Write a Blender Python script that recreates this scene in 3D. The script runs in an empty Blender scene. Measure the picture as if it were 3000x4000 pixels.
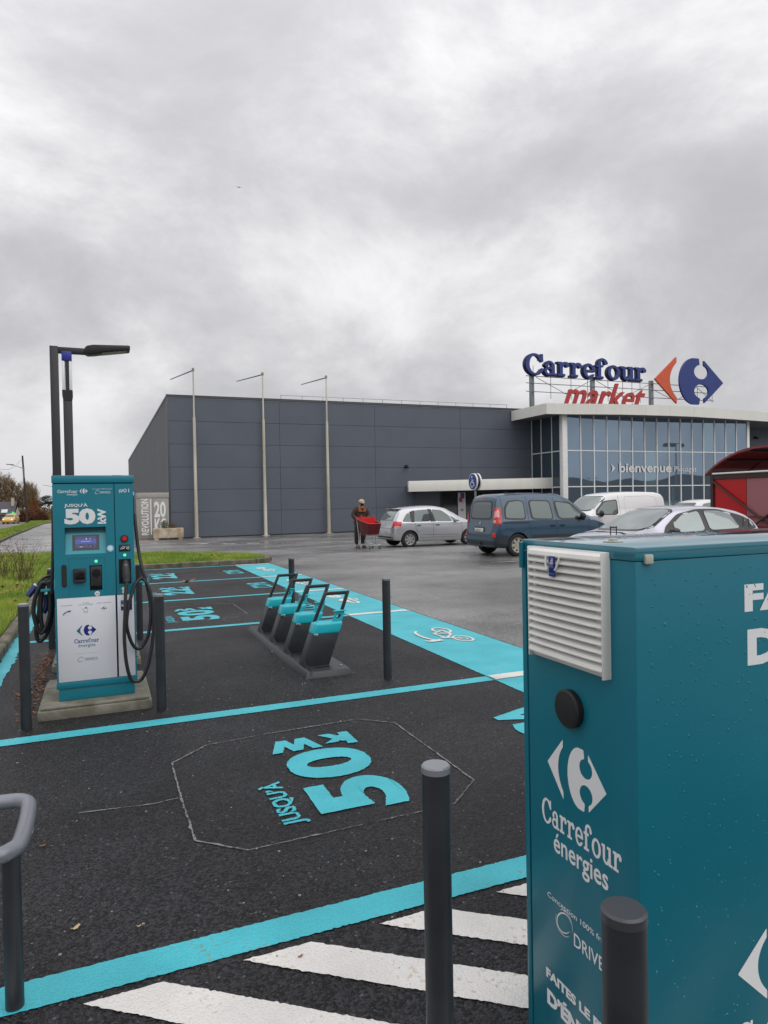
import bpy, bmesh, math, random
import numpy as np
from mathutils import Vector, Matrix
from mathutils.bvhtree import BVHTree
R = math.radians
random.seed(7); np.random.seed(7)
S = bpy.context.scene
COL = S.collection

# ------------------------------------------------------------------ camera
cam_d = bpy.data.cameras.new('camera'); cam = bpy.data.objects.new('camera', cam_d); COL.objects.link(cam)
S.camera = cam
yaw, pit, rol = R(22.4), R(.885), R(1.05)
F = Vector((math.sin(yaw)*math.cos(pit), math.cos(yaw)*math.cos(pit), -math.sin(pit)))
Rt = Vector((math.cos(yaw), -math.sin(yaw), 0)); D = F.cross(Rt)
R2 = math.cos(rol)*Rt + math.sin(rol)*D; D2 = -math.sin(rol)*Rt + math.cos(rol)*D
M = Matrix((R2, -D2, -F)).transposed().to_4x4(); M.translation = Vector((0, 0, 1.65))
cam.matrix_world = M
cam_d.sensor_fit = 'VERTICAL'; cam_d.sensor_height = 36; cam_d.lens = 36*2680/4000
cam_d.clip_start = .05; cam_d.clip_end = 3000
S.render.resolution_x, S.render.resolution_y = 768, 1024
S.view_settings.view_transform = 'Standard'; S.view_settings.look = 'None'
S.view_settings.exposure = 0; S.view_settings.gamma = 1

# ------------------------------------------------------------------ sky: overcast cloud deck over a faint physical sky
W = bpy.data.worlds.new('World'); S.world = W; W.use_nodes = True
nt = W.node_tree; nt.nodes.clear()
def N(t, **k):
    n = nt.nodes.new(t)
    for a, b in k.items(): setattr(n, a, b)
    return n
def L(a, b): nt.links.new(a, b)
tc = N('ShaderNodeTexCoord'); sp = N('ShaderNodeSeparateXYZ'); L(tc.outputs['Generated'], sp.inputs[0])
zc = N('ShaderNodeMath', operation='MAXIMUM'); L(sp.outputs[2], zc.inputs[0]); zc.inputs[1].default_value = .0
za = N('ShaderNodeMath', operation='ADD'); L(zc.outputs[0], za.inputs[0]); za.inputs[1].default_value = .26
dx = N('ShaderNodeMath', operation='DIVIDE'); L(sp.outputs[0], dx.inputs[0]); L(za.outputs[0], dx.inputs[1])
dy = N('ShaderNodeMath', operation='DIVIDE'); L(sp.outputs[1], dy.inputs[0]); L(za.outputs[0], dy.inputs[1])
za.inputs[1].default_value = .75; cb = N('ShaderNodeCombineXYZ'); L(dx.outputs[0], cb.inputs[0]); L(dy.outputs[0], cb.inputs[1]); L(zc.outputs[0], cb.inputs[2])
mp = N('ShaderNodeMapping'); mp.inputs['Location'].default_value = (-19.988, 22.533, -8.458); mp.inputs['Rotation'].default_value = (0, 0, R(25)); mp.inputs['Scale'].default_value = (2.2, 2.2, 2.2); L(cb.outputs[0], mp.inputs[0])
n1 = N('ShaderNodeTexNoise'); n1.inputs['Scale'].default_value = 1.5; n1.inputs['Detail'].default_value = 7; n1.inputs['Roughness'].default_value = .62; n1.inputs['Distortion'].default_value = .25; L(mp.outputs[0], n1.inputs['Vector'])
n2 = N('ShaderNodeTexNoise'); n2.inputs['Scale'].default_value = .75; n2.inputs['Detail'].default_value = 3; n2.inputs['Roughness'].default_value = .5; n2.inputs['Distortion'].default_value = .15; L(mp.outputs[0], n2.inputs['Vector'])
mx = N('ShaderNodeMix', data_type='FLOAT'); mx.inputs[0].default_value = .47; L(n1.outputs[0], mx.inputs[2]); L(n2.outputs[0], mx.inputs[3])
cr = N('ShaderNodeValToRGB'); cr.color_ramp.interpolation = 'B_SPLINE'
el = cr.color_ramp.elements
el[0].position = .36; el[0].color = (.495, .492, .515, 1)
el[1].position = .46; el[1].color = (.60, .597, .62, 1)
e = el.new(.53); e.color = (.735, .732, .752, 1)
e = el.new(.62); e.color = (.98, .975, .985, 1)
L(mx.outputs[0], cr.inputs[0])
# near the horizon the deck thins to an even pale grey
hz = N('ShaderNodeMapRange'); hz.inputs[1].default_value = 0; hz.inputs[2].default_value = .16; hz.inputs[3].default_value = .8; hz.inputs[4].default_value = 0; L(zc.outputs[0], hz.inputs[0])
hm = N('ShaderNodeMix', data_type='RGBA'); L(hz.outputs[0], hm.inputs[0]); L(cr.outputs[0], hm.inputs[6]); hm.inputs[7].default_value = (.62, .62, .655, 1)
# overcast skies brighten towards the zenith
zp = N('ShaderNodeMath', operation='POWER'); L(zc.outputs[0], zp.inputs[0]); zp.inputs[1].default_value = 2.2
zg = N('ShaderNodeMapRange'); zg.inputs[1].default_value = 0; zg.inputs[2].default_value = 1; zg.inputs[3].default_value = .98; zg.inputs[4].default_value = 2.0; L(zp.outputs[0], zg.inputs[0])
vm = N('ShaderNodeVectorMath', operation='SCALE'); L(hm.outputs[2], vm.inputs[0]); L(zg.outputs[0], vm.inputs['Scale'])
bgc = N('ShaderNodeBackground'); L(vm.outputs[0], bgc.inputs[0]); bgc.inputs[1].default_value = 1.0
sky = N('ShaderNodeTexSky', sky_type='NISHITA', sun_disc=False, sun_elevation=R(48), sun_rotation=R(155)); sky.air_density = 1.5
bgs = N('ShaderNodeBackground'); L(sky.outputs[0], bgs.inputs[0]); bgs.inputs[1].default_value = .05
ms = N('ShaderNodeMixShader'); ms.inputs[0].default_value = .95; L(bgs.outputs[0], ms.inputs[1]); L(bgc.outputs[0], ms.inputs[2])
wo = N('ShaderNodeOutputWorld'); L(ms.outputs[0], wo.inputs[0])
sd = bpy.data.lights.new('sun', 'SUN'); sd.energy = 1.0; sd.angle = R(70); sd.color = (1, .97, .92)
sun = bpy.data.objects.new('sun', sd); COL.objects.link(sun)
az, elv = R(155), R(48)
dv = Vector((math.sin(az)*math.cos(elv), math.cos(az)*math.cos(elv), math.sin(elv)))
sun.rotation_euler = dv.to_track_quat('Z', 'Y').to_euler()

# ------------------------------------------------------------------ ground height
KN = [(-1e4, 0), (20, 0), (39, -.38), (100, -.75), (1e5, -.75)]
def gz(y): return float(np.interp(y, [k[0] for k in KN], [k[1] for k in KN]))

# ------------------------------------------------------------------ materials
MATS = {}
def mat(name, color=(.5, .5, .5), rough=.5, metal=0., spec=.5, coat=0., var=0., vscale=4., bump=0., bscale=60., emit=None, es=1., trans=0., color2=None, alpha=1., dirt=0., streak=False):
    if name in MATS: return MATS[name]
    m = bpy.data.materials.new(name); m.use_nodes = True; t = m.node_tree
    b = t.nodes['Principled BSDF']
    b.inputs['Base Color'].default_value = (*color, 1); b.inputs['Roughness'].default_value = rough
    b.inputs['Metallic'].default_value = metal; b.inputs['Specular IOR Level'].default_value = spec
    b.inputs['Coat Weight'].default_value = coat; b.inputs['Coat Roughness'].default_value = .08
    b.inputs['Transmission Weight'].default_value = trans; b.inputs['Alpha'].default_value = alpha
    if emit: b.inputs['Emission Color'].default_value = (*emit, 1); b.inputs['Emission Strength'].default_value = es
    co = t.nodes.new('ShaderNodeTexCoord')
    ge = t.nodes.new('ShaderNodeNewGeometry')
    if var > 0 or color2:
        no = t.nodes.new('ShaderNodeTexNoise'); no.inputs['Scale'].default_value = vscale; no.inputs['Detail'].default_value = 6
        src = ge.outputs['Position']
        if streak:
            mpn = t.nodes.new('ShaderNodeMapping'); mpn.inputs['Scale'].default_value = (1, 1, .12); t.links.new(src, mpn.inputs[0]); src = mpn.outputs[0]
        t.links.new(src, no.inputs['Vector'])
        mi = t.nodes.new('ShaderNodeMix'); mi.data_type = 'RGBA'
        c2 = color2 or tuple(c*(1-var) for c in color)
        c1 = color if color2 else tuple(min(1, c*(1+var)) for c in color)
        mi.inputs[6].default_value = (*c2, 1); mi.inputs[7].default_value = (*c1, 1)
        ra = t.nodes.new('ShaderNodeMapRange'); ra.inputs[1].default_value = .35; ra.inputs[2].default_value = .65
        t.links.new(no.outputs[0], ra.inputs[0]); t.links.new(ra.outputs[0], mi.inputs[0]); t.links.new(mi.outputs[2], b.inputs['Base Color'])
        rr = t.nodes.new('ShaderNodeMapRange'); rr.inputs[3].default_value = max(0, rough-.08*min(1, rough*2)); rr.inputs[4].default_value = min(1, rough+.1*min(1, rough*2))
        t.links.new(no.outputs[0], rr.inputs[0]); t.links.new(rr.outputs[0], b.inputs['Roughness'])
    if bump > 0:
        nb = t.nodes.new('ShaderNodeTexNoise'); nb.inputs['Scale'].default_value = bscale; nb.inputs['Detail'].default_value = 4
        t.links.new(ge.outputs['Position'], nb.inputs['Vector'])
        bu = t.nodes.new('ShaderNodeBump'); bu.inputs['Strength'].default_value = 1; bu.inputs['Distance'].default_value = bump
        t.links.new(nb.outputs[0], bu.inputs['Height']); t.links.new(bu.outputs[0], b.inputs['Normal'])
    MATS[name] = m; return m

def asphalt(name, dark, light, stone, rough0, rough1, bumpd, patch, patch2, wetcol):
    m = bpy.data.materials.new(name); m.use_nodes = True; t = m.node_tree; b = t.nodes['Principled BSDF']
    def n(k, **kw):
        q = t.nodes.new(k)
        for a, v in kw.items(): setattr(q, a, v)
        return q
    g = n('ShaderNodeNewGeometry')
    vo = n('ShaderNodeTexVoronoi'); vo.inputs['Scale'].default_value = stone; t.links.new(g.outputs['Position'], vo.inputs['Vector'])
    sx = n('ShaderNodeSeparateColor'); t.links.new(vo.outputs['Color'], sx.inputs[0])
    pn = n('ShaderNodeTexNoise'); pn.inputs['Scale'].default_value = patch; pn.inputs['Detail'].default_value = 8; pn.inputs['Roughness'].default_value = .6; t.links.new(g.outputs['Position'], pn.inputs['Vector'])
    fn = n('ShaderNodeTexNoise'); fn.inputs['Scale'].default_value = patch2; fn.inputs['Detail'].default_value = 5; t.links.new(g.outputs['Position'], fn.inputs['Vector'])
    c1 = n('ShaderNodeMix', data_type='RGBA'); c1.inputs[6].default_value = (*dark, 1); c1.inputs[7].default_value = (*light, 1)
    r = n('ShaderNodeMapRange'); r.inputs[1].default_value = .15; r.inputs[2].default_value = .95; t.links.new(sx.outputs[0], r.inputs[0]); t.links.new(r.outputs[0], c1.inputs[0])
    rp = n('ShaderNodeMapRange'); rp.inputs[1].default_value = .38; rp.inputs[2].default_value = .62; rp.inputs[3].default_value = .6; rp.inputs[4].default_value = 1.4; t.links.new(pn.outputs[0], rp.inputs[0])
    sc = n('ShaderNodeVectorMath', operation='SCALE'); t.links.new(c1.outputs[2], sc.inputs[0]); t.links.new(rp.outputs[0], sc.inputs['Scale'])
    # odd pale chips
    ch = n('ShaderNodeMath', operation='GREATER_THAN'); ch.inputs[1].default_value = .992; t.links.new(sx.outputs[1], ch.inputs[0])
    c2 = n('ShaderNodeMix', data_type='RGBA'); t.links.new(ch.outputs[0], c2.inputs[0]); t.links.new(sc.outputs[0], c2.inputs[6]); c2.inputs[7].default_value = (*[min(1, v*2.6) for v in light], 1)
    t.links.new(c2.outputs[2], b.inputs['Base Color'])
    rr = n('ShaderNodeMapRange'); rr.inputs[1].default_value = .35; rr.inputs[2].default_value = .65; rr.inputs[3].default_value = rough0; rr.inputs[4].default_value = rough1; t.links.new(fn.outputs[0], rr.inputs[0]); t.links.new(rr.outputs[0], b.inputs['Roughness'])
    b.inputs['Specular IOR Level'].default_value = wetcol
    hh = n('ShaderNodeMath', operation='SUBTRACT'); hh.inputs[0].default_value = 1; t.links.new(vo.outputs['Distance'], hh.inputs[1])
    h2 = n('ShaderNodeMath', operation='MULTIPLY_ADD'); t.links.new(sx.outputs[2], h2.inputs[0]); h2.inputs[1].default_value = .8; t.links.new(hh.outputs[0], h2.inputs[2])
    bu = n('ShaderNodeBump'); bu.inputs['Distance'].default_value = bumpd; t.links.new(h2.outputs[0], bu.inputs['Height']); t.links.new(bu.outputs[0], b.inputs['Normal'])
    MATS[name] = m; return m
ASPH_NEW = asphalt('new_dark_asphalt', (.005, .005, .0057), (.040, .040, .046), 96, .38, .62, .012, .55, .5, .30)
ASPH_OLD = asphalt('old_wet_asphalt', (.085, .083, .082), (.27, .265, .26), 120, .16, .5, .0025, .35, .22, .5)
ASPH_ROAD = asphalt('road_asphalt', (.09, .089, .09), (.17, .168, .17), 60, .28, .48, .001, .3, .2, .5)

def paint(name, col, worn, spec=.4, thr=.66, rough=.5):
    m = bpy.data.materials.new(name); m.use_nodes = True; t = m.node_tree; b = t.nodes['Principled BSDF']
    g = t.nodes.new('ShaderNodeNewGeometry')
    def n(k, **kw):
        q = t.nodes.new(k)
        for a, v in kw.items(): setattr(q, a, v)
        return q
    a = n('ShaderNodeTexNoise'); a.inputs['Scale'].default_value = 2.2; a.inputs['Detail'].default_value = 7; t.links.new(g.outputs['Position'], a.inputs['Vector'])
    c = n('ShaderNodeTexNoise'); c.inputs['Scale'].default_value = 55; c.inputs['Detail'].default_value = 4; t.links.new(g.outputs['Position'], c.inputs['Vector'])
    ad = n('ShaderNodeMath', operation='MULTIPLY_ADD'); t.links.new(a.outputs[0], ad.inputs[0]); ad.inputs[1].default_value = .9; t.links.new(c.outputs[0], ad.inputs[2])
    mr = n('ShaderNodeMapRange'); mr.inputs[1].default_value = thr+.45; mr.inputs[2].default_value = thr+.58; t.links.new(ad.outputs[0], mr.inputs[0])
    v = n('ShaderNodeMapRange'); v.inputs[1].default_value = .3; v.inputs[2].default_value = .7; v.inputs[3].default_value = .80; v.inputs[4].default_value = 1.1; t.links.new(a.outputs[0], v.inputs[0])
    sc = n('ShaderNodeVectorMath', operation='SCALE'); sc.inputs[0].default_value = col; t.links.new(v.outputs[0], sc.inputs['Scale'])
    mi = n('ShaderNodeMix', data_type='RGBA'); t.links.new(mr.outputs[0], mi.inputs[0]); t.links.new(sc.outputs[0], mi.inputs[6]); mi.inputs[7].default_value = (*worn, 1)
    t.links.new(mi.outputs[2], b.inputs['Base Color']); b.inputs['Roughness'].default_value = rough; b.inputs['Specular IOR Level'].default_value = spec
    vo = n('ShaderNodeTexVoronoi'); vo.inputs['Scale'].default_value = 105; t.links.new(g.outputs['Position'], vo.inputs['Vector'])
    bu = n('ShaderNodeBump'); bu.inputs['Distance'].default_value = -.0035; t.links.new(vo.outputs['Distance'], bu.inputs['Height']); t.links.new(bu.outputs[0], b.inputs['Normal'])
    MATS[name] = m; return m
TURQ = paint('turquoise_road_paint', (.055, .46, .54), (.17, .30, .28), thr=.68)
WHITEP = paint('white_road_paint', (.72, .70, .67), (.55, .46, .36), thr=.62)
WORNP = paint('worn_white_paint', (.45, .44, .42), (.12, .12, .12), thr=.48)
REDP = paint('worn_red_paint', (.35, .12, .12), (.15, .12, .12), thr=.48)
YELP = paint('pale_yellow_paint', (.6, .58, .35), (.15, .14, .12), thr=.5)
CHALK = paint('grey_chalk_line', (.22, .21, .21), (.05, .05, .05), thr=.46)

TEAL = mat('teal_powder_coat', (.008, .19, .26), .33, spec=.5, var=.06, vscale=1.5, bump=.0002, bscale=500, coat=.1)
TEALL = mat('bright_teal_enamel', (.010, .30, .38), .3, spec=.5, coat=.2)
TEALD = mat('teal_shadow_gap', (.003, .02, .03), .6)
WHITEV = mat('white_vinyl', (.78, .78, .79), .45, var=.02)
WHITEPL = mat('white_plastic', (.72, .71, .68), .42, var=.04, vscale=8)
WPANEL = mat('white_front_panel', (.70, .70, .75), .3, var=.02)
BLACKP = mat('black_plastic', (.012, .012, .014), .38)
RUBBER = mat('black_rubber_cable', (.02, .02, .022), .42)
ANTH = mat('anthracite_powder_coat', (.026, .030, .036), .42, var=.12, vscale=9, bump=.0003, bscale=300)
CAPG = mat('bollard_cap_grey', (.20, .21, .235), .22, spec=.6)
STEELD = mat('galvanised_hoop', (.20, .21, .24), .34, metal=.3, var=.08)
NAVY = mat('navy_print', (.01, .02, .20), .4)
NAVYT = mat('teal_print', (.02, .16, .22), .4)
CONC = mat('concrete', (.23, .22, .18), .8, color2=(.12, .115, .085), vscale=7, bump=.004, bscale=40)
KERB = mat('kerb_concrete', (.19, .165, .13), .8, color2=(.075, .07, .04), vscale=5, bump=.004, bscale=30)
CHROME = mat('bare_steel', (.6, .6, .62), .25, metal=1)
GREEN_LED = mat('green_led', (.1, .7, .3), .4, emit=(.12, .85, .40), es=.8)
SCREEN = mat('blue_screen', (.01, .012, .03), .12, emit=(.03, .04, .16), es=.7)
SCRW = mat('screen_white', (.6, .6, .7), .4, emit=(.5, .55, .8), es=.5)
REDB = mat('red_button', (.55, .02, .02), .35)
SKYB = mat('pale_blue_sticker', (.35, .62, .80), .35)

# ------------------------------------------------------------------ mesh building
class MB:
    def __init__(s): s.v = []; s.f = []; s.m = []
    def add(s, vs, fs, mi=0):
        o = len(s.v); s.v += [tuple(v) for v in vs]; s.f += [tuple(i+o for i in f) for f in fs]; s.m += [mi]*len(fs); return s
    def box(s, x0, x1, y0, y1, z0, z1, mi=0):
        if x0 > x1: x0, x1 = x1, x0
        if y0 > y1: y0, y1 = y1, y0
        if z0 > z1: z0, z1 = z1, z0
        return s.add([(x0, y0, z0), (x1, y0, z0), (x1, y1, z0), (x0, y1, z0), (x0, y0, z1), (x1, y0, z1), (x1, y1, z1), (x0, y1, z1)],
                     [(0, 3, 2, 1), (4, 5, 6, 7), (0, 1, 5, 4), (1, 2, 6, 5), (2, 3, 7, 6), (3, 0, 4, 7)], mi)
    def cyl(s, p0, p1, r0, r1=None, n=16, mi=0, caps=True):
        r1 = r0 if r1 is None else r1
        p0, p1 = Vector(p0), Vector(p1); d = (p1-p0).normalized()
        a = Vector((0, 0, 1)) if abs(d.z) < .9 else Vector((1, 0, 0))
        u = d.cross(a).normalized(); w = d.cross(u)
        vs = []
        for p, r in ((p0, r0), (p1, r1)):
            for k in range(n):
                t = 2*math.pi*k/n; vs.append(p+r*(math.cos(t)*u+math.sin(t)*w))
        fs = [(k, (k+1) % n, n+(k+1) % n, n+k) for k in range(n)]
        if caps: fs += [tuple(range(n))[::-1], tuple(range(n, 2*n))]
        return s.add(vs, fs, mi)
    def tube(s, pts, r, n=10, closed=False, mi=0, smooth=3, caps=True):
        pts = [Vector(p) for p in pts]
        if smooth > 1 and len(pts) > 2:
            q = []; m = len(pts)
            for i in range(m if closed else m-1):
                a, b_, c, d = (pts[(i-1) % m] if closed or i > 0 else pts[0]), pts[i], pts[(i+1) % m], (pts[(i+2) % m] if closed or i+2 < m else pts[-1])
                for k in range(smooth):
                    t = k/smooth
                    q.append(.5*((2*b_)+(c-a)*t+(2*a-5*b_+4*c-d)*t*t+(-a+3*b_-3*c+d)*t**3))
            if not closed: q.append(pts[-1])
            pts = q
        m = len(pts); vs = []; prev = None
        for i in range(m):
            a = pts[(i-1) % m] if closed or i > 0 else pts[0]; b_ = pts[(i+1) % m] if closed or i < m-1 else pts[-1]
            d = (b_-a).normalized() if (b_-a).length > 1e-9 else Vector((0, 0, 1))
            if prev is None:
                u = d.cross(Vector((0, 0, 1)) if abs(d.z) < .9 else Vector((1, 0, 0))).normalized()
            else:
                u = (prev-d*prev.dot(d)).normalized()
            prev = u; w = d.cross(u)
            rr = r[min(i, len(r)-1)] if isinstance(r, (list, tuple)) else r
            for k in range(n):
                t = 2*math.pi*k/n; vs.append(pts[i]+rr*(math.cos(t)*u+math.sin(t)*w))
        fs = []
        for i in range(m if closed else m-1):
            j = (i+1) % m
            for k in range(n): fs.append((i*n+k, i*n+(k+1) % n, j*n+(k+1) % n, j*n+k))
        if not closed and caps: fs += [tuple(range(n))[::-1], tuple((m-1)*n+k for k in range(n))]
        return s.add(vs, fs, mi)
    def prism(s, poly, u, v, o, d, mi=0):
        """poly in (a,b) -> o + a*u + b*v, extruded along vector d"""
        u, v, o, d = Vector(u), Vector(v), Vector(o), Vector(d); n = len(poly)
        vs = [o+a*u+b*v for a, b in poly]; vs += [p+d for p in vs]
        fs = [tuple(range(n)), tuple(range(n, 2*n))[::-1]] + [(k, n+k, n+(k+1) % n, (k+1) % n) for k in range(n)]
        return s.add(vs, fs, mi)
    def sphere(s, c, r, nu=12, nv=8, sc=(1, 1, 1), mi=0, z0=-1., z1=1.):
        c = Vector(c); vs = []
        a0, a1 = math.asin(max(-1, z0)), math.asin(min(1, z1))
        for j in range(nv+1):
            ph = a0+(a1-a0)*j/nv
            for k in range(nu):
                t = 2*math.pi*k/nu
                vs.append(c+Vector((r*sc[0]*math.cos(ph)*math.cos(t), r*sc[1]*math.cos(ph)*math.sin(t), r*sc[2]*math.sin(ph))))
        fs = [(j*nu+k, j*nu+(k+1) % nu, (j+1)*nu+(k+1) % nu, (j+1)*nu+k) for j in range(nv) for k in range(nu)]
        return s.add(vs, fs, mi)
    def mesh(s, name, mats, smooth=False, bevel=0., bseg=2, off=(0, 0, 0), weld=False):
        me = bpy.data.meshes.new(name)
        vs = [(v[0]-off[0], v[1]-off[1], v[2]-off[2]) for v in s.v]
        me.from_pydata(vs, [], s.f)
        if not isinstance(mats, (list, tuple)): mats = [mats]
        for m in mats: me.materials.append(m)
        me.polygons.foreach_set('material_index', s.m)
        bm = bmesh.new(); bm.from_mesh(me)
        if weld: bmesh.ops.remove_doubles(bm, verts=bm.verts, dist=1e-5)
        bmesh.ops.recalc_face_normals(bm, faces=bm.faces)
        if bevel > 0:
            es = [e for e in bm.edges if len(e.link_faces) == 2 and e.calc_face_angle(0) > R(35)]
            bmesh.ops.bevel(bm, geom=es, offset=bevel, segments=bseg, profile=.5, affect='EDGES', clamp_overlap=True)
        bm.to_mesh(me); bm.free()
        if smooth or bevel > 0: shade(me)
        return me
    def build(s, name, mats, parent=None, smooth=False, bevel=0., bseg=2, world=False, weld=False, **tags):
        off = wloc(parent) if (world and parent is not None) else (0, 0, 0)
        return link(name, s.mesh(name, mats, smooth, bevel, bseg, off, weld), parent, **tags)
def shade(me, ang=35):
    me.polygons.foreach_set('use_smooth', [True]*len(me.polygons))
    try: me.set_sharp_from_angle(angle=R(ang))
    except Exception: pass
def wloc(o):
    v = Vector((0, 0, 0))
    while o is not None: v += o.location; o = o.parent
    return v
def tag(o, label=None, category=None, group=None, kind=None):
    if label: o['label'] = label
    if category: o['category'] = category
    if group: o['group'] = group
    if kind: o['kind'] = kind
    return o
def link(name, data, parent=None, **tags):
    o = bpy.data.objects.new(name, data); COL.objects.link(o)
    if parent is not None: o.parent = parent
    return tag(o, **tags)
def thing(name, loc=(0, 0, 0), rz=0, **tags):
    o = bpy.data.objects.new(name, None); COL.objects.link(o); o.location = loc; o.rotation_euler = (0, 0, rz); o.empty_display_size = .2
    return tag(o, **tags)
def kids(o): return list(o.children)
def dup(o, loc=None, rz=None, parent=None, label=None, matmap=None):
    c = o.copy(); COL.objects.link(c)
    if parent is not None: c.parent = parent
    if loc is not None: c.location = loc
    if rz is not None: c.rotation_euler = (0, 0, rz)
    if label: c['label'] = label
    if matmap and c.type == 'MESH' and any(m and m.name in matmap for m in c.data.materials):
        c.data = c.data.copy()
        for i, m in enumerate(c.data.materials):
            if m and m.name in matmap: c.data.materials[i] = matmap[m.name]
    for ch in kids(o): dup(ch, parent=c, matmap=matmap)
    return c

# sheets that follow the ground
def sheet(name, poly, dz, m, kind='structure', thick=0, parent=None, jit=0., step=.04, **tags):
    if jit > 0:
        q = []; n = len(poly)
        for i in range(n):
            a, b_ = poly[i], poly[(i+1) % n]; Ln = math.dist(a, b_); k = max(1, int(Ln/step))
            for j in range(k):
                t = j/k; dxn, dyn = (b_[1]-a[1])/(Ln+1e-9), -(b_[0]-a[0])/(Ln+1e-9)
                w = random.gauss(0, jit) if j else 0
                q.append((a[0]+(b_[0]-a[0])*t+dxn*w, a[1]+(b_[1]-a[1])*t+dyn*w))
        poly = q
    bm = bmesh.new(); vs = [bm.verts.new((x, y, 0)) for x, y in poly]; bm.faces.new(vs)
    for yk, _ in KN[1:-1]:
        bmesh.ops.bisect_plane(bm, geom=bm.verts[:]+bm.edges[:]+bm.faces[:], plane_co=(0, yk, 0), plane_no=(0, 1, 0))
    bmesh.ops.triangulate(bm, faces=bm.faces)
    bmesh.ops.recalc_face_normals(bm, faces=bm.faces)
    if sum(f.normal.z for f in bm.faces) < 0: bmesh.ops.reverse_faces(bm, faces=bm.faces)
    for v in bm.verts: v.co.z = gz(v.co.y)+dz
    if thick:
        top = bm.faces[:]
        r = bmesh.ops.extrude_face_region(bm, geom=top)
        for v in [g for g in r['geom'] if isinstance(g, bmesh.types.BMVert)]: v.co.z += thick
        bmesh.ops.recalc_face_normals(bm, faces=bm.faces)
    me = bpy.data.meshes.new(name); bm.to_mesh(me); bm.free(); me.materials.append(m)
    return link(name, me, parent, kind=kind, **tags)

# ------------------------------------------------------------------ lettering
_tc = {}
def text_poly(txt, bold=0., shear=0., spacing=1., res=3):
    k = (txt, bold, shear, spacing, res)
    if k in _tc: return _tc[k]
    c = bpy.data.curves.new('t', 'FONT'); c.body = txt; c.offset = bold; c.shear = shear; c.space_character = spacing; c.resolution_u = res; c.align_x = 'LEFT'
    o = bpy.data.objects.new('t', c); COL.objects.link(o)
    dg = bpy.context.evaluated_depsgraph_get(); me = o.evaluated_get(dg).to_mesh()
    vs = [tuple(v.co) for v in me.vertices]; fs = [tuple(p.vertices) for p in me.polygons]
    o.evaluated_get(dg).to_mesh_clear(); bpy.data.objects.remove(o); bpy.data.curves.remove(c)
    _tc[k] = (vs, fs); return vs, fs
def place_flat(name, vf, o, u, v, m, parent=None, depth=0., nrm=None, world=True, jit=0., **tags):
    """flat verts/faces fitted by their bounding box on o + a*u + b*v; depth extrudes against the normal"""
    vs, fs = vf
    xs = [p[0] for p in vs]; ys = [p[1] for p in vs]; x0, x1, y0, y1 = min(xs), max(xs), min(ys), max(ys)
    o, u, v = Vector(o), Vector(u), Vector(v); n = u.cross(v).normalized()
    off = wloc(parent) if (world and parent is not None) else Vector((0, 0, 0))
    P = [o+u*((p[0]-x0)/(x1-x0))+v*((p[1]-y0)/(y1-y0))-off for p in vs]
    me = bpy.data.meshes.new(name)
    bm = bmesh.new(); bv = [bm.verts.new(p) for p in P]
    for f in fs:
        try: bm.faces.new([bv[i] for i in f])
        except ValueError: pass
    bmesh.ops.remove_doubles(bm, verts=bm.verts, dist=1e-5)
    if jit > 0:
        for _ in range(2):
            es = [e for e in bm.edges if e.is_boundary and e.calc_length() > jit*9]
            bmesh.ops.subdivide_edges(bm, edges=es, cuts=2)
        for vv in bm.verts:
            if vv.is_boundary:
                vv.co += u.normalized()*random.gauss(0, jit)+v.normalized()*random.gauss(0, jit)
    if bm.faces and sum(f.normal.dot(n)*f.calc_area() for f in bm.faces) < 0: bmesh.ops.reverse_faces(bm, faces=bm.faces)
    if depth > 0:
        r = bmesh.ops.extrude_face_region(bm, geom=bm.faces[:])
        for g in [g for g in r['geom'] if isinstance(g, bmesh.types.BMVert)]: g.co += n*depth
        bmesh.ops.recalc_face_normals(bm, faces=bm.faces)
    bm.to_mesh(me); bm.free()
    me.materials.append(m)
    return link(name, me, parent, **tags)
def text(name, txt, o, u, v, m, parent=None, bold=0., shear=0., spacing=1., depth=0., res=3, **tags):
    return place_flat(name, text_poly(txt, bold, shear, spacing, res), o, u, v, m, parent, depth, **tags)

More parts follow.
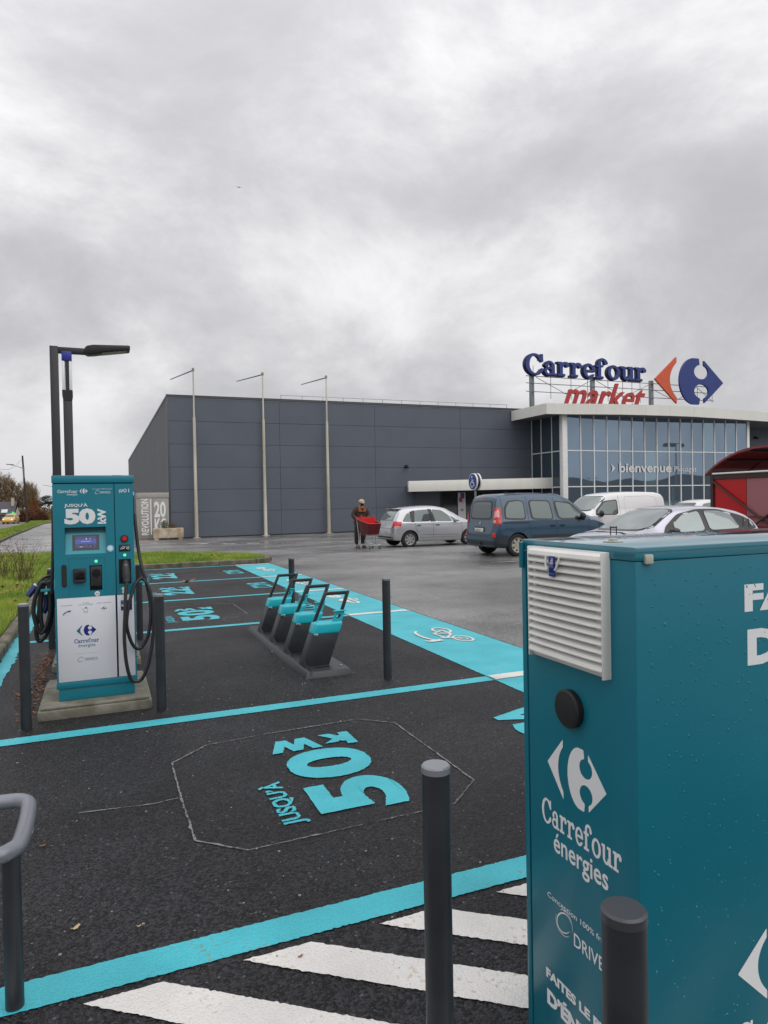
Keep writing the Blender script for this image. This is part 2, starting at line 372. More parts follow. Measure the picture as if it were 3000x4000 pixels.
# signed-distance glyphs traced to outlines (slab letters and the emblem)
def trace(fn, x0, x1, y0, y1, h):
    nx, ny = int((x1-x0)/h)+1, int((y1-y0)/h)+1
    X, Y = np.meshgrid(x0+h*np.arange(nx), y0+h*np.arange(ny)); Fv = fn(X, Y); Fv = np.where(np.abs(Fv) < 1e-6, 1e-6, Fv)
    segs = {}
    def ip(ax, ay, bx, by):
        a, b_ = Fv[ay, ax], Fv[by, bx]; t = a/(a-b_)
        return (round(X[ay, ax]+(X[by, bx]-X[ay, ax])*t, 6), round(Y[ay, ax]+(Y[by, bx]-Y[ay, ax])*t, 6))
    ins = Fv < 0
    code = ins[:-1, :-1]*1+ins[:-1, 1:]*2+ins[1:, 1:]*4+ins[1:, :-1]*8
    T = {1: ['LB'], 2: ['BR'], 3: ['LR'], 4: ['RT'], 5: ['LT', 'RB'], 6: ['BT'], 7: ['LT'], 8: ['TL'], 9: ['TB'], 10: ['BL', 'TR'], 11: ['TR'], 12: ['RL'], 13: ['RB'], 14: ['BL']}
    for j, i in zip(*np.nonzero((code > 0) & (code < 15))):
        E = {'B': lambda: ip(i, j, i+1, j), 'R': lambda: ip(i+1, j, i+1, j+1), 'T': lambda: ip(i, j+1, i+1, j+1), 'L': lambda: ip(i, j, i, j+1)}
        for s_ in T[int(code[j, i])]:
            a, b_ = E[s_[0]](), E[s_[1]]()
            segs.setdefault(a, []).append(b_); segs.setdefault(b_, []).append(a)
    loops = []; used = set()
    for st in list(segs):
        if st in used: continue
        lp = [st]; used.add(st); cur = st
        while True:
            nx_ = [q for q in segs[cur] if q not in used]
            if not nx_: break
            cur = nx_[0]; used.add(cur); lp.append(cur)
        if len(lp) > 5: loops.append(lp)
    return loops
def fill(loops, h):
    c = bpy.data.curves.new('g', 'CURVE'); c.dimensions = '2D'; c.fill_mode = 'BOTH'
    for lp in loops:
        # drop points that lie on nearly straight runs
        q = []; n = len(lp)
        for i in range(n):
            a, b_, d = lp[i-1], lp[i], lp[(i+1) % n]
            if abs((b_[0]-a[0])*(d[1]-b_[1])-(b_[1]-a[1])*(d[0]-b_[0])) > h*h*.02 or i % 4 == 0: q.append(b_)
        s_ = c.splines.new('POLY'); s_.points.add(len(q)-1); s_.use_cyclic_u = True
        for p, w in zip(s_.points, q): p.co = (w[0], w[1], 0, 1)
    o = bpy.data.objects.new('g', c); COL.objects.link(o); dg = bpy.context.evaluated_depsgraph_get(); me = o.evaluated_get(dg).to_mesh()
    r = ([tuple(v.co) for v in me.vertices], [tuple(p.vertices) for p in me.polygons])
    o.evaluated_get(dg).to_mesh_clear(); bpy.data.objects.remove(o); bpy.data.curves.remove(c)
    return r
U = np.minimum; I = np.maximum
def Bx(X, Y, a, b, c, d): return I(I(a-X, X-b), I(c-Y, Y-d))
def El(X, Y, cx, cy, a, b): return (np.sqrt(((X-cx)/a)**2+((Y-cy)/b)**2)-1)*min(a, b)
def ring(X, Y, cx, cy, a, b, a2, b2): return I(El(X, Y, cx, cy, a, b), -El(X, Y, cx, cy, a2, b2))
def gC(X, Y):
    f = ring(X, Y, .72, .72, .72, .76, .42, .62); f = I(f, -Bx(X, Y, .92, 3, .34, 1.02)); f = U(f, Bx(X, Y, 1.16, 1.34, .92, 1.46)); f = U(f, Bx(X, Y, 1.05, 1.2, 1.02, 1.24)); return U(f, El(X, Y, 1.22, .34, .13, .13))
def ga(X, Y):
    f = ring(X, Y, .40, .29, .40, .31, .20, .17); f = U(f, Bx(X, Y, .60, .84, .12, .72))
    t = I(ring(X, Y, .46, .66, .38, .36, .15, .22), .66-Y); f = U(f, t); f = U(f, El(X, Y, .2, .72, .14, .14)); return U(f, Bx(X, Y, .60, 1.0, 0, .15))
def gr(X, Y):
    f = U(Bx(X, Y, .14, .40, 0, 1.0), U(Bx(X, Y, 0, .40, .85, 1.0), Bx(X, Y, 0, .60, 0, .15)))
    t = I(ring(X, Y, .66, .62, .42, .40, .24, .22), I(.60-Y, X-.86)); f = U(f, t); return U(f, El(X, Y, .80, .80, .15, .15))
def ge_(X, Y):
    f = ring(X, Y, .50, .50, .50, .53, .26, .38); f = I(f, -Bx(X, Y, .55, 3, .27, .44)); return U(f, Bx(X, Y, .15, .93, .44, .58))
def gf(X, Y):
    f = U(Bx(X, Y, .16, .42, 0, 1.15), U(Bx(X, Y, 0, .62, .85, 1.0), Bx(X, Y, 0, .62, 0, .15)))
    t = I(ring(X, Y, .58, 1.12, .42, .38, .18, .22), 1.10-Y); f = U(f, t); return U(f, El(X, Y, .86, 1.18, .14, .14))
def go_(X, Y): return ring(X, Y, .54, .50, .54, .53, .28, .38)
def gu(X, Y):
    f = U(Bx(X, Y, .14, .40, .3, 1.0), Bx(X, Y, 0, .40, .85, 1.0)); f = U(f, Bx(X, Y, .80, 1.06, 0, 1.0)); f = U(f, Bx(X, Y, .64, 1.06, .85, 1.0)); f = U(f, Bx(X, Y, .80, 1.24, 0, .15))
    return U(f, I(ring(X, Y, .54, .34, .40, .36, .16, .20), Y-.36))
GL = {'C': (gC, 1.40), 'a': (ga, 1.02), 'r': (gr, .98), 'e': (ge_, 1.02), 'f': (gf, .92), 'o': (go_, 1.10), 'u': (gu, 1.24)}
H_ = .025
gcache = {k: fill(trace(fn, -.12, w+.2, -.12, 1.65, H_), H_) for k, (fn, w) in GL.items()}
def word(txt, gap=.07):
    vs, fs, x, per = [], [], 0, []
    for ch in txt:
        v, f = gcache[ch]; o = len(vs); vs += [(p[0]+x, p[1]) for p in v]; fs += [tuple(i+o for i in q) for q in f]
        per.append((ch, x)); x += GL[ch][1]+gap
    return vs, fs, per
CARREF = word('Carrefour')
# emblem: left arrow (part A) and right block (part B); unit height 1
def emA(X, Y):   # X in [-.6, 0]
    f = I(-(X+.60)*.72+abs(Y-.5)*.78-.0, X+.06)
    return I(f, -El(X, Y, .62, .5, .85, .62)+.0)
def emB(X, Y):
    body = U(El(X, Y, .34, .5, .34, .505), Bx(X, Y, .34, 1.2, -.1, 1.1))
    body = I(I(body, (X-1.0)*.72+abs(Y-.5)*.69), np.abs(Y-.5)-.5)
    ht = U(El(X, Y, .49, .71, .165, .155), I(Bx(X, Y, .435, .555, .69, 1.3), -(X-.455)*.9-(Y-.86)*.12))
    hb = U(El(X, Y, .49, .29, .165, .155), I(Bx(X, Y, .435, .555, -.3, .31), -(X-.455)*.9+(Y-.14)*.12))
    return I(I(body, -ht), -hb)
def seg(X, Y, x0, y0, x1, y1, w):
    dx_, dy_ = x1-x0, y1-y0; t = np.clip(((X-x0)*dx_+(Y-y0)*dy_)/(dx_*dx_+dy_*dy_), -.3, 1.3)
    return np.sqrt((X-x0-t*dx_)**2+(Y-y0-t*dy_)**2)-w
def gkW(X, Y):
    f = U(Bx(X, Y, 0, .27, 0, 1.05), I(seg(X, Y, .25, .36, .66, .78, .125), .80-0*X-(.80-Y)*0+Y-1.6))
    f = U(f, seg(X, Y, .36, .50, .66, .02, .135))
    w = seg(X, Y, 1.06, 1.0, 1.32, .02, .13)
    for s_ in ((1.32, .02, 1.58, .96), (1.58, .96, 1.84, .02), (1.84, .02, 2.12, 1.0)): w = U(w, seg(X, Y, *s_, .13))
    return I(U(I(f, I(Y-.0-.78, -3)*0+np.where(X > .28, Y-.78, Y-1.05)), I(w, Y-.98)), -Y)
KWG = fill(trace(gkW, -.1, 2.5, -.1, 1.15, .02), .02)
EMA = fill(trace(emA, -.75, .1, -.1, 1.1, .016), .016)
EMB = fill(trace(emB, -.1, 1.1, -.1, 1.1, .016), .016)
def emblem(name, o, u, v, mA, mB, parent, depth=0., split=True):
    """o lower-left, u spans the whole width, v the height"""
    o, u, v = Vector(o), Vector(u), Vector(v)
    place_flat(name, EMA, o, u*.285, v, mA, parent, depth)
    place_flat(name, EMB, o+u*.365, u*.635, v, mB, parent, depth)
def ellipse_ring(name, o, u, v, m, parent, w=.12):
    """the slanted oval mark beside the small lettering"""
    vs = []; fs = []; n = 40
    for a0, a1, sx, sy, wd in ((-.3, 5.2, .5, .34, w), (2.2, 4.9, .56, .46, w*.5), (-.9, 1.6, .56, .46, w*.5)):
        b0 = len(vs)
        for k in range(n+1):
            t = a0+(a1-a0)*k/n; e_ = math.sin(math.pi*k/n)**.5*wd
            for s_ in (1, -1):
                x, y = (sx+s_*e_/4)*math.cos(t), (sy+s_*e_/4)*math.sin(t); c, q = math.cos(.6), math.sin(.6)
                vs.append((x*c-y*q, x*q+y*c))
        fs += [(b0+2*k, b0+2*k+1, b0+2*k+3, b0+2*k+2) for k in range(n)]
    return place_flat(name, (vs, fs), o, u, v, m, parent)
# ================================================================== SETTING
FIELD = mat('field_turf', (.05, .09, .018), .9, color2=(.09, .10, .03), vscale=.08)
SOIL = mat('turf_base', (.035, .075, .008), .95, color2=(.055, .06, .015), vscale=3, bump=.02, bscale=15)
sheet('ground', [(-900, -900), (900, -900), (900, 1200), (-900, 1200)], -.06, FIELD)
sheet('old_asphalt', [(-18, -60), (120, -60), (120, 110), (30, 130), (8, 128), (-5.5, 126), (-18, 126)], 0, ASPH_OLD)
sheet('main_road', [(-17.2, -60), (-9.25, -60), (-9.3, 88), (-9.9, 106.7), (-10.6, 120), (-11.3, 133), (-11.8, 152), (-20, 152), (-18, 120), (-17.2, 88)], .012, ASPH_ROAD)
sheet('parking_surface', [(-1.02, -6), (3.3, -6), (3.3, 19.0), (-1.02, 19.0)], .004, ASPH_NEW, jit=.004, step=.06)
sheet('parking_surface', [(3.3, -6), (4.27, -6), (4.27, 19.0), (3.3, 19.0)], .0038, ASPH_NEW, jit=.004, step=.06)
# painted markings
for i, (y, w) in enumerate(((2.585, .155), (5.45, .15), (9.40, .13), (12.33, .12), (15.22, .12), (18.55, .12))):
    sheet('bay_line', [(-.90, y-w/2), (3.27, y-w/2), (3.27, y+w/2), (-.90, y+w/2)], .0075, TURQ, jit=.0018, step=.012)
    sheet('bay_line', [(3.29, y-w/2), (4.22, y-w/2), (4.22, y+w/2), (3.29, y+w/2)], .013, WHITEP, jit=.0018, step=.012)
sheet('edge_band', [(3.28, -6), (4.24, -6), (4.245, 18.60), (3.28, 18.60)], .008, TURQ, jit=.002, step=.014)
sheet('edge_band', [(-1.03, 6.2), (-.90, 6.2), (-.90, 18.6), (-1.03, 18.6)], .008, TURQ, jit=.01, step=.06)
for k in range(9):
    x = -1.147+.5275*k
    if k == 0: continue
    sl = .626/.476; yb = .55
    x = -.62+.5275*(k-1)
    sheet('hatch_stripe', [(x, 2.465), (x+.255, 2.467), (x+.255+sl*(2.467-yb), yb), (x+sl*(2.465-yb), yb)][::-1] if x+sl*(2.465-yb) < 3.2 else
          [(x, 2.465), (x+.255, 2.467), (3.22, 2.467-(3.22-x-.255)/sl), (3.22, 2.467-(3.22-x)/sl)][::-1], .0075, WHITEP, jit=.0018, step=.012)
def gtext(txt, xt, xb, y0, y1, m=TURQ, bold=.0, z=.0095, name='painted_lettering', turn=False):
    """letters read along +Y with their tops towards -X (turn: read towards -X with tops towards -Y)"""
    if turn: return place_flat(name, text_poly(txt, bold), (xb, y1, z), (xt-xb, 0, 0), (0, y0-y1, 0), m, None, jit=.0016, kind='structure')
    return place_flat(name, text_poly(txt, bold, 0, 1., 8), (xb, y0, z), (0, y1-y0, 0), (xt-xb, 0, 0), m, None, jit=.0016, kind='structure')
def bay_mark(dy, num, sub='JUSQU\u2019\u00c0'):
    gtext(sub, .80, .965, 3.40+dy, 3.97+dy, bold=.028)
    place_flat('painted_lettering', text_poly(num, .045, 0, 1.10, 8), (1.565, 3.41+dy, .0095), (0, .965, 0), (-.535, 0, 0), TURQ, None, jit=.0016, kind='structure')
    # "kW" turned a quarter: its letters run towards -X and stand towards +Y
    place_flat('painted_lettering', KWG, (1.59, 4.64+dy, .0095), (-.59, 0, 0), (0, -.245, 0), TURQ, None, jit=.0016, kind='structure')
bay_mark(0, '50'); bay_mark(6.6, '50'); bay_mark(9.62, '22'); bay_mark(12.62, '22')
gtext('CA', 2.69, 3.2, 3.9, 4.62, bold=.05)
for dy in (6.35, 9.4, 12.4): gtext('COMB', 2.72, 3.13, 3.86+dy, 4.8+dy, bold=.03)
def chalk(pts, dy=0, w=.012):
    for a, b in zip(pts, pts[1:]):
        d = Vector((b[0]-a[0], b[1]-a[1])); d.normalize(); n = Vector((-d.y, d.x))*w/2
        sheet('induction_loop_joint', [(a[0]-n.x, a[1]-n.y+dy), (b[0]-n.x, b[1]-n.y+dy), (b[0]+n.x, b[1]+n.y+dy), (a[0]+n.x, a[1]+n.y+dy)], .0085, CHALK, jit=.0025, step=.03)
OCT = [(1.041, 4.833), (1.754, 4.862), (1.975, 4.666), (1.985, 3.506), (1.731, 3.275), (.61, 3.244), (.389, 3.444), (.377, 3.987), (.381, 4.548), (.631, 4.786)]
chalk(OCT[0:5]); chalk(OCT[4:6], w=.006); chalk(OCT[5:]); chalk([OCT[-1], OCT[0]], w=.004); chalk([(.377, 3.987), (.23, 3.968), (-.15, 4.02)], w=.009)
chalk([OCT[-1], *OCT[:6]], dy=6.72, w=.014)
# white electric-vehicle symbols on the turquoise edge band
def symbol(cy, kind):
    mb = MB(); z = .0125
    def arc(cx, cyy, rx, ry, a0, a1, w=.035, n=20):
        nonlocal z; z += .0004
        vs = []; 
        for k in range(n+1):
            t = a0+(a1-a0)*k/n
            for s_ in (1, -1): vs.append((cx+(rx+s_*w/2)*math.cos(t), cyy+(ry+s_*w/2)*math.sin(t), z))
        mb.add(vs, [(2*k, 2*k+1, 2*k+3, 2*k+2) for k in range(n)])
    def bar(x0, y0, x1, y1, w=.035):
        nonlocal z; z += .0004
        d = Vector((x1-x0, y1-y0)).normalized(); n_ = Vector((-d.y, d.x))*w/2
        mb.add([(x0-n_.x, y0-n_.y, z), (x1-n_.x, y1-n_.y, z), (x1+n_.x, y1+n_.y, z), (x0+n_.x, y0+n_.y, z)], [(0, 1, 2, 3)])
    if kind == 'bike':
        arc(3.93, cy-.30, .10, .17, 0, 2*math.pi); arc(3.93, cy-.30, .045, .08, 0, 2*math.pi, .02); arc(3.93, cy+.26, .10, .17, 0, 2*math.pi)
        bar(3.93, cy+.26, 3.74, cy+.10); bar(3.74, cy+.1, 3.76, cy-.22); bar(3.93, cy-.30, 3.70, cy-.16); bar(3.93, cy, 3.74, cy+.1); bar(3.93, cy+.0, 3.76, cy-.22); bar(3.93, cy+.0, 3.93, cy+.26)
        arc(3.62, cy+.02, .09, .30, 1.6, 4.9, .04); bar(3.50, cy-.3, 3.66, cy-.28, .09); bar(3.45, cy-.26, 3.5, cy-.26, .03); bar(3.45, cy-.33, 3.5, cy-.33, .03)
    else:
        arc(3.72, cy+.38, .075, .15, 0, 2*math.pi, .09); bar(3.64, cy+.35, 3.82, cy+.42, .1)
        arc(3.80, cy-.38, .06, .20, 0, 2*math.pi, .05); arc(3.72, cy-.22, .05, .2, 1, 5.2, .05); bar(3.66, cy-.1, 3.9, cy+.04, .07); bar(3.6, cy-.22, 3.78, cy-.12, .06); arc(3.9, cy-.12, .05, .12, 0, 6.28, .04)
    mb.build('painted_vehicle_symbol', WHITEP, kind='structure')
symbol(7.45, 'bike'); symbol(11.0, 'car'); symbol(13.85, 'car'); symbol(16.9, 'car')
# old worn dashes across the access road
def stripe(a, b, w, m, name='worn_road_marking', dz=.008):
    d = Vector((b[0]-a[0], b[1]-a[1])).normalized(); n = Vector((-d.y, d.x))*w/2
    sheet(name, [(a[0]-n.x, a[1]-n.y), (b[0]-n.x, b[1]-n.y), (b[0]+n.x, b[1]+n.y), (a[0]+n.x, a[1]+n.y)], dz, m, jit=.03, step=.15)
for a, b, w, m in (((5.0, 34.5), (5.45, 33.8), .28, REDP), ((5.42, 33.8), (5.9, 33.15), .3, WHITEP), ((6.49, 33.19), (6.99, 32.7), .3, WHITEP), ((7.6, 32.3), (8.0, 32.0), .28, WORNP), ((8.1, 31.9), (8.5, 31.6), .28, REDP),
                   ((9.39, 30.87), (9.92, 30.4), .3, YELP), ((10.0, 30.35), (10.9, 27.6), .12, WORNP), ((2.9, 37.9), (3.55, 36.9), .5, WORNP), ((3.6, 36.8), (3.9, 36.3), .5, REDP), ((3.95, 36.3), (4.5, 35.3), .5, WORNP), ((4.5, 35.4), (4.8, 34.9), .4, WHITEP),
                   ((1.9, 40.3), (2.4, 39.2), .45, REDP), ((2.3, 39.0), (2.85, 38.0), .45, WORNP), ((-5.3, 43.6), (-4.75, 42.9), .4, REDP), ((-6.2, 44.5), (-5.4, 43.7), .3, WORNP), ((-4.6, 42.6), (-3.3, 41.9), .32, WHITEP), ((-3.0, 42.2), (-1.6, 41.5), .35, WHITEP),
                   ((-4.9, 50.5), (-3.6, 51.2), .3, WORNP), ((12.6, 26.0), (14.6, 26.0), .12, WORNP), ((6.5, 28.5), (8.6, 27.6), .1, WORNP), ((11.3, 20.3), (16.0, 20.3), .1, WORNP), ((9.3, 15.4), (14.5, 15.4), .1, WORNP), ((8.2, 22.0), (9.2, 22.0), .1, WORNP)):
    stripe(a, b, w, m)
# kerbs: every stone is a piece
def kerb(name, pts, w, h, ln=1.0, sink=.05):
    root = thing(name, (0, 0, 0), kind='structure')
    for a, b in zip(pts, pts[1:]):
        L_ = math.dist(a, b); k = max(1, round(L_/ln)); d = Vector((b[0]-a[0], b[1]-a[1], 0))/k; u = d.normalized(); n = Vector((-u.y, u.x, 0))
        for j in range(k):
            p = Vector((a[0], a[1], 0))+d*j+u*.004; q = Vector((a[0], a[1], 0))+d*(j+1)-u*.004
            z0, z1 = gz(p.y), gz(q.y); dh = random.uniform(-.004, .004); bev = .02
            mb = MB(); prof = [(-w/2, -sink), (w/2, -sink), (w/2, h-bev), (w/2-bev, h), (-w/2+bev, h), (-w/2, h-bev)]
            vs = [p+n*x+Vector((0, 0, z0+z+dh)) for x, z in prof]+[q+n*x+Vector((0, 0, z1+z+dh)) for x, z in prof]
            mb.add(vs, [tuple(range(6)), tuple(range(6, 12))[::-1]]+[(i, (i+1) % 6, 6+(i+1) % 6, 6+i) for i in range(6)])
            mb.build('kerb_stone', KERB, root)
    return root
kerb('kerb', [(-1.10, 5.0), (-1.10, 18.6), (-1.10, 18.70)], .13, .11)
kerb('kerb', [(-1.03, 18.86), (3.9, 18.86), (4.25, 19.1), (4.42, 19.55)], .14, .13)
kerb('kerb', [(4.47, 19.6), (4.50, 20.3), (4.42, 21.7), (3.35, 23.6), (1.7, 25.7), (-.2, 27.6), (-2.8, 29.3), (-5.6, 30.2)], .14, .10)
VP = [(-5.2, 20), (-5.5, 40), (-5.82, 48.2), (-6.46, 62.6), (-6.8, 74.5), (-7.56, 95.4), (-7.9, 112), (-7.2, 118), (-5.5, 121), (-2, 123), (4, 124)]
kerb('kerb', VP, .18, .15, ln=2.0)
sheet('verge_turf', [*VP, (8, 125), (8, 175), (-11.9, 175), (-11.9, 152), (-11.4, 133), (-10.7, 120), (-10.0, 106.7), (-9.4, 88), (-9.35, 20)], .14, SOIL)
BED = [(-1.17, 5.0), (-1.17, 18.93), (3.88, 18.93), (4.18, 19.14), (4.35, 19.55), (4.42, 20.3), (4.34, 21.65), (3.28, 23.5), (1.62, 25.6), (-.25, 27.5), (-2.85, 29.2), (-5.6, 30.1), (-9.3, 30.3), (-9.3, 5.0)]
sheet('bed_turf', BED, .09, SOIL)
# grass blades
def inpoly(px_, py_, poly):
    r = np.zeros(px_.shape, bool); n = len(poly)
    for i in range(n):
        x0, y0 = poly[i]; x1, y1 = poly[(i+1) % n]
        c = ((y0 > py_) != (y1 > py_)); r ^= c & (px_ < (x1-x0)*(py_-y0)/((y1-y0)+1e-12)+x0)
    return r
GRASS = mat('grass_blades', (.36, .44, .06), .55, color2=(.12, .23, .02), vscale=1.1)
def blades(name, poly, n, h0, h1, w, dz, bbox, m):
    x = np.random.uniform(bbox[0], bbox[1], n*3); y = np.random.uniform(bbox[2], bbox[3], n*3)
    k = inpoly(x, y, poly); x, y = x[k][:n], y[k][:n]; n = len(x)
    cl = .6+.8*(.5+.5*np.sin(x*3.1+1.3*np.sin(y*2.3))*np.cos(y*2.7+x))
    h = np.random.uniform(h0, h1, n)*cl; a = np.random.uniform(0, 2*np.pi, n); t = np.random.uniform(0, .7, n)*h; b = np.random.uniform(0, 2*np.pi, n)
    z = np.interp(y, [q[0] for q in KN], [q[1] for q in KN])+dz-.01
    ux, uy = np.cos(a)*w, np.sin(a)*w
    V = np.zeros((n, 3, 3)); V[:, 0] = np.stack([x-ux, y-uy, z], 1); V[:, 1] = np.stack([x+ux, y+uy, z], 1); V[:, 2] = np.stack([x+t*np.cos(b), y+t*np.sin(b), z+h], 1)
    me = bpy.data.meshes.new(name); me.vertices.add(3*n); me.vertices.foreach_set('co', V.reshape(-1)); me.loops.add(3*n); me.loops.foreach_set('vertex_index', np.arange(3*n))
    me.polygons.add(n); me.polygons.foreach_set('loop_start', np.arange(n)*3); me.polygons.foreach_set('loop_total', np.full(n, 3)); me.update(); me.validate(); me.materials.append(m)
    return me
for (bb, n, w) in (((-5, -1.1, 5, 12), 60000, .0035), ((-6, 4.5, 12, 20), 90000, .005), ((-7, 4.5, 19, 30.3), 110000, .007)):
    pass
g1 = blades('grass', BED, 70000, .05, .13, .004, .09, (-4.2, -1.12, 5, 14), GRASS)
link('grass', g1, kind='stuff')
g2 = blades('grass', BED, 150000, .05, .12, .007, .09, (-8, 4.5, 13, 30.3), GRASS)
link('grass', g2, kind='stuff')
VPOLY = [*VP[:9], (-5, 130), (-11, 133), (-10.6, 120), (-10.0, 106.7), (-9.4, 88), (-9.35, 20)]
link('grass', blades('grass', VPOLY, 60000, .08, .16, .03, .14, (-11.5, -4, 36, 130), GRASS), kind='stuff')

# ------------------------------------------------------------------ supermarket
X0, YW = 3.88, 44.07
WALLP = mat('slate_panel', (.104, .119, .150), .5, spec=.4, var=.05, vscale=.5)
WALLT = mat('slate_trim', (.065, .075, .095), .4)
WALLS = mat('ribbed_side_cladding', (.17, .175, .19), .5, spec=.4, var=.08, vscale=.6, streak=True)
FASC = mat('cream_fascia', (.74, .73, .68), .5, var=.03, vscale=1.2, streak=True)
SOFF = mat('grey_soffit', (.16, .16, .165), .6)
WFRM = mat('white_window_frame', (.80, .80, .79), .4, var=.04)
GLASSF = mat('tinted_facade_glass', (.24, .32, .41), .015, metal=.7, spec=.5, color2=(.21, .285, .37), vscale=.4)
GLASSD = mat('dark_door_glass', (.02, .025, .03), .03, spec=.8, coat=.4)
store = thing('supermarket', (X0, YW, gz(YW)), label='low dark slate supermarket hall with cream-edged glass entrance front and tall roof sign', category='shop building')
zs = [-.36, 1.206, 2.615, 4.007, 5.432, 6.856, 8.29]
core = MB().box(X0+.06, 100, YW+.09, 108, -.8, 8.20).build('wall_core', WALLT, store, world=True)
def panel(x0, x1, z0, z1, y=YW, m=WALLP):
    g = .009; mb = MB(); nn = 6; W_, Hh = x1-x0-2*g, z1-z0-2*g
    # cassette with rounded edges and a shallow pillow
    prof = [(0, .05), (.0, .001), (.001, .0)]+[(Hh*k/nn, -.003*math.sin(math.pi*k/nn)) for k in range(1, nn)]+[(Hh-.001, .0), (Hh, .001), (Hh, .05)]
    vs = []
    for (zz, yy) in prof: vs += [(x0+g, y+yy+.02, z0+g+zz), (x1-g, y+yy+.02, z0+g+zz)]
    n = len(prof); fs = [(2*k, 2*k+1, 2*k+3, 2*k+2) for k in range(n-1)]
    bk = [(x0+g, y+.085, z0+g), (x1-g, y+.085, z0+g), (x0+g, y+.085, z1-g), (x1-g, y+.085, z1-g)]
    o = len(vs); vs += bk; fs += [(o, o+1, 1, 0), (o+2, o+3, 2*n-1, 2*n-2), tuple([o]+[2*k for k in range(n)]+[o+2]), tuple([o+1]+[2*k+1 for k in range(n)]+[o+3])]
    mb.add(vs, fs); return mb.build('wall_panel', m, store, world=True, smooth=True)
xsL = [3.95, 10.9, 17.6, 24.3, 30.42]
for xa, xb in zip(xsL, xsL[1:]):
    for za, zb in zip(zs, zs[1:]):
        if za < 2 and xa > 17 : 
            if xa > 24: continue
            if zb > 1.3 and xa > 24: continue
        panel(xa, xb, za, zb)
for xa, xb in ((48.75, 55.5), (55.5, 62.2), (62.2, 69)):
    for za, zb in zip(zs, zs[1:]): panel(xa, xb, za, zb)
panel(24.3, 30.42, zs[1]+1.1, zs[2])
MB().box(X0-.03, 30.42, YW-.03, YW+.12, 8.30, 8.44).box(X0-.05, 30.42, YW-.05, YW+.2, 8.44, 8.47).build('roof_trim', WALLT, store, world=True, bevel=.008)
MB().box(48.75, 100, YW-.03, YW+.12, 8.30, 8.46).build('roof_trim', WALLT, store, world=True, bevel=.008)
MB().box(X0-.03, X0+.05, YW+.2, 108, 8.30, 8.46).build('roof_trim', WALLT, store, world=True, bevel=.008)
MB().box(X0-.02, X0+.10, YW-.012, YW+.09, -.42, 8.30).build('corner_trim', WALLT, store, world=True, bevel=.006)
MB().box(X0+.1, 30.4, YW+.0, YW+.06, -.6, -.345).build('plinth_strip', BLACKP, store, world=True)
# ribbed flank: each sheet of cladding is a piece
for k in range(32):
    ya, yb = YW+.1+2.0*k, YW+2.09+2.0*k; mb = MB(); vs = []; prof = []
    for r_ in range(8):
        y = ya+(yb-ya)*r_/8; d = (yb-ya)/8
        prof += [(y, 0), (y+d*.55, 0), (y+d*.65, -.035), (y+d*.9, -.035)]
    prof.append((yb, 0))
    for y, x in prof: vs += [(X0+x+.03, y, -.6), (X0+x+.03, y, 8.30)]
    mb.add(vs, [(2*i, 2*i+1, 2*i+3, 2*i+2) for i in range(len(prof)-1)]); mb.build('cladding_sheet', WALLS, store, world=True)
# roof edge guardrail
gr_ = MB(); gr_.tube([(11.5, 46, 9.02), (29.5, 46, 9.02)], .022, 6, smooth=1); gr_.tube([(11.5, 46, 8.75), (29.5, 46, 8.75)], .012, 6, smooth=1)
for k in range(13): gr_.cyl((11.5+1.5*k, 46, 8.15), (11.5+1.5*k, 46, 9.03), .02, n=6)
gr_.build('roof_guardrail', mat('pale_galvanised', (.42, .43, .45), .45, metal=.3), store, world=True)
# glazed entrance front
mx_ = [30.68+1.1775*k for k in range(16)]; tz = [-.36, .62, 2.452, 5.03, 7.9]; YG = 40.07
GLA = [GLASSF]+[mat('tinted_facade_glass_%s' % n_, c_, .02, metal=.6, spec=.8) for n_, c_ in (('deep', (.19, .26, .34)), ('pale', (.26, .37, .45)))]
for i in range(15):
    for j in range(4):
        mb = MB(); t = R(random.uniform(-.25, .25)); dyy = math.tan(t)*.55
        mb.add([(mx_[i]+.035, YG+.05-dyy, tz[j]+.03), (mx_[i+1]-.035, YG+.05+dyy, tz[j]+.03), (mx_[i+1]-.035, YG+.05+dyy, tz[j+1]-.03), (mx_[i]+.035, YG+.05-dyy, tz[j+1]-.03),
                (mx_[i]+.035, YG+.08-dyy, tz[j]+.03), (mx_[i+1]-.035, YG+.08+dyy, tz[j]+.03), (mx_[i+1]-.035, YG+.08+dyy, tz[j+1]-.03), (mx_[i]+.035, YG+.08-dyy, tz[j+1]-.03)],
               [(0, 1, 2, 3), (4, 7, 6, 5), (0, 4, 5, 1), (1, 5, 6, 2), (2, 6, 7, 3), (3, 7, 4, 0)])
        mb.build('window_pane', GLA[0] if (i*7+3) % 5 else GLA[random.choice((1, 2))], store, world=True)
for x in mx_[1:-1]: MB().box(x-.038, x+.038, YG, YG+.12, -.36, 7.9).build('mullion', WFRM, store, world=True)
for z in tz[1:4]: MB().box(mx_[0], mx_[-1], YG+.004, YG+.11, z-.035, z+.035).build('transom', WFRM, store, world=True)
MB().box(mx_[0]-.42, mx_[0], YG-.02, YG+.35, -.36, 7.9).build('corner_post', WFRM, store, world=True, bevel=.01)
MB().box(mx_[-1]-.02, mx_[-1]+.25, YG-.02, YG+.3, -.36, 7.9).build('corner_post', WFRM, store, world=True, bevel=.01)
ry = [YG+.35, 41.55, 42.85, 44.05]; XR = 30.42
for a, b in zip(ry, ry[1:]):
    for j in range(4):
        MB().box(XR+.03, XR+.06, a+.03, b-.03, tz[j]+.03, tz[j+1]-.03).build('window_pane', mat('side_facade_glass', (.07, .10, .13), .03, metal=.35, spec=.8), store, world=True)
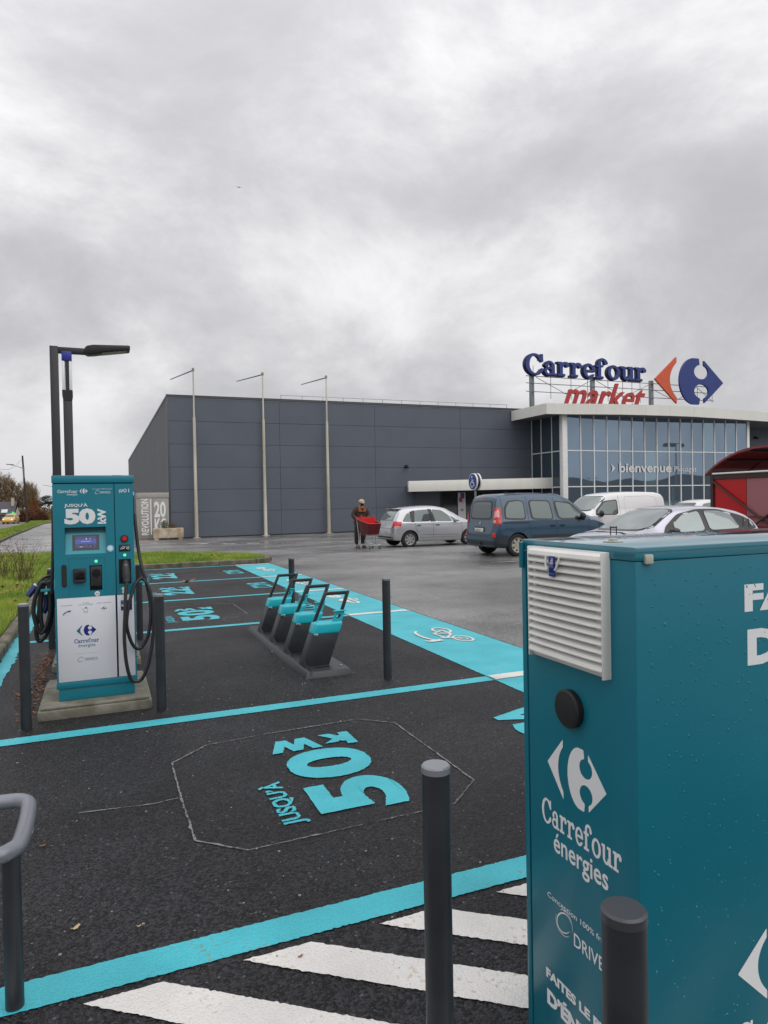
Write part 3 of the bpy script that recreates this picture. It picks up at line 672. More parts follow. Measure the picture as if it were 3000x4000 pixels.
for y in ry[1:]: MB().box(XR-.005, XR+.11, y-.032, y+.032, -.36, 7.9).build('mullion', WFRM, store, world=True)
for z in tz[1:4]: MB().box(XR, XR+.10, ry[0], ry[-1], z-.035, z+.035).build('transom', WFRM, store, world=True)
MB().box(mx_[-1]+.05, mx_[-1]+.12, YG+.3, YW+.05, -.36, 7.9).build('side_panel', WALLT, store, world=True)
# interior seen through the front: floor slab and dim back wall
MB().box(XR+.15, mx_[-1], YG+.2, YW+.05, -.40, -.37).build('entrance_floor', SOFF, store, world=True)
FP = [(28.66, 44.0), (28.69, 39.78), (30.68, 39.49), (32.47, 39.09), (34.33, 38.75), (36.36, 38.55), (38.5, 38.4), (40.85, 38.4), (44.5, 38.73), (49.7, 39.35), (54, 40.4), (58, 42.2), (60, 44.0)]
MB().prism([*FP], (1, 0, 0), (0, 1, 0), (0, 0, 7.56), (0, 0, .62)).build('roof_slab', SOFF, store, world=True)
for a, b in zip(FP, FP[1:]):
    d = Vector((b[0]-a[0], b[1]-a[1], 0)).normalized(); n_ = Vector((d.y, -d.x, 0))
    if n_.y > 0 and a[0] != b[0]: n_ = -n_
    if a[0] < 28.68: n_ = Vector((-1, 0, 0))
    A_, B_ = Vector((*a, 0))+d*.004+n_*.004, Vector((*b, 0))-d*.004+n_*.004
    mb = MB(); t_ = n_*.05
    vs = [A_+Vector((0, 0, 7.51)), B_+Vector((0, 0, 7.51)), B_+Vector((0, 0, 8.25)), A_+Vector((0, 0, 8.25))]; vs += [v+t_ for v in vs]
    mb.add(vs, [(0, 1, 2, 3), (4, 7, 6, 5), (0, 4, 5, 1), (1, 5, 6, 2), (2, 6, 7, 3), (3, 7, 4, 0)]); mb.build('fascia_panel', FASC, store, world=True)
# lettering on the glass
LETG = mat('white_glass_lettering', (.72, .72, .72), .5)
text('window_lettering', 'bienvenue', (35.29, YG-.004, 3.46), (5.02, 0, 0), (0, 0, .70), LETG, store, bold=.025, depth=.006)
text('window_lettering', 'Plouagat', (40.60, YG-.004, 3.40), (2.25, 0, 0), (0, 0, .52), LETG, store, bold=.0, depth=.006)
place_flat('window_lettering', EMA, (34.5, YG-.004, 3.4), (.42, 0, 0), (0, 0, .74), LETG, store, depth=.006) if False else MB().prism([(34.52, 4.13), (34.9, 3.78), (34.52, 3.4), (34.66, 3.77)], (1, 0, 0), (0, 0, 1), (0, YG-.01, 0), (0, .006, 0)).build('window_lettering', LETG, store, world=True)
# side entrance with its cream canopy
cz = MB(); vs = [(18.95, 41.57, 2.26), (32.42, 41.57, 2.40), (32.42, 41.57, 3.20), (18.95, 41.57, 2.97), (18.95, 44.05, 2.26), (32.42, 43.9, 2.40), (32.42, 43.9, 3.20), (18.95, 44.05, 2.97)]
cz.add([(x, min(y, 41.75), z) for x, y, z in vs], [(0, 1, 2, 3), (4, 7, 6, 5), (0, 4, 5, 1), (1, 5, 6, 2), (2, 6, 7, 3), (3, 7, 4, 0)])
cz.build('entrance_canopy', FASC, store, world=True, bevel=.01)
MB().box(19.9, 30.2, 41.76, 44.0, 2.42, 2.75).build('canopy_deck', SOFF, store, world=True)
MB().box(18.9, 32.45, 41.53, 41.62, 3.0, 3.02).build('canopy_flashing', WALLT, store, world=True) if False else None
MB().cyl((20.6, 43.8, -.4), (20.6, 43.8, 2.27), .06).box(20.4, 20.8, 43.7, 43.95, 2.1, 2.27).build('downpipe', WALLT, store, world=True)
MB().box(22.6, 30.3, YW-.10, YW-.03, -.36, 2.3).build('door_surround', BLACKP, store, world=True)
for xa, xb in ((22.7, 23.85), (24.5, 25.7), (25.8, 27.2), (27.3, 28.7), (28.8, 30.2)):
    d = MB().box(xa, xb, YW-.15, YW-.104, -.34, 2.2).build('glass_door', GLASSD, store, world=True)
MB().box(23.9, 23.96, YW-.2, YW-.16, -.36, 2.2).box(24.44, 24.5, YW-.2, YW-.16, -.36, 2.2).build('door_frame', WFRM, store, world=True)
po = MB().box(23.97, 24.43, YW-.2, YW-.155, -.3, 2.18).build('poster_panel', mat('pale_poster', (.62, .60, .64), .5), store, world=True)
MB().box(23.97, 24.25, YW-.208, YW-.202, 1.5, 1.85).build('poster_print', mat('red_print', (.45, .03, .06), .5), po, world=True)
MB().box(24.1, 24.43, YW-.206, YW-.2022, 1.75, 2.15).build('poster_print', mat('violet_print', (.10, .05, .25), .5), po, world=True)
emblem('poster_emblem', (24.05, YW-.204, .82), (.3, 0, 0), (0, 0, .22), mat('red_print'), NAVY, po, depth=.002)
def cctv(x, z):
    c = thing('security_camera', (x, YW, z), category='camera', label='small dark security camera on the slate wall above the side canopy' if x < 40 else 'small dark security camera on the wall right of the glass front')
    MB().box(-.05, .05, -.06, .018, -.09, .09).build('bracket', BLACKP, c); MB().cyl((0, -.06, .02), (.05, -.34, -.08), .07).build('housing', BLACKP, c); MB().box(-.02, .14, -.2, -.05, .05, .13).build('spotlight', BLACKP, c)
cctv(19.85, 4.05); cctv(54.1, 6.7)
# roof sign
sign = thing('roof_sign', (28.9, 41.5, 8.25), label='tall roof sign with blue slab letters, red script letters and arrow emblem', category='sign')
SBLUE = mat('sign_blue', (.014, .035, .20), .35, var=.08, vscale=2); SBLUD = mat('sign_blue_return', (.008, .012, .06), .5); SORG = mat('sign_orange', (.62, .095, .03), .4, var=.06); SRED = mat('sign_red', (.45, .035, .03), .4)
vsC, fsC, perC = CARREF
allx = [p[0] for p in vsC]; ally = [p[1] for p in vsC]; sx = 11.0/(max(allx)-min(allx)); sz = 1.52/(max(ally)-min(ally)); ax0, ay0 = min(allx), min(ally)
for ch, xo in perC:
    v, f = gcache[ch]; bx0, bx1, by0, by1 = min(p[0] for p in v), max(p[0] for p in v), min(p[1] for p in v), max(p[1] for p in v)
    kx = 1.0 if ch != 'C' else 1.03
    o = (28.08+(bx0+xo-ax0)*sx, 41.30, 10.50+(by0-ay0)*sz)
    let = place_flat('letter', (v, f), o, ((bx1-bx0)*sx*kx, 0, 0), (0, 0, (by1-by0)*sz), SBLUE, sign, depth=.06)
    # return: a slightly larger dark tray behind the face
    cx_, cz_ = (bx1-bx0)*sx/2, (by1-by0)*sz/2
    o2 = (o[0]-.05, 41.58, o[2]-.05)
    place_flat('letter_tray', (v, f), o2, ((bx1-bx0)*sx*kx+.10, 0, 0), (0, 0, (by1-by0)*sz+.10), SBLUD, let, depth=.26)
# italic lower word, letter by letter
def word_letters(txt, o, w, h, m, bold, shear, depth):
    vs, fs = text_poly(txt, bold, shear)
    comp = []
    adj = {}
    parent_ = list(range(len(vs)))
    def find(a):
        while parent_[a] != a: parent_[a] = parent_[parent_[a]]; a = parent_[a]
        return a
    for f in fs:
        for a in f[1:]: parent_[find(a)] = find(f[0])
    xs = [p[0] for p in vs]; ys = [p[1] for p in vs]; x0, x1, y0, y1 = min(xs), max(xs), min(ys), max(ys)
    gr2 = {}
    for f in fs: gr2.setdefault(find(f[0]), []).append(f)
    for g in gr2.values():
        ids = sorted({i for f in g for i in f}); mp_ = {i: k for k, i in enumerate(ids)}; vv = [vs[i] for i in ids]; ff = [tuple(mp_[i] for i in f) for f in g]
        a, b_, c, d = min(p[0] for p in vv), max(p[0] for p in vv), min(p[1] for p in vv), max(p[1] for p in vv)
        place_flat('letter', (vv, ff), (o[0]+(a-x0)/(x1-x0)*w, o[1], o[2]+(c-y0)/(y1-y0)*h), ((b_-a)/(x1-x0)*w, 0, 0), (0, 0, (d-c)/(y1-y0)*h), m, sign, depth=depth)
word_letters('market', (31.25, 41.28, 8.28), 7.6, 1.92, SRED, .012, .42, .16)
place_flat('arrow_panel', EMA, (39.82, 41.25, 8.92), (2.17, 0, 0), (0, 0, 3.64), SORG, sign, depth=.16)
place_flat('emblem_panel', EMB, (42.3, 41.25, 8.91), (4.62, 0, 0), (0, 0, 3.67), SBLUE, sign, depth=.16)
GALV = mat('weathered_galvanised', (.23, .26, .27), .5, metal=.3, var=.1)
for x in (28.89, 34.31, 39.98): MB().box(x-.14, x+.14, 41.6, 41.85, 8.10, 10.7).build('support_post', GALV, sign, world=True, bevel=.01)
for z in (9.35, 9.95, 10.45): MB().tube([(28.3, 41.56, z), (46.4, 41.56, z)], .03, 6, smooth=1).build('rail', GALV, sign, world=True)
for x in (28.9, 30.4, 32.2, 33.7, 35.6, 37, 37.9, 38.7, 43.3, 44.6, 46.2): MB().cyl((x, 41.53, 8.9 if x < 40 else 9.2), (x, 41.53, 11.2 if x < 40 else 10.3), .022, n=6).build('upright', GALV, sign, world=True)
for a, b in (((29.2, 10.4), (31.8, 9.3)), ((31.8, 9.3), (34.1, 10.4)), ((34.6, 10.4), (37.2, 9.3)), ((37.2, 9.3), (39.8, 10.4)), ((40.2, 9.95), (41.9, 9.35)), ((42.6, 9.3), (44.6, 10.4)), ((44.6, 10.4), (46.2, 9.4))):
    MB().cyl((a[0], 41.62, a[1]), (b[0], 41.62, b[1]), .022, n=6).build('brace', GALV, sign, world=True)
# ------------------------------------------------------------------ launderette kiosk and planter
KTAU = mat('taupe_cabinet', (.36, .34, .31), .5, var=.05); KTAU2 = mat('taupe_door', (.32, .305, .28), .45, var=.05)
kio = thing('laundry_kiosk', (2.1, 43.9, gz(43.9)), label='taupe self-service laundry kiosk with tall white lettering beside the hall corner', category='kiosk')
MB().box(2.05, 3.84, 43.95, 46.0, -.42, 2.42).build('cabinet', KTAU, kio, world=True, bevel=.01)
MB().box(2.03, 3.86, 43.90, 46.03, 2.12, 2.44).build('header_panel', KTAU, kio, world=True, bevel=.01)
MB().box(2.12, 2.88, 43.91, 43.96, -.35, 2.09).build('door', KTAU2, kio, world=True, bevel=.006)
MB().box(2.93, 3.72, 43.91, 43.96, -.35, 2.09).build('door', KTAU2, kio, world=True, bevel=.006)
place_flat('lettering', text_poly('REVOLUTION', .02), (2.66, 43.906, -.13), (0, 0, 2.20), (-.42, 0, 0), WHITEV, kio, depth=.004)
MB().box(2.76, 2.82, 43.898, 43.909, -.12, 2.08).build('lettering', WHITEV, kio, world=True)
text('lettering', '20', (2.98, 43.906, .92), (.68, 0, 0), (0, 0, .98), WHITEV, kio, bold=.03, depth=.004)
text('lettering', 'KG', (2.99, 43.906, -.1), (.68, 0, 0), (0, 0, .98), WHITEV, kio, bold=.03, depth=.004)
PLN = mat('stained_aggregate_concrete', (.58, .51, .39), .85, color2=(.34, .25, .17), vscale=2.2, bump=.004, bscale=40)
pl = thing('planter_box', (3.7, 43.1, gz(43)), label='stained beige concrete planter trough before the laundry kiosk', category='planter')
MB().box(2.84, 4.56, 42.75, 43.4, -.30, .28).build('trough', PLN, pl, world=True, bevel=.02)
for x in (3.0, 4.4): MB().box(x-.12, x+.12, 42.8, 43.35, -.41, -.30).build('foot', PLN, pl, world=True)
def twigs(n, c, h, spread, mb, w=.006):
    for _ in range(n):
        a = random.uniform(0, 6.28); r_ = random.uniform(0, spread[0]); x, y = c[0]+r_*math.cos(a), c[1]+spread[1]*math.sin(a)*random.random(); hh = h*random.uniform(.5, 1)
        ex, ey = x+random.gauss(0, .3)*hh, y+random.gauss(0, .3)*hh
        mb.tube([(x, y, c[2]), ((x+ex)/2+random.gauss(0, .03), (y+ey)/2, c[2]+hh*.6), (ex, ey, c[2]+hh)], [w, w*.7, w*.3], 3, smooth=1, caps=False)
def leaves(n, c, rad, mb, s=.05, sc=(1, 1, 1)):
    for _ in range(n):
        v = Vector((random.gauss(0, 1), random.gauss(0, 1), random.gauss(0, 1))).normalized()*random.random()**.33*rad; p = Vector(c)+Vector((v.x*sc[0], v.y*sc[1], v.z*sc[2]))
        q = Matrix.Rotation(random.uniform(0, 6.28), 3, 'Z') @ Matrix.Rotation(random.uniform(0, 3.1), 3, 'X'); k = s*random.uniform(.6, 1.3)
        mb.add([p+q @ Vector((-k, 0, 0)), p+q @ Vector((0, -k*.45, 0)), p+q @ Vector((k, 0, 0)), p+q @ Vector((0, k*.45, 0))], [(0, 1, 2, 3)])
DRY = mat('dry_brown_stems', (.12, .075, .04), .8); BUSHG = mat('dark_green_leaves', (.035, .085, .02), .6, var=.2)
p1 = thing('green_plant', (3.5, 43.05, .27), label='small leafy green plant growing in the concrete planter', category='plant')
mb = MB(); twigs(14, (3.5, 43.05, .25), .4, (.12, .1), mb); mb.build('stem', BUSHG, p1, world=True); mb = MB(); leaves(260, (3.5, 43.05, .5), .24, mb, .045, (1, .8, 1.1)); mb.build('foliage', BUSHG, p1, world=True)
p2_ = thing('dry_plant', (4.0, 43.05, .27), label='dry brown twiggy plant in the right half of the concrete planter', category='plant')
mb = MB(); twigs(90, (4.0, 43.05, .22), .45, (.36, .15), mb); mb.build('stem', DRY, p2_, world=True)
# ------------------------------------------------------------------ flagpoles
POLEM = mat('cream_painted_pole', (.66, .63, .55), .5, color2=(.40, .36, .27), vscale=1.5, streak=True)
for k, (x, y, ex, ey, lab) in enumerate(((5.43, 43.62, -1.0, 3.7, 'cream flagpole nearest the left corner of the hall with a bare arm'), (9.78, 43.8, -1.1, 3.0, 'middle cream flagpole of the three before the slate wall'), (14.02, 43.7, -.82, 3.1, 'cream flagpole nearest the man with the red trolley'))):
    f_ = thing('flagpole', (x, y, gz(y)), label=lab, category='flagpole', group='flagpoles before the slate wall')
    z = 10.35
    MB().cyl((0, 0, 0), (0, 0, z*.22), .115, .11, 16).cyl((0, 0, z*.22), (0, 0, z*.72), .10, .085, 16).cyl((0, 0, z*.72), (0, 0, z), .055, .04, 12).build('pole', POLEM, f_, smooth=True)
    MB().box(-.22, .22, -.22, .22, -.02, .03).build('base_plate', POLEM, f_)
    MB().cyl((0, 0, z-.03), (0, 0, z+.14), .09, .07, 10).build('pole_cap', GALV, f_)
    e_ = Vector((ex, ey, 0)); a = Vector((0, 0, z)); b_ = a+e_+Vector((0, 0, .02)); MB().cyl(a, b_, .045, .03, 8).build('arm', GALV, f_)
# ------------------------------------------------------------------ wheelchair bay sign
ws = thing('accessible_bay_sign', (12.26, 21.4, gz(21.4)), label='round blue wheelchair sign on a grey post behind the dark blue van', category='sign')
SBL = mat('sign_disc_blue', (.012, .045, .26), .35)
MB().cyl((.10, 0, 0), (.10, 0, 2.1), .035).build('post', GALV, ws)
MB().cyl((0, 0, 2.32), (.05, 0, 2.32), .30, n=40).build('disc_rim', WFRM, ws); MB().cyl((-.008, 0, 2.32), (-.001, 0, 2.32), .275, n=40).build('disc_face', SBL, ws)
MB().cyl((.052, 0, 2.32), (.15, 0, 2.32), .285, n=40).build('disc_body', BLACKP, ws); MB().cyl((.152, 0, 2.32), (.20, 0, 2.32), .30, n=40).build('disc_rim', WFRM, ws)
mb = MB()
def pic(pts, w):
    for a, b_ in zip(pts, pts[1:]):
        a, b_ = Vector(a), Vector(b_); d = (b_-a).normalized(); n_ = Vector((-d.y, d.x))*w/2
        mb.prism([tuple(a-n_), tuple(b_-n_), tuple(b_+n_), tuple(a+n_)], (0, -1, 0), (0, 0, 1), (-.010, 0, 2.32), (-.003-random.random()*.002, 0, 0))
pic([(-.03, .10), (-.02, -.02), (.07, -.02), (.12, -.15)], .035); pic([(-.03, .05), (.06, .05)], .025); pic([(-.03+.1*math.cos(t)-.0, -.09+.1*math.sin(t)) for t in [R(100+10*k) for k in range(25)]], .028)
pic([(-.04+.03*math.cos(t), .17+.03*math.sin(t)) for t in [R(30*k) for k in range(13)]], .03)
mb.build('wheelchair_symbol', WHITEV, ws)
# ================================================================== BOLLARDS
def bollard(x, y, lab, h=.94, r=.038, capm=None):
    b = thing('bollard', (x, y, gz(y)), label=lab, category='bollard', group='anthracite steel bollards')
    MB().cyl((0, 0, -.02), (0, 0, h-.02), r, n=32).build('post', ANTH, b, smooth=True)
    MB().cyl((0, 0, h-.0198), (0, 0, h-.004), r+.0012, n=32).cyl((0, 0, h-.004), (0, 0, h), r+.0012, r-.003, n=32).build('cap', capm or CAPG, b, smooth=True)
    MB().cyl((0, 0, .003), (0, 0, .007), r+.022, r+.010, n=20).build('tar_collar', mat('tar', (.006, .006, .007), .5), b)
bollard(-.551, 5.73, 'anthracite bollard in front of the left corner of the numbered charging station')
bollard(.414, 5.78, 'anthracite bollard in front of the right corner of the numbered charging station')
bollard(-.563, 8.86, 'anthracite bollard half hidden behind the left cable bundle of the charging station')
bollard(.409, 8.95, 'anthracite bollard standing behind the right cable loops of the charging station')
bollard(2.278, 8.73, 'anthracite bollard rising behind the farthest scooter dock handle')
bollard(2.423, 5.86, 'anthracite bollard standing alone between the scooter docks and the turquoise band')
bollard(.817, 1.65, 'tall anthracite bollard in the foreground with a pale shiny cap left of the teal cabinet')
bollard(.82, .934, 'nearest anthracite bollard with a dark cap standing before the teal cabinet lettering', capm=mat('dark_bollard_cap', (.05, .052, .06), .35))

# ================================================================== CHARGING STATION
def rounded(x0, x1, y0, y1, r, n=5):
    p = []
    for cx, cy, a in ((x1-r, y0+r, -90), (x1-r, y1-r, 0), (x0+r, y1-r, 90), (x0+r, y0+r, 180)):
        for k in range(n+1): t = R(a+90*k/n); p.append((cx+r*math.cos(t), cy+r*math.sin(t)))
    return p
YF = 6.02
pln = thing('concrete_plinth', (-.07, 6.3, 0), label='concrete plinth carrying the numbered teal charging station', category='plinth')
MB().box(-.49, .35, 5.87, 6.87, -.02, .075).build('slab', CONC, pln, world=True, bevel=.012)
MB().box(-.47, .33, 5.89, 6.85, .075, .098).build('top_course', CONC, pln, world=True, bevel=.012)
ch = thing('charging_station', (-.055, 6.3, .1), label='tall teal charging station with white lower panel, black cable loops and small screen', category='charging station')
xa, xb = -.355, .245
def P(name, x0, x1, y0, y1, z0, z1, m, bev=.0, par=None): return MB().box(x0, x1, y0, y1, z0, z1).build(name, m, par or ch, world=True, bevel=bev)
P('body', xa+.004, xb-.004, YF+.063, YF+.60, .215, 1.84, TEAL, .006)
P('plinth_skirt', xa+.012, xb-.02, YF+.012, YF+.58, .10, .196, TEAL, .004)
P('bottom_rail', xa-.004, xb+.002, YF-.004, YF+.60, .20, .25, TEAL, .004)
P('top_cap', xa-.004, xb+.012, YF-.006, YF+.62, 1.843, 1.903, TEAL, .004)
P('roof_vent', .09, .17, YF+.15, YF+.3, 1.903, 1.912, TEALL, .003)
P('antenna', xa+.004, xa+.012, YF+.02, YF+.03, 1.903, 1.925, BLACKP)
# left door in pieces round the screen recess and the sockets
DL, DR = xa, .098
def door(x0, x1, z0, z1): return MB().box(x0, x1, YF, YF+.028, z0, z1)
mb = MB()
for x0, x1, z0, z1 in ((DL, DR, 1.486, 1.835), (DL, -.272, 1.272, 1.486), (.031, DR, 1.272, 1.486), (DL, DR, 1.20, 1.272), (DL, -.0985, .925, 1.20), (.0, DR, .925, 1.20), (-.0985, .0, .925, .970), (-.0985, .0, 1.1765, 1.20)): mb.box(x0, x1, YF, YF+.061, z0, z1)
mb.build('left_door', TEAL, ch, world=True)
mb = MB()
for x0, x1, z0, z1 in ((.104, xb, 1.216, 1.835), (.104, .1225, 1.013, 1.216), (.2175, xb, 1.013, 1.216), (.104, xb, .925, 1.013)): mb.box(x0, x1, YF, YF+.061, z0, z1)
mb.build('right_door', TEAL, ch, world=True)
P('door_gap', DR+.0005, .1035, YF+.012, YF+.027, .252, 1.838, TEALD)
P('door_gap', xa+.002, xb-.002, YF+.012, YF+.027, 1.836, 1.8425, TEALD)
P('white_panel', DL+.013, DR-.006, YF-.0005, YF+.028, .253, .923, WPANEL, .002)
P('white_panel', .1055, .2335, YF-.0005, YF+.028, .253, .923, WPANEL, .002)
P('panel_edge', DL, DL+.012, YF+.0, YF+.028, .253, .923, TEAL); P('panel_edge', .2345, xb, YF+.0, YF+.028, .253, .923, TEAL)
# service hatch outline
for x0, x1, z0, z1 in ((-.248, .018, 1.2378, 1.2390), (-.2488, -.2478, .93, 1.2390), (.0178, .0188, .93, 1.2390)): P('hatch_seam', x0, x1, YF-.0006, YF+.0005, z0, z1, TEALD)
# recess with screen
rec = MB(); x0, x1, z0, z1 = -.272, .031, 1.272, 1.486; dp = .055
rec.add([(x0, YF+.001, z1), (x1, YF+.001, z1), (x1, YF+dp, z1-.004), (x0, YF+dp, z1-.004), (x0, YF+dp, 1.435), (x1, YF+dp, 1.435), (x0, YF+.012, z0), (x1, YF+.012, z0)], [(0, 1, 2, 3), (3, 2, 5, 4), (4, 5, 7, 6), (0, 3, 4, 6), (1, 7, 5, 2)])
rec.build('screen_recess', TEALL, ch, world=True)
def slant(name, a0, a1, b0, b1, m, lift=.002, par=None):
    f = lambda z: YF+dp-(1.435-z)/(1.435-z0)*(dp-.012)-lift
    mb = MB(); mb.add([(a0, f(b0), b0), (a1, f(b0), b0), (a1, f(b1), b1), (a0, f(b1), b1), (a0, f(b0)+.0015, b0), (a1, f(b0)+.0015, b0), (a1, f(b1)+.0015, b1), (a0, f(b1)+.0015, b1)], [(0, 1, 2, 3), (4, 7, 6, 5), (0, 4, 5, 1), (1, 5, 6, 2), (2, 6, 7, 3), (3, 7, 4, 0)])
    return mb.build(name, m, par or ch, world=True)
bz = slant('screen_bezel', -.220, -.020, 1.300, 1.424, mat('screen_bezel_grey', (.03, .035, .045), .25))
slant('display', -.198, -.042, 1.318, 1.412, SCREEN, .0036, bz); slant('display_banner', -.198, -.042, 1.352, 1.388, mat('display_banner_blue', (.01, .02, .1), .2, emit=(.05, .07, .30), es=.8), .0050, bz)
slant('display_text', -.155, -.085, 1.3705, 1.3725, SCRW, .0060, bz); slant('display_icon', -.120, -.113, 1.386, 1.395, SCRW, .0060, bz); slant('display_icon', -.090, -.087, 1.386, 1.395, SCRW, .0060, bz); slant('display_text', -.168, -.142, 1.327, 1.330, SCRW, .0060, bz); slant('display_text', -.09, -.08, 1.330, 1.332, SCRW, .0060, bz)
for a in (-.172, -.1): slant('display_button', a, a+.036, 1.324, 1.345, mat('display_button_dark', (.01, .01, .02), .2, emit=(.02, .025, .07), es=.6), .0055, bz)
P('recess_shade_strip', x0+.001, x1-.001, YF+.030, YF+.05, 1.456, z1-.003, mat('painted_recess_shade', (.003, .045, .06), .4))  # shade under the recess top, put in as a darker teal strip
# lettering on the upper doors
YT = YF-.0006
def T3(n, t, x0, x1, z0, z1, m=WHITEV, **k): return text(n, t, (x0, YT, z0), (x1-x0, 0, 0), (0, 0, z1-z0), m, ch, depth=.0003, **k)
place_flat('lettering', CARREF[:2], (-.317, YT, 1.763), (.144, 0, 0), (0, 0, .026), WHITEV, ch, depth=.0003)
T3('lettering', 'énergies', -.249, -.174, 1.738, 1.761)
emblem('emblem', (-.157, YT, 1.757), (.060, 0, 0), (0, 0, .040), WHITEV, WHITEV, ch, depth=.0003)
T3('lettering', 'Conception 100% française', -.063, .084, 1.787, 1.797); T3('lettering', 'DRIVECO', -.006, .073, 1.757, 1.774, bold=.005)
ellipse_ring('oval_mark', (-.044, YT, 1.750), (.034, 0, 0), (0, 0, .034), WHITEV, ch)
T3('lettering', '#01', .136, .216, 1.760, 1.793, bold=.0)
T3('lettering', 'JUSQU\u2019\u00c0', -.271, -.1, 1.645, 1.682, bold=.02); T3('lettering', '50', -.272, -.043, 1.511, 1.638, bold=.06)
place_flat('lettering', text_poly('kW', .05), (.036, YT, 1.511), (0, 0, .122), (-.064, 0, 0), WHITEV, ch, depth=.0003)
# lower panel lettering
YT = YF-.0011
emblem('emblem', (-.205, YT, .613), (.147, 0, 0), (0, 0, .086), NAVYT, NAVY, ch, depth=.0003)
place_flat('lettering', CARREF[:2], (-.222, YT, .556), (.182, 0, 0), (0, 0, .035), NAVY, ch, depth=.0003)
T3('lettering', 'énergies', -.194, -.067, .515, .549, NAVYT)
T3('lettering', 'Conception 100% française', -.221, -.041, .467, .475, mat('pale_grey_print', (.42, .46, .5), .5))
T3('lettering', 'DRIVECO', -.146, -.052, .412, .433, NAVYT); ellipse_ring('oval_mark', (-.202, YT, .402), (.046, 0, 0), (0, 0, .044), NAVYT, ch)
TP = mat('faded_teal_print', (.12, .27, .33), .5)
T3('lettering', 'BRANCHEZ', -.314, -.230, .861, .869, TP); T3('lettering', 'FAITES', -.155, -.108, .872, .880, TP); T3('lettering', 'VOS COURSES', -.189, -.079, .859, .867, TP); T3('lettering', "C'EST CHARGÉ", -.052, .058, .864, .874, TP)
mb = MB(); mb.tube([(-.300, YT, .792), (-.278, YT, .813), (-.262, YT, .817)], .0035, 6).tube([(-.262, YT, .817), (-.243, YT, .822)], .0055, 6, smooth=1); mb.build('plug_icon', NAVY, ch, world=True)
mb = MB(); mb.tube([(-.158, YT, .832), (-.150, YT, .83), (-.146, YT, .808), (-.122, YT, .808), (-.116, YT, .828)], .0012, 5, smooth=1); mb.cyl((-.143, YT-.001, .80), (-.143, YT, .80), .003).cyl((-.124, YT-.001, .80), (-.124, YT, .80), .003); mb.build('basket_icon', NAVYT, ch, world=True)
mb = MB(); mb.prism([(-.142, .832), (-.135, .842), (-.126, .842), (-.12, .832)], (1, 0, 0), (0, 0, 1), (0, YT, 0), (0, -.0004, 0)); mb.prism([(-.012, .826), (.005, .842), (.0, .826), (.008, .822), (-.006, .803), (-.001, .82)], (1, 0, 0), (0, 0, 1), (.004, YT, 0), (0, -.0004, 0)); mb.build('charge_icon', NAVY, ch, world=True)
P('charge_icon_bar', -.017, -.009, YT-.0003, YT, .817, .828, NAVYT); P('charge_icon_bar', .016, .024, YT-.0003, YT, .817, .828, NAVYT)
bs = P('navy_notice', .132, .218, YT-.0004, YT, .795, .877, NAVY); P('notice_field', .137, .170, YT-.0008, YT-.0005, .828, .843, WHITEV, par=bs)
YT -= .0005; T3('lettering', 'TYPE 2', .136, .16, .862, .868); T3('lettering', 'CHARGE', .136, .165, .849, .855)
YT = YF-.0006
# controls
MB().cyl((.171, YF-.010, 1.384), (.171, YF+.002, 1.384), .030, n=28).build('button_guard', BLACKP, ch, world=True, smooth=True)
MB().cyl((.171, YF-.024, 1.384), (.171, YF-.010, 1.384), .018, .021, n=28).build('emergency_button', REDB, ch, world=True, smooth=True)
rf = P('card_reader_plate', .127, .214, YF-.004, YF+.001, 1.279, 1.335, BLACKP, .002)
mb = MB()
for k in range(4): mb.tube([(.182+.006*k, YF-.005, 1.307+(.008+.003*k)*q) for q in (-1,)]+[(.187+.0065*k, YF-.005, 1.307), (.182+.006*k, YF-.005, 1.307+(.008+.003*k))], .0013, 5)
mb.tube([(.138, YF-.005, 1.296), (.148, YF-.005, 1.31), (.160, YF-.005, 1.318), (.176, YF-.005, 1.318)], .002, 5); mb.tube([(.15, YF-.005, 1.300), (.164, YF-.005, 1.304), (.172, YF-.005, 1.312)], .003, 5)
mb.build('contactless_icon', WHITEV, rf, world=True)
for x, z in ((.171, 1.249), (-.047, 1.209)): MB().cyl((x, YF-.004, z), (x, YF+.001, z), .0125, n=8).build('status_light', GREEN_LED, ch, world=True)
qs = MB().cyl((.062, YF-.0012, 1.309), (.062, YF+.0005, 1.309), .0265, n=32).build('round_sticker', SKYB, ch, world=True); P('sticker_field', .048, .076, YF-.0018, YF-.0013, 1.295, 1.323, WHITEV, par=qs)
MB().prism(rounded(-.302, -.266, 1.011, 1.192, .0178, 6), (1, 0, 0), (0, 0, 1), (0, YF-.004, 0), (0, .006, 0)).build('handle_recess', BLACKP, ch, world=True)
MB().prism(rounded(-.297, -.271, 1.02, 1.184, .0125, 6), (1, 0, 0), (0, 0, 1), (0, YF-.010, 0), (0, .0055, 0)).build('door_handle', mat('soft_black', (.018, .018, .02), .5), ch, world=True)
pt = P('payment_terminal', -.218, -.127, YF-.022, YF+.002, 1.046, 1.156, BLACKP, .006); P('terminal_window', -.205, -.140, YF-.0235, YF-.0222, 1.075, 1.143, mat('gloss_black', (.006, .006, .008), .08), .001, pt); P('terminal_slot', -.214, -.131, YF-.034, YF-.022, 1.046, 1.064, mat('soft_black'), .003, pt)
so = P('socket_well', -.0985, .0, YF+.0285, YF+.034, .968, 1.178, mat('gloss_black')); P('socket_well_side', -.0985, -.095, YF+.002, YF+.029, .968, 1.178, BLACKP, par=so); P('socket_well_side', -.0035, .0, YF+.002, YF+.029, .968, 1.178, TEALL, par=so); P('socket_well_floor', -.095, -.0035, YF+.003, YF+.028, .968, .972, TEALL, par=so)
sk = P('socket_block', -.092, -.006, YF+.004, YF+.028, 1.006, 1.168, mat('dark_grey_plastic', (.028, .029, .032), .45), .006)
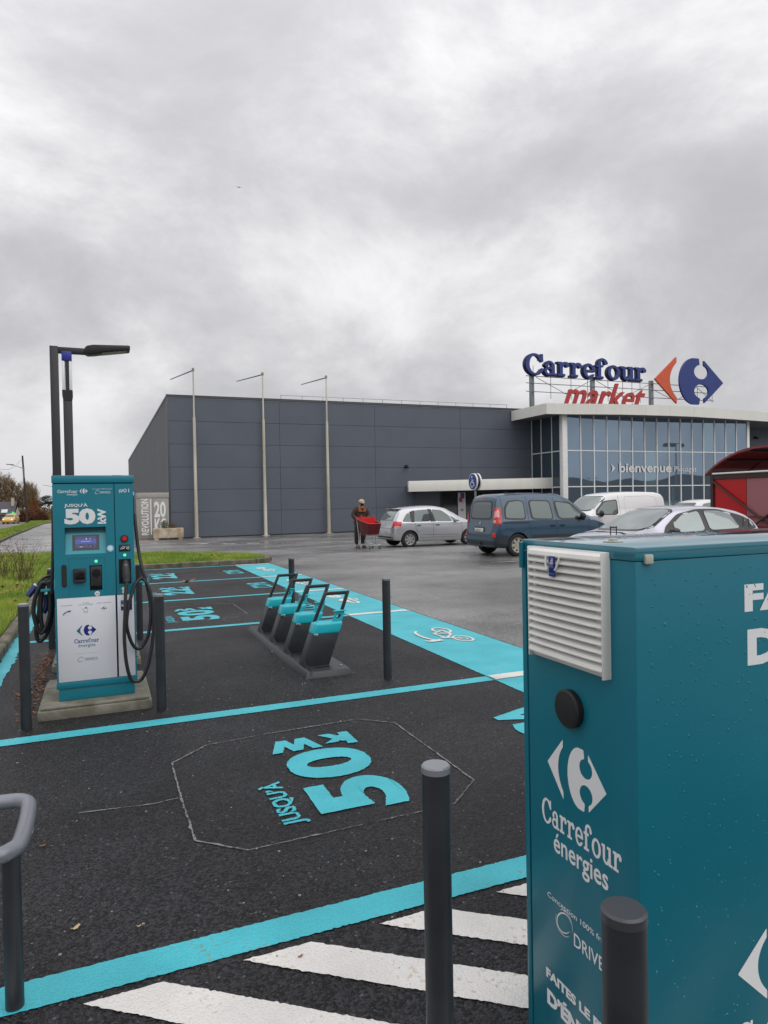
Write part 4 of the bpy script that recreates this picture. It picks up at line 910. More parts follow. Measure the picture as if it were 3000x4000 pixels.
MB().cyl((-.048, YF-.004, 1.111), (-.048, YF+.004, 1.111), .040, n=32).build('socket_ring', mat('dark_grey_plastic'), sk, world=True, smooth=True); MB().cyl((-.048, YF-.0052, 1.111), (-.048, YF-.0042, 1.111), .033, n=32).build('socket_cover', mat('gloss_black'), sk, world=True)
P('socket_latch', -.062, -.034, YF-.003, YF+.004, .974, .981, BLACKP, par=sk)
rs = MB().cyl((-.044, YF-.0012, .947), (-.044, YF+.0005, .947), .020, n=28).build('round_sticker', WHITEV, ch, world=True)
text('lettering', 'o', (-.058, YF-.0014, .940), (.028, 0, 0), (0, 0, .012), TP, rs, bold=.02, depth=.0002)
for z in (.972, .945): MB().cyl((.156, YF-.0012, z), (.156, YF+.0005, z), .015 if z > .96 else .012, n=24).build('round_sticker', WHITEV, ch, world=True)
ho = P('holster_back', .1225, .2175, YF+.0285, YF+.034, 1.013, 1.216, mat('gloss_black')); P('holster_side', .1225, .126, YF+.0, YF+.029, 1.013, 1.216, BLACKP, par=ho); P('holster_side', .214, .2175, YF+.0, YF+.029, 1.013, 1.216, BLACKP, par=ho)
con = MB(); con.tube([(.176, YF+.015, 1.19), (.175, YF-.02, 1.16), (.176, YF-.035, 1.11), (.178, YF-.045, 1.06), (.18, YF-.055, 1.03)], [.026, .027, .028, .029, .030, .031, .031, .032, .031, .03, .028, .027, .026], 14, smooth=3)
cn = con.build('plug', mat('dark_grey_plastic'), ch, world=True, smooth=True)
for k in range(7): MB().tube([(.176+.031*math.cos(t), YF-.025-.02*k/7-.032*math.sin(t)*.9, 1.135-.013*k) for t in [R(20+28*j) for j in range(6)]], .0016, 5, smooth=2).build('grip_rib', BLACKP, cn, world=True)
text('lettering', 'CCS2', (.166, YF-.047, 1.166), (.022, 0, 0), (0, 0, .007), WHITEV, cn, bold=.02, depth=.0003)
# cable hooks and cables
def hook(x0, x1, y, z): MB().box(min(x0, x1), max(x0, x1), y-.02, y+.02, z-.013, z+.0).box(x1-.003, x1+.003, y-.02, y+.02, z-.01, z+.05).build('cable_hook', TEALL, ch, world=True, bevel=.002)
hook(xb, .352, 6.0, 1.030)
def cab(pts, y, r=.0140, name='cable', dy=None):
    p = [(a, (y if dy is None else y+dy[i]), b) for i, (a, b) in enumerate(pts)]
    return MB().tube(p, r, 12, smooth=5).build(name, RUBBER, ch, world=True, smooth=True)
cab([(.18, 1.04), (.168, .93), (.16, .79), (.15, .59), (.16, .39), (.19, .25), (.23, .22), (.28, .24), (.335, .37), (.375, .60), (.38, .80), (.36, .94), (.33, 1.02), (.30, 1.05)], 5.93, dy=[.03, .01, -.01, -.02, -.02, -.01, 0, 0, .0, .02, .04, .05, .06, .06])
cab([(.30, 1.06), (.24, 1.00), (.19, .84), (.17, .69), (.20, .55), (.24, .485), (.29, .495), (.34, .6), (.362, .8), (.335, 1.0), (.305, 1.12), (.28, 1.28), (.262, 1.48), (.258, 1.58)], 5.95, dy=[.04, .02, -.01, -.02, 0, .01, .02, .02, .03, .05, .06, .1, .12, .14])
P('side_strap', xb, .258, YF+.1, YF+.16, 1.50, 1.74, BLACKP, .003)
MB().tube([(xa-.008, 6.2, 1.66), (xa-.012, 6.17, 1.35), (xa-.022, 6.15, 1.10), (xa-.03, 6.17, .95)], .013, 10, smooth=5).build('cable', RUBBER, ch, world=True, smooth=True)
for dx_, pts in ((0, [(-.43, 1.03), (-.47, 1.02), (-.52, .9), (-.53, .79), (-.51, .68), (-.48, .62), (-.44, .67), (-.41, .78), (-.405, .90), (-.41, 1.0)]), (.1, [(-.42, 1.03), (-.455, 1.0), (-.485, .9), (-.495, .79), (-.52, .64), (-.50, .545), (-.44, .60), (-.40, .74), (-.39, .88), (-.41, 1.01)]), (.05, [(-.40, 1.035), (-.45, 1.01), (-.475, .9), (-.48, .76), (-.47, .66), (-.45, .63), (-.42, .7), (-.40, .82), (-.39, .93), (-.40, 1.03)])):
    MB().tube([(a, 6.28+dx_*.5, b) for a, b in pts], .0165, 12, closed=True, smooth=5).build('cable', RUBBER, ch, world=True, smooth=True)
for z0 in (1.075, 1.045): MB().tube([(-.40, 6.42, z0), (-.45, 6.40, z0-.012), (-.49, 6.38, z0-.045), (-.515, 6.37, z0-.075)], .0125, 10, smooth=4).build('cable', RUBBER, ch, world=True, smooth=True)
hk = MB().box(-.47, xa, 6.22, 6.26, .965, .985).box(-.505, -.499, 6.3, 6.36, .97, 1.03).build('cable_hook', TEALL, ch, world=True, bevel=.002)
PLUGB = mat('navy_plug_plastic', (.01, .025, .13), .35)
b1 = MB().cyl((-.515, 6.36, 1.0), (-.575, 6.33, .925), .028, .024, 18).build('spare_plug', PLUGB, ch, world=True, smooth=True); MB().cyl((-.508, 6.362, 1.006), (-.517, 6.357, .995), .0285, n=18).build('plug_collar', WHITEPL, b1, world=True)
MB().tube([(-.45, 6.40, .92), (-.442, 6.39, .86), (-.45, 6.38, .81), (-.47, 6.37, .775)], .026, 12, smooth=3).build('spare_plug', PLUGB, ch, world=True, smooth=True)

# the second charging station, back to back
pl2 = dup(pln, loc=(-.07, 7.98, 0), label='second concrete plinth directly behind the first, mostly hidden')
c2 = thing('charging_station', (-.03, 7.9, .1), label='rear charging station hidden behind the numbered one, only its right edge visible', category='charging station')
MB().box(-.33, .30, 7.62, 8.2, .2, 1.84).build('body', TEAL, c2, world=True, bevel=.006); MB().box(-.33, .305, 7.60, 8.22, 1.843, 1.903).build('top_cap', TEAL, c2, world=True, bevel=.004); MB().box(-.31, .28, 7.64, 8.18, .10, .2).build('plinth_skirt', TEAL, c2, world=True)
MB().box(.302, .325, 7.7, 7.9, 1.52, 1.80).build('side_light', mat('pale_blue_lamp', (.05, .35, .6), .3, emit=(.05, .30, .5), es=.6), c2, world=True, bevel=.003)
MB().tube([(.31, 7.75, 1.52), (.315, 7.74, 1.42), (.33, 7.74, 1.3), (.335, 7.74, 1.2)], .013, 8).build('cable', mat('white_cable_sleeve', (.5, .5, .5), .4), c2, world=True)
# ------------------------------------------------------------------ lamp post and totem behind the chargers
DPOL = mat('dark_bronze_pole', (.022, .02, .024), .4)
lp = thing('street_lamp', (-.505, 9.6, 0), label='dark square lamp post with a flat LED head above the charging station', category='street lamp')
MB().box(-.048, .048, -.048, .048, -.02, 3.68).build('post', DPOL, lp, bevel=.004); MB().box(.049, .40, -.042, .042, 3.60, 3.672).build('arm', DPOL, lp, bevel=.004)
hd = MB(); prof = [(.36, 3.60, 3.685, .06), (.39, 3.592, 3.70, .09), (.46, 3.602, 3.712, .11), (.60, 3.632, 3.716, .12), (.88, 3.672, 3.728, .12), (.90, 3.68, 3.724, .11)]
vs = []; fs = []
for x, z0, z1, w in prof: vs += [(x, -w, z0), (x, w, z0), (x, w, z1), (x, -w, z1)]
for i in range(len(prof)-1):
    for k in range(4): fs.append((4*i+k, 4*i+(k+1) % 4, 4*i+4+(k+1) % 4, 4*i+4+k))
fs += [(0, 1, 2, 3), (20, 23, 22, 21)]; hd.add(vs, fs); hh = hd.build('lamp_head', BLACKP, lp, bevel=.004)
MB().add([(.56, -.09, 3.616), (.86, -.09, 3.664), (.86, .09, 3.664), (.56, .09, 3.616), (.56, -.09, 3.626), (.86, -.09, 3.674), (.86, .09, 3.674), (.56, .09, 3.626)], [(0, 3, 2, 1), (4, 5, 6, 7), (0, 1, 5, 4), (1, 2, 6, 5), (2, 3, 7, 6), (3, 0, 4, 7)]).build('led_lens', mat('led_lens_glass', (.12, .11, .07), .2), hh)
tt = thing('light_column', (-.36, 9.6, 0), label='dark column with two white light strips and a blue cap beside the lamp post', category='light column')
MB().box(-.052, .052, -.052, .052, -.02, 3.06).build('post', DPOL, tt, bevel=.004); MB().prism([(-.06, 3.13), (.06, 3.13), (.06, 3.06), (.05, 3.0), (-.05, 3.0), (-.06, 3.06)], (1, 0, 0), (0, 0, 1), (0, -.06, 0), (0, .12, 0)).build('collar', BLACKP, tt)
MB().box(-.02, .022, -.045, .045, 3.13, 3.50).build('spine', DPOL, tt); 
for s_ in (-1, 1): MB().box(s_*.026, s_*.056, -.05, .05, 3.131, 3.50).build('light_strip', mat('milky_diffuser', (.85, .85, .86), .3), tt, bevel=.004)
MB().box(-.058, .058, -.058, .058, 3.502, 3.62).build('blue_cap', mat('royal_blue_cap', (.02, .03, .28), .35), tt, bevel=.004)

# ================================================================== SCOOTER DOCKS
rk = thing('scooter_dock_rack', (1.95, 7.5, 0), label='dark steel rack of four leaning scooter docks with turquoise caps', category='scooter rack')
RX0, RX1, RY0, RY1 = 1.72, 2.17, 6.17, 8.92
b_ = MB(); b_.add([(RX0, RY0, .003), (RX1+.02, RY0, .003), (RX1+.02, RY1, .003), (RX0, RY1, .003), (RX0+.03, RY0+.03, .06), (RX1, RY0+.03, .06), (RX1, RY1-.03, .06), (RX0+.03, RY1-.03, .06)], [(0, 3, 2, 1), (4, 5, 6, 7), (0, 1, 5, 4), (1, 2, 6, 5), (2, 3, 7, 6), (3, 0, 4, 7)])
b_.build('base_plate', ANTH, rk, world=True, bevel=.003)
CAPT = mat('turquoise_dock_cap', (.018, .46, .55), .32, coat=.15, spec=.5)
HAND = mat('handle_black', (.018, .019, .022), .4)
def dock_meshes():
    lx = .16  # lean towards +X over the height
    # body, leaning towards +X
    def lean(x, y, z): return (x+z*.36-.01, y, z)
    def hull(x0, x1, y0, y1, z0, z1): 
        m_ = MB(); m_.add([lean(x, y, z) for x, y, z in ((x0, y0, z0), (x1, y0, z0), (x1, y1, z0), (x0, y1, z0), (x0, y0, z1), (x1, y0, z1), (x1, y1, z1), (x0, y1, z1))], [(0, 3, 2, 1), (4, 5, 6, 7), (0, 1, 5, 4), (1, 2, 6, 5), (2, 3, 7, 6), (3, 0, 4, 7)]); return m_
    o = []
    o.append(('column', hull(-.17, .10, .0, .16, 0, .30).mesh('column', ANTH, bevel=.004)))
    o.append(('cap', hull(-.178, .108, -.006, .168, .295, .415).mesh('cap', CAPT, bevel=.028, bseg=4)))
    fr = MB(); zt = .695; zb = .36
    for a, b_ in (((-.175, zb), (-.150, zt)), ((.085, zb), (.085, zt))):
        fr.add([lean(a[0], .11, a[1]), lean(a[0]+.033, .11, a[1]), lean(b_[0]+.033, .11, b_[1]), lean(b_[0], .11, b_[1]), lean(a[0], .145, a[1]), lean(a[0]+.033, .145, a[1]), lean(b_[0]+.033, .145, b_[1]), lean(b_[0], .145, b_[1])], [(0, 1, 2, 3), (4, 7, 6, 5), (0, 4, 5, 1), (1, 5, 6, 2), (2, 6, 7, 3), (3, 7, 4, 0)])
    fr.add([lean(-.149, .1105, zt-.034), lean(.117, .1105, zt-.034), lean(.117, .1105, zt), lean(-.149, .1105, zt), lean(-.149, .1445, zt-.034), lean(.117, .1445, zt-.034), lean(.117, .1445, zt), lean(-.149, .1445, zt)], [(0, 1, 2, 3), (4, 7, 6, 5), (0, 4, 5, 1), (1, 5, 6, 2), (2, 6, 7, 3), (3, 7, 4, 0)])
    o.append(('handle', fr.mesh('handle', HAND, bevel=.006)))
    br = MB()
    n = 20; hole = [( .045+.024*math.cos(2*math.pi*k/n), .462+.024*math.sin(2*math.pi*k/n)) for k in range(n)]
    out = []
    for k in range(n):
        c, s_ = math.cos(2*math.pi*k/n), math.sin(2*math.pi*k/n); q = max(abs(c)/.05, abs(s_)/.055); out.append((.045+c/q, .457+s_/q))
    vs = [lean(x, .02, z) for x, z in hole]+[lean(x, .02, z) for x, z in out]; vs += [(p[0], p[1]+.006, p[2]) for p in vs]
    br.add(vs, [(k, (k+1) % n, n+(k+1) % n, n+k) for k in range(n)]+[(2*n+k, 3*n+k, 3*n+(k+1) % n, 2*n+(k+1) % n) for k in range(n)]+[(k, 2*n+k, 2*n+(k+1) % n, (k+1) % n) for k in range(n)]+[(n+k, n+(k+1) % n, 3*n+(k+1) % n, 3*n+k) for k in range(n)])
    br.box(.045-.062+.17, .045+.062+.17, .0, .055, .512, .518)
    o.append(('lock_bracket', br.mesh('lock_bracket', CAPT)))
    o.append(('lock_insert', MB().box(-.155+.09, -.11+.09, -.012, .0, .283, .31).mesh('lock_insert', CHROME, bevel=.002)))
    sl = MB(); sl.add([(-.27, -.27, .0), (-.235, -.25, .0), (-.19, -.01, .0), (-.20, -.01, .05), (-.27, -.27, .006), (-.235, -.25, .006)], [(0, 1, 2, 3), (0, 3, 4), (4, 3, 5), (1, 5, 2), (0, 4, 5, 1), (2, 5, 3)])
    o.append(('gusset', MB().add([(-.18, -.0, .0), (-.172, -.3, .0), (-.165, -.3, .004), (-.165, .0, .07), (-.15, -.0, .0)], [(0, 1, 2, 3), (0, 3, 4), (4, 3, 2, 1)]).mesh('gusset', ANTH)))
    o.append(('slot', MB().prism(rounded(-.09, .07, -.095, -.078, .008, 4), (1, 0, 0), (0, 1, 0), (0, 0, .0005), (0, 0, .0015)).mesh('slot', mat('gloss_black'))))
    o.append(('bolt', MB().cyl((-.165, -.12, 0), (-.165, -.12, .012), .013, n=6).mesh('bolt', CHROME)))
    o.append(('bolt', MB().cyl((.17, -.12, 0), (.17, -.12, .012), .013, n=6).mesh('bolt', CHROME)))
    return o
dm = dock_meshes()
for k, y in enumerate((6.43, 7.08, 7.73, 8.38)):
    d = link('dock', dm[0][1], rk); d.location = (0, y-7.5, .06)
    for nme, me in dm[1:]: link(nme, me, d)

# ================================================================== HOOP BARRIER
hb = thing('hoop_barrier', (-.56, 2.53, 0), label='grey tubular hoop barrier at the lower left with a small white sticker', category='barrier')
lp_ = [(-1.05, 2.50), (-.6, 2.50), (-.36, 2.505), (-.30, 2.53), (-.275, 2.60), (-.275, 2.86), (-.30, 2.94), (-.37, 2.965), (-.6, 2.97), (-1.05, 2.97), (-1.12, 2.9), (-1.12, 2.57)]
MB().tube([(x, y, .53) for x, y in lp_], .0275, 18, closed=True, smooth=5).build('top_hoop', STEELD, hb, world=True, smooth=True)
for x in (-.30, -1.08): MB().cyl((x, 2.545, -.02), (x, 2.545, .52), .0285, n=24).build('post', ANTH, hb, world=True, smooth=True)
MB().add([(-.2462, 2.66, .518), (-.2462, 2.74, .520), (-.2470, 2.74, .540), (-.2470, 2.66, .538)], [(0, 1, 2, 3)]).build('sticker', WHITEV, hb, world=True)

# ================================================================== POWER CABINET (right foreground)
CB = thing('power_cabinet', (1.6, 1.5, 0), label='large wet teal power cabinet with white louvred vent and white slab lettering', category='cabinet')
CX, CY, CY2, CH = 1.167, 1.275, 1.753, 1.53
def Q(name, x0, x1, y0, y1, z0, z1, m, bev=0., par=None): return MB().box(x0, x1, y0, y1, z0, z1).build(name, m, par or CB, world=True, bevel=bev)
def wetteal():
    m = mat('wet_teal_cabinet_paint', (.0065, .15, .21), .33, spec=.32, coat=.05, var=.03, vscale=2, bump=.0002, bscale=450); return m
WT = wetteal()
Q('body', CX, 3.4, CY, CY2-.028, .0, CH-.034, WT, .004)
Q('top_lid', CX-.0025, 3.4, CY-.0025, CY2-.010, CH-.0335, CH, mat('wet_teal_lid_paint', (.0065, .15, .21), .16, spec=.6, coat=1.), .003)
Q('rear_door', CX+.0, 3.4, CY2-.022, CY2, .0, CH-.036, WT, .003)
Q('door_seal', CX+.006, 3.3, CY2-.0275, CY2-.0225, .02, CH-.04, BLACKP)
MB().cyl((CX-.006, CY2-.012, CH-.085), (CX-.006, CY2-.012, CH-.01), .008, n=12).build('hinge', WT, CB, world=True, smooth=True)
Q('base_gravel', CX+.02, 3.4, CY+.02, CY2-.03, -.02, .0, CONC)
# louvred filter vent on the left side
y0, y1, z0, z1 = 1.362, 1.690, 1.195, 1.513
vt = Q('filter_vent', CX-.006, CX+.001, y0, y1, z0, z1, WHITEPL, .002)
Q('vent_side', CX-.026, CX-.004, y0-.0, y0+.006, z0, z1, WHITEPL, .002, vt); Q('vent_side', CX-.022, CX-.004, y1-.006, y1, z0, z1, WHITEPL, .002, vt)
nl = 14; ph = (z1-z0-.02)/nl
for k in range(nl):
    zt_ = z1-.004-ph*k; big = k == 0 or k == nl-1
    m_ = MB(); n = 8; pr = [(CX-.004, 0), (CX-.013, -.002), (CX-.022, -.007), (CX-.029, -.0135), (CX-.029, -.0165), (CX-.019, -.0150), (CX-.010, -.011), (CX-.004, -.009)]
    if big: pr = [(CX-.004, 0), (CX-.016, -.001), (CX-.026, -.007), (CX-.030, -.017), (CX-.028, -.0215), (CX-.016, -.0225), (CX-.004, -.0225)]
    np_ = len(pr); vs = []
    for j in range(n+1):
        yy = y0+.006+(y1-y0-.012)*j/n; sag = .0
        e_ = .004*(abs(2*j/n-1)**6)
        vs += [(x+e_ if x < CX-.006 else x, yy, zt_+z) for x, z in pr]
    m_.add(vs, [(j*np_+i, j*np_+(i+1) % np_, (j+1)*np_+(i+1) % np_, (j+1)*np_+i) for j in range(n) for i in range(np_)]+[tuple(range(np_)), tuple(range(n*np_, (n+1)*np_))[::-1]])
    m_.build('louvre_slat', WHITEPL, vt, world=True, smooth=False)
for y in (y0+.035, y1-.018): Q('vent_rib', CX-.012, CX-.004, y-.013, y+.005, z0+.02, z1-.02, WHITEPL, 0, vt)
tg = Q('vent_tag', CX-.0345, CX-.0305, 1.545, 1.570, 1.448, 1.492, NAVY, .001, vt)
Q('tag_tab', CX-.033, CX-.028, 1.547, 1.572, 1.436, 1.447, mat('tag_blue', (.01, .05, .30), .3), .002, vt)
mb = MB()
for k in range(4): mb.box(CX-.0352, CX-.0347, 1.549, 1.556+.003*k, 1.486-.0045*k, 1.4835-.0045*k+.0004)
mb.build('tag_print', WHITEV, tg and vt, world=True)
place_flat('tag_lettering', text_poly('RITTAL', .01), (CX-.0350, 1.568, 1.461), (0, -.020, 0), (0, 0, .006), mat('tag_print_pale', (.3, .4, .7), .5), vt, depth=.0003)
for q_ in (((CX-.030, 1.588, 1.490), (CX-.034, 1.583, 1.465), (CX-.035, 1.575, 1.455)), ((CX-.030, 1.527, 1.490), (CX-.034, 1.534, 1.465), (CX-.035, 1.541, 1.455))): MB().tube(q_, .0028, 6).build('vent_clip', WHITEPL, vt, world=True)
# round black rubber vent
vs = MB(); n = 40
vs.cyl((CX+.001, 1.520, 1.081), (CX-.018, 1.520, 1.081), .050, .052, n).cyl((CX-.018, 1.520, 1.081), (CX-.023, 1.520, 1.081), .052, .046, n)
vs.build('round_vent', mat('matte_rubber', (.010, .010, .011), .62), CB, world=True, smooth=True)
vs = MB(); vs.cyl((CX-.0232, 1.520, 1.081), (CX-.0238, 1.520, 1.081), .043, .041, n); vs.build('round_vent_face', mat('matte_rubber'), CB, world=True, smooth=True)
Q('square_cap', 1.190, 1.214, CY-.011, CY-.001, 1.489, 1.512, mat('beige_cap', (.45, .44, .38), .4), .003)
MB().cyl((1.262, 1.460, CH+.0005), (1.262, 1.460, CH+.003), .026, n=24).cyl((1.262, 1.460, CH+.003), (1.262, 1.460, CH+.010), .012, n=20).build('roof_fitting', mat('beige_cap'), CB, world=True, smooth=True)
# lettering on the left side: u runs towards -Y
LX = CX-.0006
def TL(t, ya, yb, za, zb, **k): return text('lettering', t, (LX, ya, za), (0, yb-ya, 0), (0, 0, zb-za), WHITEV, CB, depth=.0003, **k)
emblem('emblem', (LX, 1.632, .816), (0, -.245, 0), (0, 0, .165), WHITEV, WHITEV, CB, depth=.0003)
place_flat('lettering', CARREF[:2], (LX, 1.664, .715), (0, -.330, 0), (0, 0, .074), WHITEV, CB, depth=.0003)
TL('énergies', 1.610, 1.384, .632, .705, bold=.012)
TL('Conception 100% française', 1.643, 1.335, .498, .518)
ellipse_ring('oval_mark', (LX, 1.606, .428), (0, -.075, 0), (0, 0, .075), WHITEV, CB)
TL('DRIVECO', 1.525, 1.335, .428, .465, bold=.004)
TL('FAITES LE PLEIN', 1.655, 1.335, .262, .290, bold=.045); TL('D\u2019\u00c9NERGIE', 1.652, 1.335, .185, .240, bold=.055)
LY = CY-.0006
def TF(t, xa_, xb_, za, zb, **k): return text('lettering', t, (xa_, LY, za), (xb_-xa_, 0, 0), (0, 0, zb-za), WHITEV, CB, depth=.0003, **k)
TF('FAITES LE PLEIN', 1.522, 2.55, 1.348, 1.420, bold=.05); TF('D\u2019\u00c9NERGIE', 1.531, 2.30, 1.208, 1.325, bold=.055)
emblem('emblem', (1.487, LY, .325), (.36, 0, 0), (0, 0, .185), WHITEV, WHITEV, CB, depth=.0003)
place_flat('lettering', CARREF[:2], (1.478, LY, .205), (.44, 0, 0), (0, 0, .082), WHITEV, CB, depth=.0003)
# rainwater: beads on the front face, a puddle on the lid
WATER = mat('water_beads', (.010, .19, .25), .10, spec=.5, coat=.5)
WATER2 = mat('puddle', (.02, .035, .05), .02, spec=.9, coat=1.)
dr = MB()
for _ in range(1500):
    x = random.uniform(1.205, 2.1); z = random.uniform(.05, 1.47)
    if random.random() > .25+.75*math.exp(-((z-1.15)/.45)**2): continue
    r_ = random.choice((.0010, .0014, .0018, .0024, .0030))*random.uniform(.8, 1.2)
    c = Vector((x, CY-.0002, z)); vs = []; 
    for j, (q, hgt) in enumerate(((1, 0), (.7, .45), (.0, .62))):
        for k in range(6 if q else 1):
            t = 2*math.pi*k/6; vs.append(c+Vector((q*r_*math.cos(t), -hgt*r_, q*r_*1.25*math.sin(t)-.2*r_*q)))
    dr.add(vs, [(k, (k+1) % 6, 6+(k+1) % 6, 6+k) for k in range(6)]+[(6+k, 6+(k+1) % 6, 12) for k in range(6)])
dr.build('water_beads', WATER, CB, world=True, smooth=True, kind='stuff')
pd = []
for k in range(44):
    t = 2*math.pi*k/44; rr = 1+.10*math.sin(3*t+1)+.07*math.sin(7*t)+.04*math.sin(13*t)
    pd.append((2.12+.40*rr*math.cos(t), 1.575+.045*rr*math.sin(t)+.03*math.cos(t)))
MB().prism(pd, (1, 0, 0), (0, 1, 0), (0, 0, CH+.0004), (0, 0, .0012)).build('puddle', WATER2, CB, world=True)
# ================================================================== CARS
TYRE = mat('tyre_rubber', (.014, .014, .015), .7, bump=.001, bscale=80); ALLOY = mat('silver_wheel', (.45, .45, .46), .32, metal=.6); ALLOY2 = mat('pale_gold_wheel', (.50, .47, .40), .35, metal=.5)
CGLASS = mat('car_glass', (.11, .135, .135), .03, metal=.4, spec=.7); CGLASSL = mat('rear_car_glass', (.28, .32, .32), .04, metal=.5, spec=.7); PILLAR = mat('black_pillar', (.012, .012, .014), .2)
SEAM = mat('shut_line', (.006, .006, .007), .6); REDL = mat('red_tail_lamp', (.55, .012, .012), .12, coat=.6); REDLL = mat('pink_lamp_lens', (.75, .35, .33), .12, coat=.6); PLATE = mat('number_plate', (.68, .68, .66), .4)
TRIMB = mat('black_bumper_trim', (.03, .031, .033), .6); ORL = mat('orange_lamp', (.7, .25, .03), .2); HEADL = mat('headlamp_glass', (.55, .57, .6), .08, metal=.4); SILV = mat('silver_badge', (.5, .5, .5), .2, metal=.9)
def carpaint(n, c, rough=.28, metal=.35): return mat(n, c, rough, metal=metal, coat=.7, spec=.5)
class Car:
    """body lofted along its length (x = 0 rear bumper, forward +x); y to both sides"""
    def __init__(s, name, st, wheels, r, paint_, label, category, loc, rz, length, group=None, wheel_mat=ALLOY, sub=4, arch=.045):
        s.root = thing(name, loc, rz, label=label, category=category, group=group); s.paint = paint_
        # Catmull-Rom through the stations
        P_ = [list(p) for p in st]; rows = []
        for i in range(len(P_)-1):
            a, b, c, d = P_[max(0, i-1)], P_[i], P_[i+1], P_[min(len(P_)-1, i+2)]
            for k in range(sub):
                t = k/sub; lin = [b[j]*(1-t)+c[j]*t for j in range(6)]
                cat_ = [.5*((2*b[j])+(c[j]-a[j])*t+(2*a[j]-5*b[j]+4*c[j]-d[j])*t*t+(-a[j]+3*b[j]-3*c[j]+d[j])*t**3) for j in range(6)]
                rows.append([lin[0]]+[.5*lin[j]+.5*cat_[j] for j in range(1, 6)])
        rows.append(P_[-1])
        sec = []
        for x, zb, zs_, zt, w, wt in rows:
            h = zs_-zb
            half = [(0, zb), (w-.20, zb), (w-.06, zb+.02), (w-.015, zb+.12*min(1, h/.5)), (w, zb+.5*h), (w-.006, zb+.78*h), (w-.022, zs_-.03*min(1, h)), (w-.045, zs_)]
            ww = w-.05; up = zt-zs_
            half += [(ww+(wt-ww)*.22, zs_+up*.25), (ww+(wt-ww)*.5, zs_+up*.52), (ww+(wt-ww)*.80, zs_+up*.78), (wt+(.0), zs_+up*.90), (wt-.05, zs_+up*.965), (wt-.14, zt-.004*min(1, up)), (wt*.5, zt+.012), (0, zt+.02)]
            sec.append([(x, y, z) for y, z in half]+[(x, -y, z) for y, z in half[-2:0:-1]])
        n = len(sec[0]); vs = [p for q in sec for p in q]
        fs = [(i*n+k, i*n+(k+1) % n, (i+1)*n+(k+1) % n, (i+1)*n+k) for i in range(len(sec)-1) for k in range(n)]
        fs += [tuple(range(n))[::-1], tuple((len(sec)-1)*n+k for k in range(n))]
        me = MB().add(vs, fs).mesh('body', paint_, weld=True)
        o = bpy.data.objects.new('tmp', me); COL.objects.link(o); cut = []
        W_ = max(p[4] for p in st)
        for wx in wheels:
            for s_ in (1, -1):
                cm = MB().cyl((wx, s_*(W_-.26), r+.0), (wx, s_*(W_+.2), r+.0), r+arch, n=40).mesh('c', TRIMB)
                co = bpy.data.objects.new('c', cm); COL.objects.link(co); cut.append(co)
                md = o.modifiers.new('b', 'BOOLEAN'); md.operation = 'DIFFERENCE'; md.object = co; md.solver = 'EXACT'
                try: md.material_mode = 'TRANSFER'
                except Exception: pass
        dg = bpy.context.evaluated_depsgraph_get(); dg.update(); ev = bpy.data.meshes.new_from_object(o.evaluated_get(dg))
        bpy.data.objects.remove(o)
        for c in cut: bpy.data.objects.remove(c)
        ev.name = 'body'; shade(ev, 32); s.body = link('body', ev, s.root)
        bm = bmesh.new(); bm.from_mesh(ev); s.bvh = BVHTree.FromBMesh(bm); bm.free()
        bm = bmesh.new(); bm.from_mesh(me); s.bvh0 = BVHTree.FromBMesh(bm); bm.free()
        # wheels: share one mesh pair
        ty = MB(); n = 36; pr = [(-.10, r*.66), (-.105, r*.90), (-.085, r), (.085, r), (.105, r*.9), (.10, r*.66)]; vs = []
        for k in range(n):
            t = 2*math.pi*k/n
            for y, q in pr: vs.append((q*math.cos(t), y, q*math.sin(t)))
        ty.add(vs, [(k*6+j, k*6+j+1, ((k+1) % n)*6+j+1, ((k+1) % n)*6+j) for k in range(n) for j in range(5)])
        tym = ty.mesh('tyre', TYRE, smooth=True)
        rm = MB(); rm.cyl((0, .02, 0), (0, .03, 0), r*.66, n=n, mi=1); rm.cyl((0, .0, 0), (0, .085, 0), r*.16, r*.13, 16)
        for k in range(n):
            t0, t1 = 2*math.pi*k/n, 2*math.pi*(k+1)/n
            rm.add([(q*math.cos(t), y, q*math.sin(t)) for t in (t0, t1) for y, q in ((.03, r*.665), (.098, r*.665), (.092, r*.59), (.03, r*.57))], [(0, 1, 5, 4), (1, 2, 6, 5), (2, 3, 7, 6)])
        for k in range(s.spokes if hasattr(s, 'spokes') else 7):
            t = 2*math.pi*k/7; c, q = math.cos(t), math.sin(t); w0, w1 = r*.07, r*.15
            rm.add([(c*a-q*b, y, q*a+c*b) for a, b, y in ((r*.10, -w0, .07), (r*.10, w0, .07), (r*.45, w1, .088), (r*.60, w0*.9, .08), (r*.60, -w0*.9, .08), (r*.45, -w1, .088))], [(0, 1, 2, 3, 4, 5)])
        rmm = rm.mesh('rim', [wheel_mat, BLACKP], smooth=True)
        for wx in wheels:
            for s_ in (1, -1):
                wl = link('wheel', tym, s.root); wl.location = (wx, s_*(W_-.135), r); wl.rotation_euler = (0, 0, 0 if s_ > 0 else math.pi)
                ri = link('rim', rmm, wl)
        ua = MB()
        for wx in wheels: ua.box(wx-r-.05, wx+r+.05, -(W_-.27), W_-.27, .18, r*2+.10)
        s.W = W_
